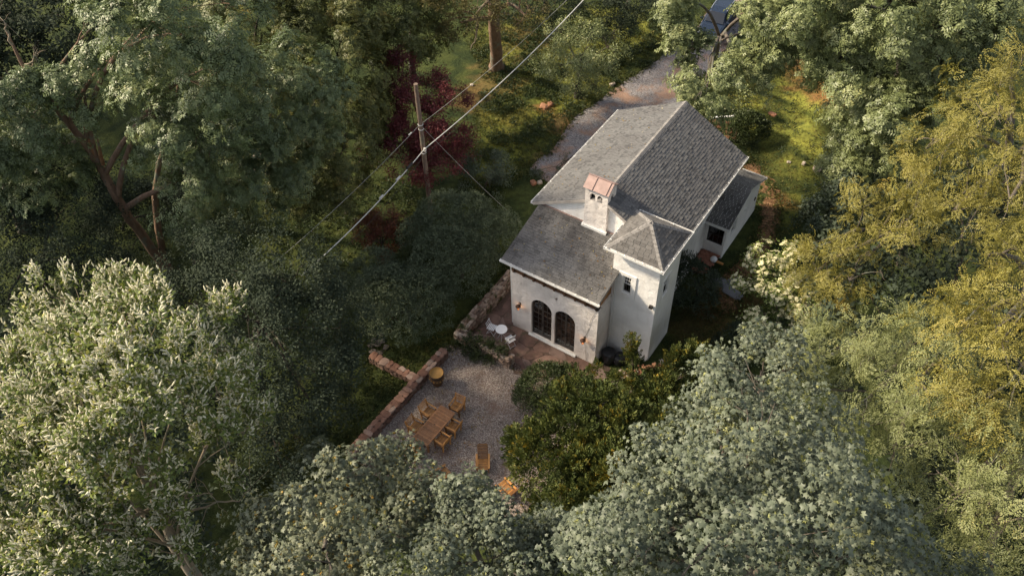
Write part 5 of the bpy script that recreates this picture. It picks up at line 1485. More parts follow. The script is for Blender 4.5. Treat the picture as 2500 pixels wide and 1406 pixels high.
def bare(root, pts, radii, m, name='bare_branch', side=4, seed=0):
    """a leafless limb with short side twigs"""
    r = np.random.default_rng(seed); B = np.array(root.location)
    P = np.array(pts, float); t = np.linspace(0, 1, len(P)); tt = np.linspace(0, 1, len(P) * 3)
    pp = np.stack([np.interp(tt, t, P[:, k]) for k in range(3)], 1); rad = np.interp(tt, t, np.linspace(radii[0], radii[1], len(P)))
    pp[1:-1] += r.normal(0, .05, pp[1:-1].shape)
    V, F = tube_np(pp, rad, 7); Vs, Fs, off = [V], [F], len(V)
    for _ in range(side):
        i = r.integers(len(pp) // 3, len(pp)); d = unit(r.normal(size=3) + np.array([0, 0, .4])); L = r.uniform(.4, 1.2); s = np.linspace(0, 1, 4)[:, None]
        q = pp[i] + d * L * s + r.normal(0, .06, (4, 3)) * s; V, F = tube_np(q, np.linspace(rad[i] * .45, .006, 4), 4); Vs.append(V); Fs.append(F + off); off += len(V)
    link(name, quad_mesh(name, np.concatenate(Vs) - B, np.concatenate(Fs), m, smooth=True), root)

# leaf colours
m_lmaple = leaf_mat('grey_maple_leaf', [(0.05, (0.044, 0.058, 0.034)), (0.40, (0.115, 0.136, 0.090)), (0.68, (0.168, 0.189, 0.122)), (0.85, (0.27, 0.285, 0.115)), (1.0, (0.37, 0.37, 0.12))], 0.52, 0.18, 0.42)
m_lmapleo = leaf_mat('orange_tipped_maple_leaf', [(0.05, (0.046, 0.060, 0.034)), (0.40, (0.115, 0.132, 0.085)), (0.70, (0.17, 0.182, 0.105)), (0.86, (0.29, 0.27, 0.09)), (0.97, (0.46, 0.28, 0.06))], 0.52, 0.18, 0.42, 0.12)
m_lleft = leaf_mat('dusty_green_leaf', [(0.05, (0.050, 0.074, 0.030)), (0.45, (0.132, 0.172, 0.072)), (0.75, (0.215, 0.252, 0.105)), (1.0, (0.33, 0.30, 0.08))], 0.45, 0.18, 0.45)
m_lforest = leaf_mat('forest_leaf', [(0.05, (0.040, 0.052, 0.015)), (0.45, (0.096, 0.110, 0.034)), (0.75, (0.155, 0.158, 0.045)), (1.0, (0.28, 0.20, 0.05))], 0.5, 0.2, 0.35, 0.8, 0.25)
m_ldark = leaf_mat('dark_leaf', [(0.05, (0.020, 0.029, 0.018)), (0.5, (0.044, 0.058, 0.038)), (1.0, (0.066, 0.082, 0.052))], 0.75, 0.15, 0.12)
m_lyew = leaf_mat('yew_leaf', [(0.05, (0.042, 0.060, 0.034)), (0.5, (0.115, 0.145, 0.085)), (1.0, (0.190, 0.228, 0.135))], 0.55, 0.08, 0.3)
m_lash = leaf_mat('ash_leaf', [(0.05, (0.080, 0.104, 0.040)), (0.45, (0.190, 0.222, 0.092)), (0.75, (0.270, 0.295, 0.125)), (1.0, (0.37, 0.35, 0.12))], 0.45, 0.2, 0.4)
m_lyel = leaf_mat('yellow_green_leaf', [(0.05, (0.090, 0.082, 0.016)), (0.40, (0.220, 0.200, 0.044)), (0.72, (0.315, 0.280, 0.068)), (1.0, (0.42, 0.29, 0.080))], 0.5, 0.25, 0.35, 0.6, 0.3)
m_lyel2 = leaf_mat('pale_green_leaf', [(0.05, (0.085, 0.098, 0.030)), (0.40, (0.185, 0.205, 0.075)), (0.72, (0.265, 0.285, 0.122)), (1.0, (0.36, 0.31, 0.09))], 0.5, 0.25, 0.4, 0.9, 0.25)
m_lred = leaf_mat('red_leaf', [(0.05, (0.040, 0.009, 0.011)), (0.5, (0.115, 0.023, 0.027)), (1.0, (0.20, 0.045, 0.042))], 0.5, 0.25, 0.35)
m_lred2 = leaf_mat('bronze_red_leaf', [(0.05, (0.045, 0.014, 0.010)), (0.5, (0.125, 0.038, 0.026)), (0.9, (0.24, 0.085, 0.025)), (1.0, (0.32, 0.13, 0.03))], 0.5, 0.2, 0.35)
m_lcherry = leaf_mat('cherry_leaf', [(0.05, (0.058, 0.084, 0.018)), (0.45, (0.140, 0.185, 0.044)), (0.75, (0.235, 0.275, 0.070)), (1.0, (0.36, 0.34, 0.08))], 0.42, 0.25, 0.45)
m_blossom = leaf_mat('cream_blossom', [(0.0, (0.60, 0.56, 0.38)), (0.5, (0.73, 0.70, 0.53)), (1.0, (0.82, 0.80, 0.66))], 0.7, 0.25, 0.2, 0.2)
m_elder = leaf_mat('flat_cream_blossom', [(0.0, (0.48, 0.44, 0.25)), (0.5, (0.62, 0.58, 0.36)), (1.0, (0.72, 0.69, 0.48))], 0.7, 0.2, 0.2, 0.2)
m_ljun = leaf_mat('gold_green_conifer', [(0.05, (0.028, 0.042, 0.014)), (0.45, (0.080, 0.102, 0.030)), (0.72, (0.130, 0.142, 0.036)), (0.90, (0.25, 0.19, 0.03)), (1.0, (0.40, 0.26, 0.035))], 0.55, 0.12, 0.3, 0.9, 0.7)
m_lbox = leaf_mat('clipped_green_leaf', [(0.05, (0.022, 0.034, 0.012)), (0.5, (0.056, 0.076, 0.026)), (1.0, (0.095, 0.118, 0.04))], 0.5, 0.12, 0.35)
m_lblue = leaf_mat('blue_green_leaf', [(0.05, (0.028, 0.042, 0.026)), (0.5, (0.072, 0.095, 0.060)), (1.0, (0.12, 0.15, 0.09))], 0.5, 0.15, 0.35)
m_lpine = leaf_mat('thin_pine_leaf', [(0.05, (0.05, 0.045, 0.015)), (0.5, (0.12, 0.105, 0.035)), (1.0, (0.21, 0.17, 0.06))], 0.55, 0.15, 0.3)
b_grey = bark_mat('grey_bark', (0.060, 0.048, 0.038), (0.17, 0.14, 0.11))
b_red = bark_mat('red_brown_bark', (0.10, 0.058, 0.036), (0.25, 0.16, 0.105))
b_pale = bark_mat('pale_bark', (0.17, 0.13, 0.09), (0.34, 0.27, 0.19))
b_dark = bark_mat('dark_bark', (0.030, 0.022, 0.017), (0.075, 0.055, 0.042))

S_MAPLE = variants(t_maple, 7, 1); S_MAPLEN = variants(t_maple, 6, 2, S=0.17, n=11, young=False)
S_BROAD = variants(t_broad, 7, 3); S_BROADS = variants(t_broad, 6, 4, L=0.10, n=11, span=.35); S_BIG = variants(t_broad, 6, 14, L=0.17, n=10, span=.5)
S_PIN = variants(t_pinnate, 7, 5); S_FEA = variants(t_feather, 8, 6); S_TUFT = variants(t_tuft, 6, 7); S_PLUME = variants(t_plume, 7, 8)
S_PINS = variants(t_pinnate, 7, 15, L=0.42, n=5, lf=0.13); S_CHER = variants(t_cherry, 7, 9); S_RAC = variants(t_raceme, 7, 10); S_UMB = variants(t_umbel, 6, 11); S_RED = variants(t_broad, 6, 12, L=0.085, n=13, span=.28)
S_HOLLY = variants(t_tuft, 6, 13, L=0.10, n=14, span=.3, w=.5)

# ---- left: the leaning forked tree and its neighbours
T1 = [(-16.32,-4.93,15,1.9),(-13.18,-5.01,16,2.3),(-11.66,-4.44,16,2.2),(-11.94,-3.16,14.5,2),(-13.18,-5.18,14,2.1),(-15.54,-5.58,13,1.7),(-16.95,-5.8,13.5,1),(-19.12,-4.64,14,0.8),(-13.73,-3.83,12,2),(-14.79,-5.47,11.5,2),(-16.23,-6.1,11,1.6),(-14.45,-4.68,10,2),(-15.45,-5.97,9.5,1.5),(-17.57,-6.39,11,0.9),(-18.33,-7.24,12,0.9),(-17.89,-6.9,12.5,0.8),(-14.63,-6.12,8.5,1.9),(-13.56,-4.43,9.5,1.8),(-13.06,-4.42,8,1.8),(-14.4,-5.65,7,1.8),(-12.2,-3.86,11.5,1.7),(-13.79,-5.97,15,1.8),(-11.37,-4.62,14.5,1.8)]
t1 = tree('leaning_tree', 'large dusty green tree with a leaning red brown trunk forked at the ground', 'tree', (-18.8,-6.75,-0.4), T1, S_PINS, m_lleft, b_red, .52, 4, 1.15, seed=21, up=.6, rough=.6, nbf=.75,
          path=[(-18.78,-6.7,-0.6), (-19.08,-7.1,2.6), (-18.98,-7.41,4.8), (-19.22,-7.43,7.4), (-19.25,-7.66,9.4), (-19.72,-8.02,11.4), (-20.24,-8.12,13), (-20.78,-7.84,14.5)], radii=[.28, .25, .23, .20, .17, .13, .09, .03], twigs=3)
B1 = t1.location
k = MB(); k.tube([tuple(Vector(p) - B1) for p in ((-18.93,-6.64,-0.4), (-18.79,-6.23,2.2), (-18.46,-5.82,4.4), (-17.9,-5.19,6.4), (-16.58,-4.44,9), (-15.18,-3.97,12))], [.20, .18, .16, .13, .10, .04], 10); k.build('trunk', b_red, t1, smooth=True)
k = MB(); k.tube([tuple(Vector(p) - B1) for p in ((-19.3,-7.44,7.5), (-18.99,-7.37,9.2), (-18.66,-7.49,10))], [.2, .13, .05], 9); k.tube([tuple(Vector(p) - B1) for p in ((-19.04,-7.33,7.4), (-18.21,-7.4,9.3))], [.12, .03], 8); k.build('broken_stub', bark_mat('raw_wood', (0.16, 0.07, 0.03), (0.34, 0.17, 0.08), 12), t1)
bare(t1, [(-19.1,-7.99,9.2), (-19.58,-8.65,9.2), (-20.5,-9.64,8.8)], (.09, .02), b_pale, seed=3)
bare(t1, [(-20.05,-8.2,12.9), (-19.63,-7.72,13.4), (-19.39,-7.55,13.8)], (.06, .01), b_pale, seed=4, side=8)
bare(t1, [(-20.45,-8.02,13.9), (-20.54,-7.89,14.8), (-20.58,-7.95,15.2)], (.06, .01), b_pale, seed=5, side=8)
bare(t1, [(-20.12,-7.67,13), (-20.38,-8.43,12.6), (-20.69,-8.83,12.4)], (.05, .01), b_pale, seed=6, side=7)
tree('broadleaf_tree', 'dusty green tree with a silvery domed top beside the yellow green wood', 'tree', (-16.88,-2.08,-0.2),
     [(-12.91,0.67,10.5,1.5),(-11.95,0.96,9.5,1.4),(-12.82,-0.43,10,1.5),(-12.3,0.1,8.8,1.6),(-12.74,-1.67,9,1.5),(-11.64,0.76,8.4,1),(-12.93,-2.53,7.5,1.6),(-12.48,-1.18,7.8,1.6),(-12.28,0.16,7,1.3),(-13.7,-2.64,9,1.3),(-13.26,-3.48,6.2,1.6),(-12.71,-2.02,6.2,1.6),(-14.04,-4.56,5,1.5),(-13.05,-3.3,4.8,1.3),(-13.52,-2.29,10.5,1.3),(-14.92,-5.06,4.4,1.4),(-13.51,-0.79,11,1.1),(-14.39,-5.52,3,1)], S_PINS, m_lleft, b_grey, .46, 5, 1.05, seed=22, up=.6, tint=-.02)
tree('edge_tree', 'grey green leafy tree at the left picture edge behind the leaning trunk', 'tree', (-28.34,-9.09,-0.4),
     [(-20.32,-9.2,12,1.6),(-19.61,-9.01,11.5,1.3),(-20.78,-9.76,10.5,1.8),(-19.6,-8.67,10.5,1.3),(-21.07,-9.46,9,1.8),(-20.8,-8.56,8,1.7),(-22.04,-10.42,8,1.8),(-20.56,-8.9,7.2,1.4),(-21.38,-9.69,7,1.8),(-21.72,-10.65,10,2),(-18.49,-7.88,12,1)], S_PINS, m_lleft, b_grey, .48, 5, 1.1, seed=23, up=.6, tint=-.04)
tree('shade_tree', 'deep green tree in full shade filling the left edge below the leaning trunk', 'tree', (-23.19,-11.19,-0.4),
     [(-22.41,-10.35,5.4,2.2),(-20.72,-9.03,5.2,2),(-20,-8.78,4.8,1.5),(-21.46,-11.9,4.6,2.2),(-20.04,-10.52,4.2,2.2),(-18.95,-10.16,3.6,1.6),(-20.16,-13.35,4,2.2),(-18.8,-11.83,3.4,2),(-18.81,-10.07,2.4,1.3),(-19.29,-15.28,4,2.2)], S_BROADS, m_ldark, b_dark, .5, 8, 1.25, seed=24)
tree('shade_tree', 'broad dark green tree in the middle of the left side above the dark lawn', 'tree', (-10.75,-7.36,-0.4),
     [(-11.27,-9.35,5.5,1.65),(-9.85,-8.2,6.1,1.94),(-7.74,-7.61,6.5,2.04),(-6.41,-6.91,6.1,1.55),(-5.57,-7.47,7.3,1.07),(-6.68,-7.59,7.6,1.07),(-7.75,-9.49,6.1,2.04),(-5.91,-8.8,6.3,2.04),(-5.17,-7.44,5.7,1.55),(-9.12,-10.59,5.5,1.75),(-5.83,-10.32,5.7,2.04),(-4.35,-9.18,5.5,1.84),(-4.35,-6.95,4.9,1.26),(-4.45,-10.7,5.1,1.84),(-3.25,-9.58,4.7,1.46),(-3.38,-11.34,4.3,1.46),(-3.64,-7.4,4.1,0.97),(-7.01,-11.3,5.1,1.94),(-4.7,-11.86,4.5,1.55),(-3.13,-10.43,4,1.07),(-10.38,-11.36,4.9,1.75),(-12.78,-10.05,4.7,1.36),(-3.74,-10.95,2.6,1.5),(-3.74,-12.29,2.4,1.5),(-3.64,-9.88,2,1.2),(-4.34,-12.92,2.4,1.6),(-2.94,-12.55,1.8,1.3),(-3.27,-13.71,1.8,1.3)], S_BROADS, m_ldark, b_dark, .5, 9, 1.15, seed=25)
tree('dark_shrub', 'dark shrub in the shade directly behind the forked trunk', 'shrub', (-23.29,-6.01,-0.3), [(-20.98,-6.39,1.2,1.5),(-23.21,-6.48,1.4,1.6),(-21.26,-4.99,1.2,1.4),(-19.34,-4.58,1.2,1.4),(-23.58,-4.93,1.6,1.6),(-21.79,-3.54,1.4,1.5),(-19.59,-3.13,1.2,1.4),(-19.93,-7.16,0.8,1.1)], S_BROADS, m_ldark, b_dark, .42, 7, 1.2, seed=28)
tree('wild_sapling', 'slender grey green sapling standing in the dark gap right of the forked trunk', 'tree', (-17.64,-5.56,-0.3), [(-15.29,-5.02,3.6,1),(-15.47,-6.08,2.6,0.9),(-14.71,-4.63,3,0.8),(-16.73,-5.91,3,0.8),(-16.01,-4.54,4.6,0.7),(-15.09,-3.89,2.8,0.7)], S_BROADS, m_lleft, b_pale, .4, 6, 1.05, seed=26, tint=-.08)

# ---- unseen trees added beyond the left edge to shade the yard
grp = 'unseen trees added left of the yard for shade'
for i, (x, y, h) in enumerate(((-27.5, -16.5, 10), (-33, -8, 11), (-30.5, -25, 10), (-42, -1, 11), (-21, -25.5, 9))):
    rr_ = random.Random(200 + i)
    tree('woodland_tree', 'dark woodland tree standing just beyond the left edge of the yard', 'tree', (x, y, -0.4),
         [(x + rr_.uniform(-3, 3), y + rr_.uniform(-3, 3), h * (.45 + .07 * k_), 2.6 - .12 * k_) for k_ in range(8)], S_BIG, m_ldark, b_dark, .8, 6, 1.9, seed=200 + i, group=grp, sparse=1.0)

tree('shade_tree', 'dark leafy thicket in the shade under the bird cherry', 'tree', (-8.8,-17.97,-0.4),  # mostly hidden behind the cherry, added to keep sun off the ground
     [(-14.23,-17.14,3.5,2.2),(-12.18,-15.74,3.4,2.2),(-10.21,-14.31,3.2,2),(-8.69,-12.83,2.6,1.7),(-11.98,-19.13,3.5,2.2),(-9.88,-17.93,3.4,2.2),(-8.02,-16.68,3,2),(-6.88,-14.8,2.4,1.6),(-9.07,-20.49,3.4,2.2),(-7.01,-19.45,3.2,2.2),(-5.51,-18.12,2.6,1.7),(-7.29,-22.23,3.2,2.2),(-5.33,-21.23,3,2.2),(-3.82,-20,2.5,1.8),(-4.77,-16.72,1.8,1.2),(-14.77,-18.91,4,2.2),(-11.59,-21.02,4,2.2)], S_BIG, m_ldark, b_dark, .6, 5, 1.2, seed=27)

# ---- yellow-green wood at the top
grp = 'yellow green woodland trees along the top'
for i, (lb, base, lobes) in enumerate((
        ('yellow green woodland tree left of the silvery domed tree at the top edge', (-22.34,4.52,0), [(-20.61,4.46,9,2.2),(-18.94,5.49,9.5,2.4),(-18.62,3.78,8.2,2.2),(-18.46,2.16,7.6,1.6),(-17.84,5.24,8.2,2),(-21.55,5.43,10,2),(-18.21,3.78,6.5,1.6),(-19.23,2.66,8.6,1.4)]),
        ('fine leaved yellow green woodland tree at the top between two dark gaps', (-18.07,7.19,0), [(-17.07,6.63,9,2.2),(-15.79,7.92,9,2.3),(-15.68,5.49,8,2.2),(-15.23,6.63,7.8,1.98),(-14.44,5.13,6.8,2.2),(-14.39,6.68,6.2,1.62),(-18.11,8.06,10,2.2),(-17.27,9.44,9.6,1.98),(-13.65,4.56,5.4,1.9)]),
        ('yellow green woodland tree directly left of the red maple', (-12.79,1.88,0), [(-13.2,2.56,5.6,2),(-13.41,4.48,5.4,1.8),(-12.91,1.03,4.8,1.9),(-12.57,2.24,4.4,1.9),(-12.7,4.03,4,1.4),(-12.26,0.86,3.2,1.7),(-13.48,0.07,3.8,1.6),(-12.06,1.94,2.8,1.3),(-12.63,-0.55,2.6,1.4),(-13.69,-1.1,3.4,1.4),(-13.63,-1.98,3.8,1.3)]),
        ('pale leaved woodland tree right of centre at the top, before the pine', (-17.67,14.36,0), [(-14.71,10.12,8.5,1.84),(-13.6,11.29,8,1.75),(-13.88,9.58,7.2,1.66),(-13.16,11.31,6.8,1.38),(-13.35,12.65,7.4,1.1),(-14.4,10.73,5.6,1.2),(-15.17,9.74,5.6,1.29),(-13.91,12.24,9,1.75)]))):
    tree('woodland_tree', lb, 'tree', base, lobes, S_PINS, m_lforest, b_dark, .54, 4, 1.2, seed=30 + i, group=grp, tint=.04 if i == 1 else 0)
tree('back_tree', 'dark green tree in the top left corner behind the bare branches', 'tree', (-40.44,1.39,0), [(-35.16,-0.46,7,2.6),(-32.41,0.14,7,2.4),(-33.4,-1.33,5.5,2.2),(-31.67,-0.26,5.5,1.8),(-35.02,-2.21,6,2.4),(-31.52,1.23,7,1.6),(-34.32,1.43,8.5,2.6),(-36.05,-0.19,8.5,2.6),(-32.63,-0.95,3.8,1.6),(-34.12,-2.73,4,1.8),(-32.6,-2.81,2.5,1.6)], S_BIG, m_ldark, b_dark, .6, 6, 1.2, seed=40)
grp = 'dark trees beyond the lawn at the top'
for i, (lb, base, lobes) in enumerate((
        ('dark bushy tree behind the pine trunk at the top edge', (-14.82,26.73,0), [(-12.57,21.01,5,2.2),(-11.23,22.46,5,2.2),(-12.11,22.35,3.6,1.6),(-10.27,24.11,4.2,1.8)]),
        ('dark bushy tree at the top edge between the cable and the drive', (-9.87,30.45,0), [(-8.87,24.97,4.5,2),(-6.82,25.14,5,2.3),(-5.32,25.87,4.5,1.9),(-7.85,26.83,3,1.5),(-4.68,26.68,3.4,1.3),(-4.04,25.3,6,2)]),
        ('dark wood edge tree behind the apple tree, low under the cable', (-8.87,26.74,0), [(-8.11,24.9,1.2,1),(-7.81,25.83,1.3,0.9),(-8.61,24.36,1,0.8)]),
        ('shaded tree in the far top corner by the ash trunk', (14.4,38.89,0), [(14.04,32.83,6,2.4),(15.72,29.71,7,2.4),(12.79,32.06,6,2.2),(15.37,30.73,5,2),(13.88,31.83,4.5,1.6)]))):
    tree('dark_tree', lb, 'tree', base, lobes, S_BROADS, m_ldark, b_dark, .5, 8, 1.25, seed=44 + i, group=grp)

# ---- pine with a red-brown trunk
pine = tree('pine_tree', 'pine with a thick bare red brown trunk and thin golden foliage at the top edge', 'tree', (-13.72,18.65,0),
            [(-11.46,11.64,8.6,1.2),(-10.43,12.23,9,1.2),(-11.01,11.72,7.8,0.9),(-8.54,13.13,9,1.2),(-7.83,14.13,8.6,1),(-11.97,11.39,7.4,0.8),(-9.8,12.6,10,1.8),(-8.33,13.62,7.8,0.7),(-8.06,13.66,10,1.6),(-11.35,11.65,10,1.5)], S_TUFT, m_lpine, b_red, .42, 6, 1.4, seed=50, sparse=.75,
            path=[(-13.75,18.69,-0.1), (-13.11,17.84,2.2), (-12.38,16.77,4.8), (-11.44,15.47,7.4), (-10.3,13.89,10)], radii=[.46, .42, .38, .33, .2], twigs=5)
bare(pine, [(-11.04,14.46,8), (-11.7,14.07,7.2), (-11.73,14.12,5.8), (-12.02,13.58,4.8)], (.10, .03), b_pale, seed=7, side=3)
bare(pine, [(-11.67,15.86,6.6), (-11.92,15.45,7), (-12.72,13.98,6.8)], (.05, .01), b_pale, seed=8, side=8)
bare(pine, [(-11.39,15.88,6.4), (-10.8,16.2,6.2)], (.05, .02), b_pale, seed=9, side=1)

# ---- red maples, apple
tree('red_maple', 'dark red Japanese maple behind the utility pole', 'tree', (-10.81,6.57,0),
     [(-12.87,7.98,6.4,0.8),(-12.73,7.09,5.6,1),(-11.56,7.28,5.5,1),(-12.79,8.52,6.8,0.5),(-10.2,8.79,5.8,0.75),(-9.49,8.15,5.2,0.95),(-9.69,7.34,4.5,1.1),(-10.83,6.34,4.4,1.1),(-11.67,5.69,4.2,1),(-9.33,8.71,5.2,0.5),(-9.99,6.25,3.5,1.2),(-11.19,5.08,3.2,1.2),(-8.9,7.31,3.4,1.1),(-9.28,5.92,2.4,1.3),(-10.4,4.65,2.2,1.3),(-8.33,7.46,2.8,0.9),(-12.17,4.69,2.6,0.9),(-12.58,5.31,3.2,0.8),(-13.56,8.28,6.4,0.4)],
     S_RED, m_lred, b_dark, .36, 7, 1.2, seed=52, flat=True, sparse=1.4)
tree('red_maple', 'low bronze red maple shrub beside the dark yews', 'shrub', (-9.11,0.57,-0.1), [(-9.73,0.53,1.2,0.75),(-9.04,1.17,1.5,0.8),(-8.72,0.34,1.1,0.85),(-8.41,1.43,1.3,0.7),(-8.73,-0.06,0.8,0.6),(-10.04,0.13,0.9,0.45),(-8.39,0.79,0.9,0.6)], S_RED, m_lred2, b_dark, .3, 7, .95, seed=53, flat=True)
tree('apple_tree', 'old apple tree with a spreading twiggy crown on the upper lawn', 'tree', (-7.28,18.7,0),
     [(-7.59,18.52,4.4,1),(-8.28,17.2,4,0.8),(-6.52,18.74,4.2,0.9),(-6.07,20.01,4.4,0.6),(-5.66,20.09,4.2,0.4),(-7.22,16.45,3.6,1),(-6.1,17.05,3.8,1),(-5.32,18.24,3.7,0.8),(-4.76,18.33,3.4,0.6),(-9.02,18.38,4.6,0.5),(-7.28,20.01,4.6,0.5),(-6.36,16.56,2.8,0.9),(-5.49,17.1,2.8,0.7),(-8.4,16.43,3.2,0.6),(-4.94,19.37,3.8,0.4),(-8.65,19.26,4.7,0.35)],
     S_BROADS, m_lash, b_dark, .36, 6, 1.0, seed=54, twigs=4, sparse=1.3)
tree('round_shrub', 'dark round shrub under the apple tree', 'shrub', (-7,18.76,0), [(-6.91,18.12,0.9,1),(-7.29,17.94,1.5,0.7),(-6.55,18.55,1.1,0.7)], S_TUFT, m_lbox, b_dark, .34, 7, 1.1, seed=55)

# ---- clipped and overgrown shrubs by the yard
for i, (nm, lb, base, lobes, lf, mm) in enumerate((
        ('yew_shrub', 'dark feathery yew mound at the foot of the utility pole', (-6.78,4.18,-0.1), [(-6.34,3.05,1.8,1.54),(-5.39,3.65,1.8,1.44),(-6.83,1.94,1.2,1.23),(-5.4,2.49,1.5,1.44),(-4.65,3.71,1.2,1.12)], S_TUFT, m_lyew),
        ('yew_shrub', 'dark rounded yew between the pole and the wing roof', (-3.95,4.41,-0.1), [(-4.09,3.63,1.55,1.21),(-3.57,4.46,1.45,0.91),(-3.98,2.7,1.45,1.21),(-3.26,3.4,1.25,1)], S_TUFT, m_lyew),
        ('yew_shrub', 'broad dark yew mound in the middle of the yew bank', (-4.14,1.32,-0.1), [(-4.54,0.57,2.05,1.5),(-3.67,1.35,1.85,1.3),(-4.5,-0.57,1.85,1.3),(-3.26,0.21,1.55,1.3),(-3.17,1.53,1.35,0.91)], S_TUFT, m_lyew),
        ('yew_shrub', 'large dark yew dome overhanging the garden wall end and the lawn', (-4.67,-2.69,-0.2), [(-4.92,-3.21,2.05,1.6),(-3.94,-2.32,1.95,1.41),(-5.99,-3.41,1.75,1.3),(-4.13,-3.79,1.55,1.5),(-3.21,-2.52,1.35,1),(-5.43,-4.22,1.15,1),(-3.78,-1.25,1.35,0.8)], S_TUFT, m_lyew),
        ('variegated_shrub', 'paler green leafy shrub nestled between the dark yews', (-6.59,0.13,-0.1), [(-6.14,0.16,1.4,0.9),(-6.64,-0.64,1.2,0.8),(-5.29,0.1,1.3,0.7),(-6.96,0.48,1.3,0.6)], S_HOLLY, m_lbox),
        ('yew_shrub', 'dark sprawling yew behind the low red maple', (-8.25,-1.55,-0.2), [(-7.3,-1.8,1.55,1.14),(-7.23,-2.92,1.35,1.14),(-6.09,-1.96,1.45,1.03),(-7.05,1.35,1.45,1.03)], S_TUFT, m_lyew),
        ('lawn_shrub', 'loose grey green shrub on the lawn above the yews', (-7.23,7.93,0), [(-7.3,7.91,1.1,1.1),(-6.94,9.08,0.9,0.8),(-7.74,7.26,0.9,0.8),(-6.72,7.88,0.6,0.8),(-6.38,8.67,0.5,0.6)], S_BROADS, m_lblue),
        ('round_shrub', 'round clipped green shrub on the lawn behind the cottage', (4.16,20.39,0.3), [(3.98,20.32,1,0.95),(4.43,20.62,0.8,0.7),(3.67,20.1,0.7,0.6)], S_HOLLY, m_lbox),
        ('leafy_shrub', 'bushy green shrub against the far gable of the cottage', (1.83,22.08,0.2), [(0.9,21.61,1.4,0.9),(2,22.02,1.26,0.81),(0.55,20.95,1.05,0.72),(1.52,21.75,0.7,0.72),(2.43,21.91,0.7,0.45)], S_BIG, m_lash),
        ('holly_bush', 'dark holly bush standing against the right side of the tower', (7.4,5.96,0.5), [(6.84,6.06,2.4,0.8),(6.33,6.24,3,0.5),(7.37,6.01,2,1),(6.65,5.66,1.9,0.8),(7.83,6.45,1.4,0.7),(7.32,5.67,1.2,1)], S_HOLLY, m_lblue),
        ('round_shrub', 'round clipped shrub between the flagstones and the golden conifer', (3.96,-3.24,0), [(3.91,-3,0.85,1.15),(4.4,-2.13,0.7,0.8),(3.48,-3.57,0.7,0.75),(4.53,-3.08,0.6,0.8)], S_TUFT, m_lbox),
        ('blue_shrub', 'bluish green shrub on the right lawn below the ash', (11.8,16.39,0.8), [(11.36,16.15,2.3,1.2),(11.88,16.72,3,1.1),(10.87,15.31,1.8,1.1),(10.47,14.79,1.4,0.9),(12.16,15.86,1.4,1),(10.24,14.49,0.9,0.6),(12.05,17.89,3.4,1)], S_BIG, m_lblue),
        ('willow_shrub', 'pale rounded willowy shrub at the edge of the sunny lawn', (9.75,19.33,0.6), [(9.06,19.38,1.8,0.8),(9.69,19.25,1.4,0.8),(9.65,19.82,2.2,0.8),(9.17,19.28,1,0.5)], S_TUFT, m_lash),
        ('dark_shrub', 'low dark shrub in the shade between the bin and the white blossom', (10.46,4.12,0.5), [(10.28,4.25,1.2,0.8),(11.24,3.97,1.2,0.9),(10.02,3.56,0.8,0.7),(10.64,4.98,1,0.6)], S_HOLLY, m_ldark),
        ('dark_shrub', 'dark shrub in the gap below the white blossom shrub', (13.17,5.58,0.8), [(12.85,5.14,2,1),(13.86,4.83,2.4,1.1),(12.76,4.57,1.6,0.9)], S_HOLLY, m_ldark),
        ('creeper', 'green creeper spilling over the stone wall by the folding chairs', (-0.32,-1.86,0), [(-0.48,-2.36,0.66,0.17),(0.21,-2.29,0.66,0.15),(0.83,-2.19,0.66,0.12),(-0.88,-2.43,0.66,0.14)], S_TUFT, m_lbox),
        ('weedy_clump', 'low weeds growing at the foot of the stone wall on the gravel', (-0.47,-2.72,0), [(-0.97,-2.71,0.04,0.16),(-0.36,-2.69,0.04,0.14),(0.36,-2.65,0.04,0.13),(-1.68,-2.79,0.04,0.16)], S_TUFT, m_lbox),
        ('weedy_clump', 'green weeds growing up through the gravel by the cottage wall', (-4.36,13.12,0), [(-4.3,13.02,0.1,0.3),(-4.28,11.78,0.1,0.3),(-4.08,10.97,0.2,0.35),(-5.25,10.52,0.15,0.3)], S_TUFT, m_lblue))):
    tree(nm, lb, 'shrub' if nm != 'weedy_clump' else 'plant', base, lobes, lf, mm, b_dark, .26 if mm is m_lyew else .22 if nm == 'round_shrub' else .30, 2 if mm is m_lyew or nm == 'round_shrub' else 8, 1.0 if lf is not S_BIG else .9, seed=60 + i, group=None, twigs=1, sparse=1.0 if mm is m_lyew else 1.9 if nm == 'round_shrub' else .8, dome=mm is m_lyew or nm == 'round_shrub')
tree('blossom_shrub', 'shrub covered in flat cream flower heads beside the earth path', 'shrub', (11.97,5.29,0.6),
     [(9.83,7.44,3.6,0.8),(10.72,7.03,3.6,1),(10.03,6.39,3.2,1),(10.96,6.26,3,1.1),(10.52,5.56,2.5,1),(11.71,6.43,3,1),(11.26,5.42,2.2,1),(12.27,5.87,2.4,0.9),(12.36,6.74,2.8,0.7),(10.79,5.1,1.6,0.7),(11.54,5.17,1.4,0.7),(10.83,8.07,3.6,0.7)],
     S_BROADS, m_lcherry, b_dark, .34, 7, 1.0, seed=80, flowers=S_UMB, fm=m_elder, fl_rate=1.0, tint=-.12)

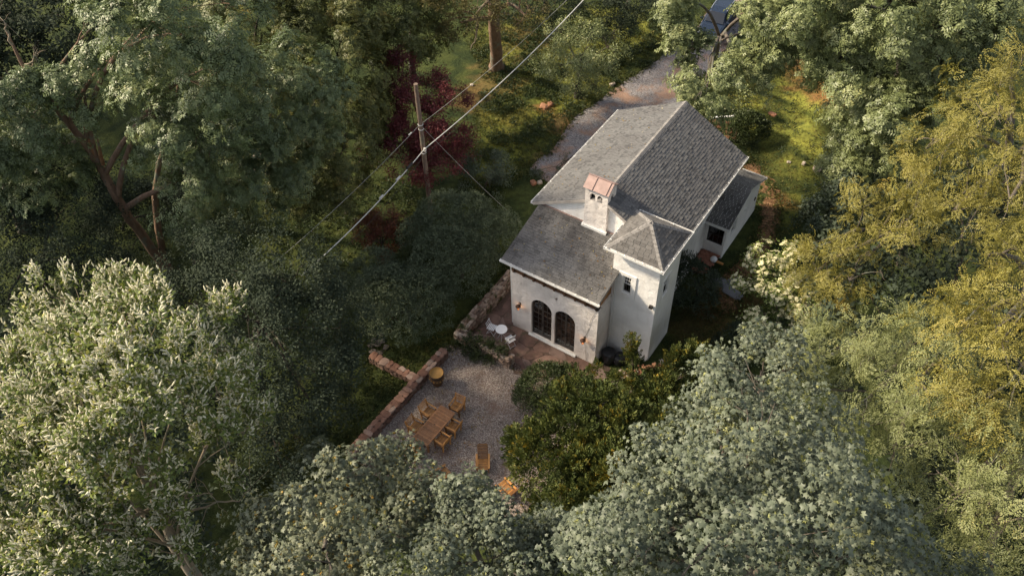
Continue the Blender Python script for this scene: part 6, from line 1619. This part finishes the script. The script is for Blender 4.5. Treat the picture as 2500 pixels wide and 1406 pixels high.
# ---- golden conifers by the patio
con = tree('golden_conifer', 'gold tipped evergreen with a slim spire rising in front of the tower', 'tree', (7.27,-0.66,0.3),
     [(7,-1.03,4.5,0.12),(7.06,-1.06,4.2,0.2),(7.17,-1.18,3.9,0.3),(7.27,-1.37,3.5,0.42),(7.26,-1.87,3,0.7),(7.79,-1.49,2.8,0.7),(7.08,-2.44,2.6,0.9),(8,-2.2,2.4,1),(6.15,-2.03,2.2,0.6),(8.49,-1.55,2.3,0.8),(9.07,-2.3,2.4,0.9)], S_PLUME, m_ljun, b_dark, .22, 7, .62, seed=82, up=.9)
tree('golden_conifer', 'wide gold tipped evergreen spreading over the gravel edge', 'tree', (6.99,-5.68,0.1),
     [(6.37,-4.13,3,1),(5.95,-5.13,2.8,1),(5.47,-6.02,2.6,0.9),(5.56,-6.66,2.4,0.8),(6.46,-6.64,3,1.1),(7.28,-5.7,3.4,1.2),(7.57,-4.48,3.3,1.1),(4.66,-5.75,1.9,0.6),(7.55,-7.14,3.4,1.2),(6.62,-7.85,2.9,1),(6.19,-7.64,2.2,0.7),(5.52,-7.09,1.8,0.5),(8.34,-6.55,3.6,1.2),(7.81,-8.52,3.4,1.2),(7.08,-8.57,2.6,0.8),(8.8,-8,3.6,1.3),(8.64,-5.37,3.5,1.1),(8.85,-9.31,3.4,1.3),(6.36,-8.07,1.8,0.5)], S_PLUME, m_ljun, b_dark, .34, 8, 1.05, seed=83, up=.55)
tree('golden_conifer', 'gold tipped evergreen filling the gap before the big grey maple', 'tree', (9.21,-3.71,0.4),
     [(9.09,-4.06,3.4,1.1),(9.41,-5.41,3.6,1.2),(9.71,-3.74,3.2,1),(9.53,-6.67,3.6,1.2),(9.17,-7.34,3.6,1.2),(9.36,-2.18,2.8,0.9),(9.22,-1.07,2.6,0.8),(9.89,-8.28,3.5,1.2),(8.66,-2.37,2.8,0.7),(9.55,-8.93,3.2,1.3)], S_PLUME, m_ljun, b_dark, .34, 8, 1.0, seed=84, up=.55, tint=-.03)
tree('golden_conifer', 'smaller gold tipped evergreen at the rock bed right of the tower', 'tree', (8.87,1.05,0.5),
     [(8.57,0.35,2.2,0.7),(9.25,1.07,2.2,0.7),(9.17,0.23,2,0.8),(9.51,1.7,2,0.5),(9.7,0.65,1.9,0.8),(8.42,-0.08,1.8,0.6),(9.88,2.15,1.6,0.5),(9.09,-0.64,2,0.8)], S_PLUME, m_ljun, b_dark, .30, 8, .95, seed=85, up=.55, tint=-.05)

# ---- upper right: ash trees over the drive
tree('ash_tree', 'leafy ash whose boughs hang over the parked car', 'tree', (-0.65,25.3,0.1),
     [(1.77,16.46,8.3,0.3),(-0.2,16.96,9.5,0.61),(0.36,16.01,8.8,0.48),(1.57,15.47,7.6,0.7),(0.45,15.5,8.6,0.34),(4,18.11,9.6,0.8),(4.31,18.29,10.2,1.5),(4.56,17.56,8.6,0.88),(4.67,18.04,9,1.5),(4.07,16.38,7.6,0.94),(2.97,14.53,7.6,0.81),(4.52,17.3,7.6,0.72),(2.82,13.35,7.6,0.9),(3.94,14.7,7.6,0.9),(4.96,18.32,8.2,1),(3.36,12.21,7.6,0.72),(4.17,12.92,7.6,0.9),(1.46,15.44,6.8,0.54),(-0.05,16.19,9.8,0.48),(0.04,17.27,10.5,0.68),(3.71,18.97,10.4,0.96)], S_PIN, m_lash, b_grey, .48, 4, 1.05, seed=86, up=.6, rough=.6, nbf=.75)
ash2 = tree('ash_tree', 'large ash with a stout dark trunk and pale dead boughs at the upper right', 'tree', (10.32,31.76,0.3),
     [(6,17.78,10.5,1.8),(7.15,18.4,11,1.9),(8.29,18.33,10,1.8),(6.49,18,9,1.6),(8.88,18.43,11.5,1.9),(7.59,18.56,8.2,1.5),(9.77,18.66,9.6,1.6),(10.31,17.85,12,1.6),(11.9,18.39,12,1.9),(13.27,18.74,11.6,1.9),(14.44,21.06,11,2),(12.76,18.59,10.4,1.7),(14.21,20.11,9.6,1.7),(15.33,20.49,10,1.6),(9.5,19.11,7.8,1.4),(8.82,19.45,6.6,1.2),(12.95,19.41,8.6,1.3),(13.96,20.22,8,1.2),(10.9,19.18,12.6,2),(12.78,21.61,12,2.2),(14.64,21.83,12,2),(7.05,19.44,11.6,2),(5.25,19.56,10.8,1.8),(8.8,20.12,12,2)], S_PIN, m_lash, b_dark, .54, 4, 1.1, seed=87, up=.6, rough=.6, nbf=.75,
     path=[(10.38,31.69,0.2), (10.32,29.18,3), (10.27,26.74,6), (10.36,23.95,9), (10.43,21.11,12)], radii=[.5, .45, .42, .36, .2], tint=-.03)
bare(ash2, [(11.81,20.1,12), (11.37,19.93,11.4), (10.79,20.05,10.6), (10.66,20.72,9.4)], (.12, .04), b_pale, seed=12, side=4)
bare(ash2, [(11.81,20.02,11.6), (11.77,20.26,10.8), (11.58,20.45,10)], (.07, .02), b_pale, seed=13, side=4)
bare(ash2, [(10.81,19.49,12), (10.66,19.41,11.6)], (.06, .03), b_pale, seed=14, side=2)
bare(ash2, [(11.58,27.37,4), (11.32,26.6,5.6), (11.31,25.92,6.5)], (.10, .07), b_red, 'bare_branch', 1, 15)
tree('ash_tree', 'tall ash leaning over the right edge of the sunny lawn', 'tree', (12.14,20.77,0.8),
     [(10.12,17.21,8,1.3),(10.84,17.68,8.6,1.3),(11.88,17.34,8.2,1.3),(10.23,17.06,7,1.1),(11.24,16.77,6.8,1.3),(12.25,16.68,7,1.3),(12.67,16.95,8,1.3),(10.42,17.2,5.4,1),(11.44,16.92,5.2,1.2),(12.55,16.81,5.2,1.2),(10.46,17.38,4.2,0.8),(13.52,16.07,7.4,1.2),(12.91,18.47,8.4,1.1),(11.62,16.76,4,1),(13.69,17.11,7.8,1.2),(13.98,17.98,8.6,1.2),(10.56,17.23,3.2,0.6)], S_PIN, m_lash, b_grey, .48, 4, 1.05, seed=88, up=.6, rough=.6, nbf=.75, tint=-.05)

# ---- right side: feathery yellow-green trees
tree('hemlock_tree', 'yellow green feathery tree leaning out across the blossom shrub', 'tree', (15.34,13.89,1),
     [(14.07,8.23,9.4,1.29),(13.42,7.18,8.6,1.29),(13.21,6.3,8,1.2),(14.63,9.16,10,1.2),(12.42,5.54,7.6,0.95),(11.55,5.91,7.2,0.52),(12.27,5.12,7,0.69),(13.42,5.11,7.4,1.12),(13.97,5.16,8.4,1.29),(14.7,6.37,9.2,1.38),(15.42,6.97,10,1.38),(15.09,5,8.2,1.2),(14.13,4.66,7.2,1.03),(15.8,5.32,8.8,1.2),(13.21,4.95,6.4,0.86),(12.33,5.11,6,0.6),(13.56,4.75,6,0.69)], S_FEA, m_lyel, b_grey, .46, 6, 1.0, seed=90, up=.3, nbf=.75, plate=True, sparse=.85, rough=.7)
tree('hemlock_tree', 'tall yellow green feathery tree at the right edge below the ash', 'tree', (18.69,18.94,1),
     [(15.8,14.17,13.4,1.29),(16.03,15.03,13.6,1.2),(15.58,12.29,13,1.38),(16.34,11.76,13.4,1.55),(15.2,11.04,12.2,1.38),(16.31,10.15,12.8,1.55),(14.89,10.15,11.4,1.29),(14.81,9.39,10.8,1.12),(15.68,9.11,11.8,1.46),(17.21,9.17,13.4,1.55),(16.67,7.97,12.4,1.55),(15.86,7.98,11.2,1.38),(17.58,6.86,13,1.63),(16.84,6.64,11.6,1.38),(15.98,7.12,10.6,1.2),(17.88,5.98,12,1.38),(18.43,5.55,13,1.55),(17.02,6.12,10.6,1.03),(13.91,11.26,9.8,0.69)], S_FEA, m_lyel, b_grey, .48, 6, 1.05, seed=91, up=.3, nbf=.75, plate=True, sparse=.85, rough=.7, tint=-.02)
tree('locust_tree', 'wide pale yellow green tree crown at the right above the grey maple', 'tree', (18.12,4.65,1),
     [(15.05,-2,11,1.12),(15.7,-1.53,11.6,1.2),(16.44,-1.44,12.2,1.29),(17.3,-1.48,12.8,1.38),(14.74,-2.69,10.4,0.86),(15.7,-3.16,11.6,1.29),(16.51,-3.35,12.6,1.38),(17.43,-3.32,13.2,1.46),(15.4,-4.02,10.8,0.77),(16.33,-4.45,11.8,1.2),(17.18,-4.74,13,1.46),(18.03,-4.7,13.6,1.46),(17.02,-5.59,12,1.2),(17.8,-5.85,13.2,1.46),(17.71,-6.46,12.2,1.12),(18.39,-6.74,13.2,1.29),(14.09,-1.44,10,0.6),(14.29,-2.65,9.8,0.52),(16.52,-5.29,11.2,0.77)], S_FEA, m_lyel2, b_grey, .46, 6, 1.0, seed=92, up=.35, nbf=.75, plate=True, sparse=.85, rough=.7)
tree('locust_tree', 'yellow green tree with plume like boughs at the far right edge', 'tree', (20.96,9.22,1),
     [(18.39,1.48,14,1.2),(18.26,-0.09,14,1.29),(18.94,-0.08,14.4,1.29),(17.96,-1.26,13.6,1.29),(18.73,-1.77,14.4,1.46),(18.25,-2.98,14,1.38),(19.06,-3.39,14.8,1.55),(18.6,-4.51,14.4,1.46),(19.41,-4.83,15,1.55),(18.82,-5.82,14.4,1.46),(19.59,-6.1,15,1.55),(19.47,-3.65,15,1.38),(18.04,1.5,13.6,0.77),(17.87,-1.51,13,0.86)], S_FEA, m_lyel, b_grey, .46, 6, 1.0, seed=93, up=.35, nbf=.75, plate=True, sparse=.85, rough=.7, tint=.02)
tree('locust_tree', 'pale green tree crown in the lower right behind the grey maple', 'tree', (21.95,2.2,1),
     [(18.78,-6.77,14,1.29),(19.4,-7.1,14.8,1.38),(20.02,-7.12,15,1.38),(18.92,-7.57,13.6,1.03),(19.41,-8.07,14.6,1.29),(20.06,-8.18,15,1.38),(19.41,-8.24,13.6,0.95),(20.09,-8.56,14.4,1.2),(20.58,-8.86,15,1.2),(20.01,-8.91,13.8,0.86),(20.54,-9.29,14.4,1.03),(20.98,-9.61,14.4,0.95),(20.6,-9.22,13.2,0.6)], S_FEA, m_lyel2, b_grey, .46, 6, 1.0, seed=94, up=.35, nbf=.75, plate=True, sparse=.85, rough=.7)

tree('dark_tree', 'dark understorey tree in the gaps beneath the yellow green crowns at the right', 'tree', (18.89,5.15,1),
     [(14.83,5.47,5,2.2),(16.66,8.37,5,2.4),(18.87,8.7,6,2.4),(15.86,1.52,6,2.2),(17.77,2.78,6.5,2.4),(19.73,3.58,7,2.4),(17.4,-1.69,7,2.2),(19.21,-0.91,7.5,2.4),(20.94,-0.18,8,2.4),(19.24,-4.13,8,2.2),(20.92,-3.72,8.5,2.4),(20.75,-6.27,9,2.2),(22.09,-5.4,9,2.2),(12.95,8.97,4,1.8),(16.42,12.61,5,2.2),(17.4,16.44,6,2.4),(20.78,-7.32,9,2)], S_BIG, m_ldark, b_dark, .65, 5, 1.4, seed=95)

# ---- front: maples and the bird cherry
tree('grey_maple', 'very large grey green maple crown filling the lower right foreground', 'tree', (16.1,-10.15,6) [:2] + (0.3,),
     [(12.99,-6.75,12.4,0.78),(13.62,-5.7,12.4,0.94),(14.05,-4.5,12,0.63),(12.67,-8.05,13,1.1),(13.7,-8.21,14,1.38),(14.29,-7.16,13.8,1.1),(12.7,-9.67,13.6,1.1),(13.75,-10.36,15,1.47),(14.63,-9.8,15,1.47),(15.1,-8.12,14,1.1),(12.63,-11.09,13.8,1.1),(13.71,-11.8,15.2,1.56),(14.74,-11.81,16,1.75),(15.48,-10.52,15.4,1.38),(15.98,-8.78,14.2,0.92),(12.54,-12.31,13.8,1.1),(13.64,-13.03,15.2,1.56),(14.76,-13.4,16.4,1.84),(15.59,-12.51,16.2,1.75),(16.22,-10.71,15.2,1.29),(16.79,-9.68,14.4,0.92),(12.5,-13.32,13.6,1.01),(13.66,-14.13,15.2,1.47),(14.79,-14.51,16.4,1.75),(15.71,-13.91,16.6,1.84),(16.46,-12.41,16,1.56),(17.17,-11.12,15.2,1.29),(17.69,-9.91,14.4,0.74),(12.32,-14.24,13.4,1.01),(13.53,-15.04,15,1.38),(17.52,-12.52,16,1.47),(18.23,-11.16,15.2,1.1),(19.06,-11.22,15,0.92),(16.67,-13.83,16.6,1.47),(18.42,-12.17,15.6,1.01)],
     S_MAPLE, m_lmaple, b_grey, .52, 5, 1.02, seed=96, up=.55, back=.15, rough=1.0, nbf=.6)
tree('grey_maple', 'grey green maple with orange tipped shoots in front of the low terrace wall', 'tree', (4.31,-16.9,4)[:2] + (-0.3,),
     [(5.12,-14.02,11.4,0.5),(5.46,-14.61,11.6,0.8),(5.15,-15.03,11.8,0.8),(4.45,-15.45,12,0.8),(4.22,-16.08,12,0.8),(5.53,-16.02,12.6,1.2),(6.22,-15.18,12,1.1),(6.62,-14.45,11.4,0.9),(7.11,-14.35,11,0.6),(5.05,-16.72,12.4,1.2),(6.52,-16.7,13.2,1.4),(4.34,-16.96,11.8,0.7),(7.02,-15.77,12.2,1.1),(5.06,-17.62,12.2,1.2),(4.53,-18.16,11.8,1.1),(6.44,-17.58,13.2,1.4),(4.09,-18.79,11.4,1),(5.61,-18.72,12.6,1.3),(7.03,-18.45,13.6,1.5),(7.12,-17.2,12.6,1.2),(7.78,-17.9,13,1.2),(3.45,-19.32,10.8,0.9),(4.7,-19.33,11.6,1),(7.35,-15.21,11.4,0.8)],
     S_MAPLE, m_lmapleo, b_grey, .50, 5, .97, seed=97, tvar=.35, up=.55, back=.15, rough=1.0, nbf=.6, tint=.05)
tree('grey_maple', 'silver grey maple between the orange tipped one and the big one, below the lounge chair', 'tree', (9.02,-14.84,4)[:2] + (0.0,),
     [(8.48,-13.87,11.8,0.45),(8.48,-14.56,12,0.72),(7.61,-14.55,11.6,0.7),(9.97,-14.67,12.2,0.61),(8.5,-15.27,12.4,1.1),(9.48,-15.27,13,1.2),(10.11,-14.17,11.8,0.64),(10.16,-13.31,11.4,0.6),(10.37,-14.88,12.6,1.2),(8.71,-16.09,12.6,1),(9.64,-16.21,13.2,1.2),(10.51,-16,13.4,1.3),(10.81,-14.14,11.8,0.9),(11.2,-15.37,12.8,1.1),(8.91,-16.89,12.6,1),(11.61,-14.82,12,0.9),(7.17,-15.54,11.4,0.6),(10.69,-13.03,11,0.5)],
     S_MAPLE, m_lmaple, b_grey, .44, 5, .95, seed=98, up=.55, back=.15, rough=1.0, nbf=.6)
ch_t = tree('bird_cherry', 'bird cherry covered in upright cream flower spikes at the lower left', 'tree', (1.67,-19.69,7)[:2] + (-0.4,),
     [(-6.18,-16.31,14,0.56),(-4.74,-16.22,14.4,0.72),(-4.03,-15.38,14.6,0.64),(-3.01,-15.43,14.8,0.56),(-6.23,-17.05,13.8,0.4),(-2.89,-16.87,15,0.96),(-2.11,-15.42,14.6,0.8),(-1.1,-16.64,15.4,0.96),(-1.27,-15.06,14.2,0.64),(-1.28,-14.29,14,0.48),(-1.56,-13.67,13.8,0.28),(-0.51,-14.57,13.4,0.64),(0.02,-14.62,13,0.48),(-4.81,-18.06,14,0.72),(-3.14,-17.91,14.8,0.88),(-1,-18.09,15.6,1.04),(0.24,-17.61,15.6,1.04),(0.19,-16.46,14.8,0.88),(0.52,-15.9,13.8,0.72),(0.89,-15.36,12.6,0.4),(1.36,-15.44,12.2,0.28),(-4.5,-19.12,14,0.8),(-2.42,-19.13,14.8,0.88),(-0.47,-18.99,15.4,0.96),(0.49,-18.36,15,0.88),(0.69,-17.29,14.2,0.8),(1.09,-16.25,13,0.56),(-3.03,-20.01,14,0.88),(-1.35,-19.85,14.4,0.88),(0.09,-19.38,14.4,0.8),(1.27,-17.14,12.8,0.48),(1.5,-16.37,12.4,0.32),(-1.88,-20.67,13.8,0.88),(-0.57,-20.43,13.6,0.88),(0.2,-19.83,13,0.72),(0.87,-18.16,13.2,0.48),(-1.57,-21.56,13,0.88),(-0.22,-21.25,13,0.88),(0.61,-20.62,12.6,0.72),(0.75,-19.59,12,0.56),(1.1,-18.16,11.8,0.4),(-0.84,-22.4,12.6,0.88),(0.27,-21.94,12.6,0.88),(1.14,-21.27,12.4,0.72),(1.03,-20.23,11.4,0.56),(1.13,-18.97,11.4,0.32),(1.92,-19.76,10.8,0.48),(1.6,-17.41,11.4,0.24),(-5.38,-19.33,14,0.96),(-3.51,-20.81,13.6,0.96)],
     S_CHER, m_lcherry, b_pale, .40, 5, 1.0, seed=99, up=.8, flowers=S_RAC, fm=m_blossom, fl_rate=.95, sparse=1.25, twigs=4, back=.5, tint=-.04, thick=-.3,
     path=[(1.5,-19.72,6.5)[:2] + (-.4,), (1.28,-19.49,8.6)[:2] + (5.0,), (0.8,-19.4,9.6), (0.43,-19.06,11), (-0.08,-18.72,12.4), (-0.68,-18.22,13.4)], radii=[.26, .22, .18, .13, .09, .04])
bare(ch_t, [(0.55,-19.01,10.8), (1.2,-18.4,11), (1.94,-17.73,11.2), (2.35,-17.19,11.4)], (.05, .01), b_pale, seed=20, side=7)
bare(ch_t, [(0.44,-18.95,11.1), (0.77,-18.57,11.2), (1.51,-17.9,11.4)], (.05, .012), b_pale, seed=21, side=6)
bare(ch_t, [(0.36,-18.91,11.2), (0.1,-20.49,12), (-0.42,-21.23,12.2)], (.07, .02), b_pale, seed=22, side=7)
bare(ch_t, [(-0.46,-18.43,13), (-0.1,-19.34,12.6), (0.12,-21.33,12)], (.06, .02), b_pale, seed=23, side=7)

# ------------------------------------------------------------------ grass and weeds on the visible lawns
r = np.random.default_rng(123)
def t_grass(r, n=4):
    s = Shoot()
    for i in range(n):
        d = rot_dir(math.radians(r.uniform(15, 65)), r.uniform(0, 6.28)); s.leaf(np.array([r.uniform(-.08, .08), r.uniform(-.08, .08), 0]), d, unit(np.array([0, 0, 1]) + r.normal(0, .4, 3)), r.uniform(.11, .24), .05, np.clip(r.normal(.5, .2), 0, 1), .05)
    return s.done()
m_grass = leaf_mat('lawn_blade', [(0.0, (0.026, 0.040, 0.012)), (0.45, (0.062, 0.076, 0.022)), (0.8, (0.125, 0.122, 0.030)), (1.0, (0.20, 0.165, 0.045))], 0.6, 0.2, 0.25, 0.5, 0.4)
m_weed = leaf_mat('clover_leaf', [(0.0, (0.020, 0.034, 0.014)), (0.5, (0.048, 0.068, 0.026)), (1.0, (0.085, 0.105, 0.036))], 0.55, 0.2, 0.3, 0.5, 0.5)
def scatter(poly, n, keep=None):
    a = np.array(poly); lo, hi = a.min(0), a.max(0); x = r.uniform(lo[0], hi[0], n); y = r.uniform(lo[1], hi[1], n)
    k = inside(poly, x, y) & ~inside(P_DRIVE, x, y) & ~inside(P_TERRACE, x, y) & ~((x > -.2) & (x < 7.1) & (y > 0) & (y < 14))
    if keep is not None: k &= keep(x, y)
    return x[k], y[k]
GXs, GYs, GT = [], [], []
for i, (pl, n, tt_) in enumerate(zip(P_LAWN, (13000, 6000, 3500, 2500, 2500, 1500), (.04, .34, -.2, -.12, -.2, -.08))):  # side lawn's blades tinted brighter, sunshine put into their colour
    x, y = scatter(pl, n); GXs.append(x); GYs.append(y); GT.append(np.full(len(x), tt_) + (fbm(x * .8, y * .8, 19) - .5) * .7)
x, y, t_ = np.concatenate(GXs), np.concatenate(GYs), np.concatenate(GT)
bareE = fbm(x * .9, y * .9, 91) < .66
x, y, t_ = x[bareE], y[bareE], t_[bareE]
V, F, T = place(variants(t_grass, 8, 40), np.stack([x, y, hgt(x, y)], 1), np.tile([0, 0, 1.0], (len(x), 1)), r.uniform(.6, 1.3, len(x)) * np.where(x > 3, .6, 1), r, t_)
tag(link('grass', quad_mesh('grass', V, F, m_grass, T)), 'short rough grass growing on the lawns around the cottage', 'grass', None, 'stuff'); TRIS['grass'] = len(F) * 2
ex, ey = [], []
for pl, nn in ((P_DRIVE, 2000), (P_DIRT, 1100), (P_TERRACE, 900)):
    a = np.array(pl); b2 = np.roll(a, -1, 0); L = np.linalg.norm(b2 - a, axis=1); k_ = r.choice(len(a), nn, p=L / L.sum()); t_ = r.random(nn)
    p = a[k_] + (b2 - a)[k_] * t_[:, None] + r.normal(0, .22, (nn, 2)); ok = ~((p[:, 0] > -.2) & (p[:, 0] < 7.1) & (p[:, 1] > -.5) & (p[:, 1] < 14)) & ~((p[:, 0] > -1.5) & (p[:, 0] < 5.6) & (p[:, 1] > -2.2) & (p[:, 1] < 2)); p = p[ok]; ex.append(p[:, 0]); ey.append(p[:, 1])
x, y = np.concatenate(ex), np.concatenate(ey)
V, F, T = place(variants(t_grass, 8, 43), np.stack([x, y, hgt(x, y) + .01], 1), np.tile([0, 0, 1.0], (len(x), 1)), r.uniform(.5, 1.1, len(x)), r, np.full(len(x), -.05))
tag(link('verge_grass', quad_mesh('verge_grass', V, F, m_grass, T)), 'thin grass creeping over the edges of drive, path and terrace', 'grass', None, 'stuff')
xs, ys = [], []
for pl, n, cut in ((P_LAWN[0], 13000, .5), (P_LAWN[1], 1500, .60), (P_LAWN[4], 1500, .5)):
    x, y = scatter(pl, n, lambda x, y: fbm(x * .9, y * .9, 77) > cut); xs.append(x); ys.append(y)
x, y = np.concatenate(xs), np.concatenate(ys)
V, F, T = place(variants(t_tuft, 6, 41, L=.11, n=8, span=.28, w=.6), np.stack([x, y, hgt(x, y)], 1), np.tile([0, 0, 1.0], (len(x), 1)), r.uniform(.6, 1.3, len(x)), r)
tag(link('clover', quad_mesh('clover', V, F, m_weed, T)), 'dark clover patches spreading over the upper lawn', 'clover', None, 'stuff'); TRIS['clover'] = len(F) * 2
# fallen leaves on terrace, patio and roofs
def t_litter(r):
    s = Shoot(); s.leaf((-.03, 0, .01), (1, 0, .1), (0, .2, 1), r.uniform(.06, .10), r.uniform(.04, .07), r.uniform(0, 1), .12); return s.done()
m_lit = leaf_mat('fallen_leaf', [(0.0, (0.09, 0.045, 0.02)), (0.5, (0.20, 0.11, 0.04)), (0.8, (0.26, 0.20, 0.06)), (1.0, (0.40, 0.36, 0.24))], 0.8, 0.0, 0.2, 0.2)
x = r.uniform(-2, 6, 1500); y = r.uniform(-12, 0, 1500); k_ = inside(P_TERRACE, x, y) & (fbm(x * .7, y * .7, 55) > .45); x, y = x[k_], y[k_]; z = hgt(x, y) + .03
xr = r.uniform(0, 5, 70); yr = r.uniform(-.4, 2.6, 70); zr = 5.31 + (yr + .56) * .2679 + .035
xm = r.uniform(-.3, 3.0, 60); ym2 = r.uniform(3.6, 11, 60); zm2 = 6.19 + (xm + .48) * .537 + .045
x, y, z = np.r_[x, xr, xm], np.r_[y, yr, ym2], np.r_[z, zr, zm2]
V, F, T = place(variants(t_litter, 8, 44), np.stack([x, y, z], 1), np.tile([0, 0, 1.0], (len(x), 1)) + r.normal(0, .2, (len(x), 3)), r.uniform(.7, 1.3, len(x)), r, r.normal(0, .1, len(x)))
tag(link('fallen_leaves', quad_mesh('fallen_leaves', V, F, m_lit, T)), 'brown and yellow leaves fallen on the gravel terrace and the roofs', 'leaf litter', None, 'stuff')
# loose pebbles on the terrace and the drive
def t_peb(r):
    s = Shoot(); s.leaf((-.03, 0, .012), (1, 0, 0), (0, 0, 1), r.uniform(.035, .06), r.uniform(.03, .045), r.uniform(0, 1), .18); return s.done()
m_peb = leaf_mat('pebble', [(0.0, (0.12, 0.09, 0.08)), (0.5, (0.23, 0.19, 0.17)), (1.0, (0.40, 0.36, 0.33))], 0.8, 0.0, 0.2, 0.2)
x = r.uniform(-4, 8, 22000); y = r.uniform(-14, 1, 22000); k_ = inside(P_TERRACE, x, y); x, y = x[k_], y[k_]
x2 = r.uniform(-9, 2, 14000); y2 = r.uniform(8, 36, 14000); k_ = inside(P_DRIVE, x2, y2); x, y = np.r_[x, x2[k_]], np.r_[y, y2[k_]]
V, F, T = place(variants(t_peb, 8, 42), np.stack([x, y, hgt(x, y) + .012], 1), np.tile([0, 0, 1.0], (len(x), 1)) + r.normal(0, .15, (len(x), 3)), r.uniform(.6, 1.2, len(x)), r, r.normal(0, .2, len(x)))
tag(link('gravel', quad_mesh('gravel', V, F, m_peb, T)), 'loose pebbles lying on the terrace and the drive', 'gravel', None, 'stuff'); TRIS['gravel'] = len(F) * 2
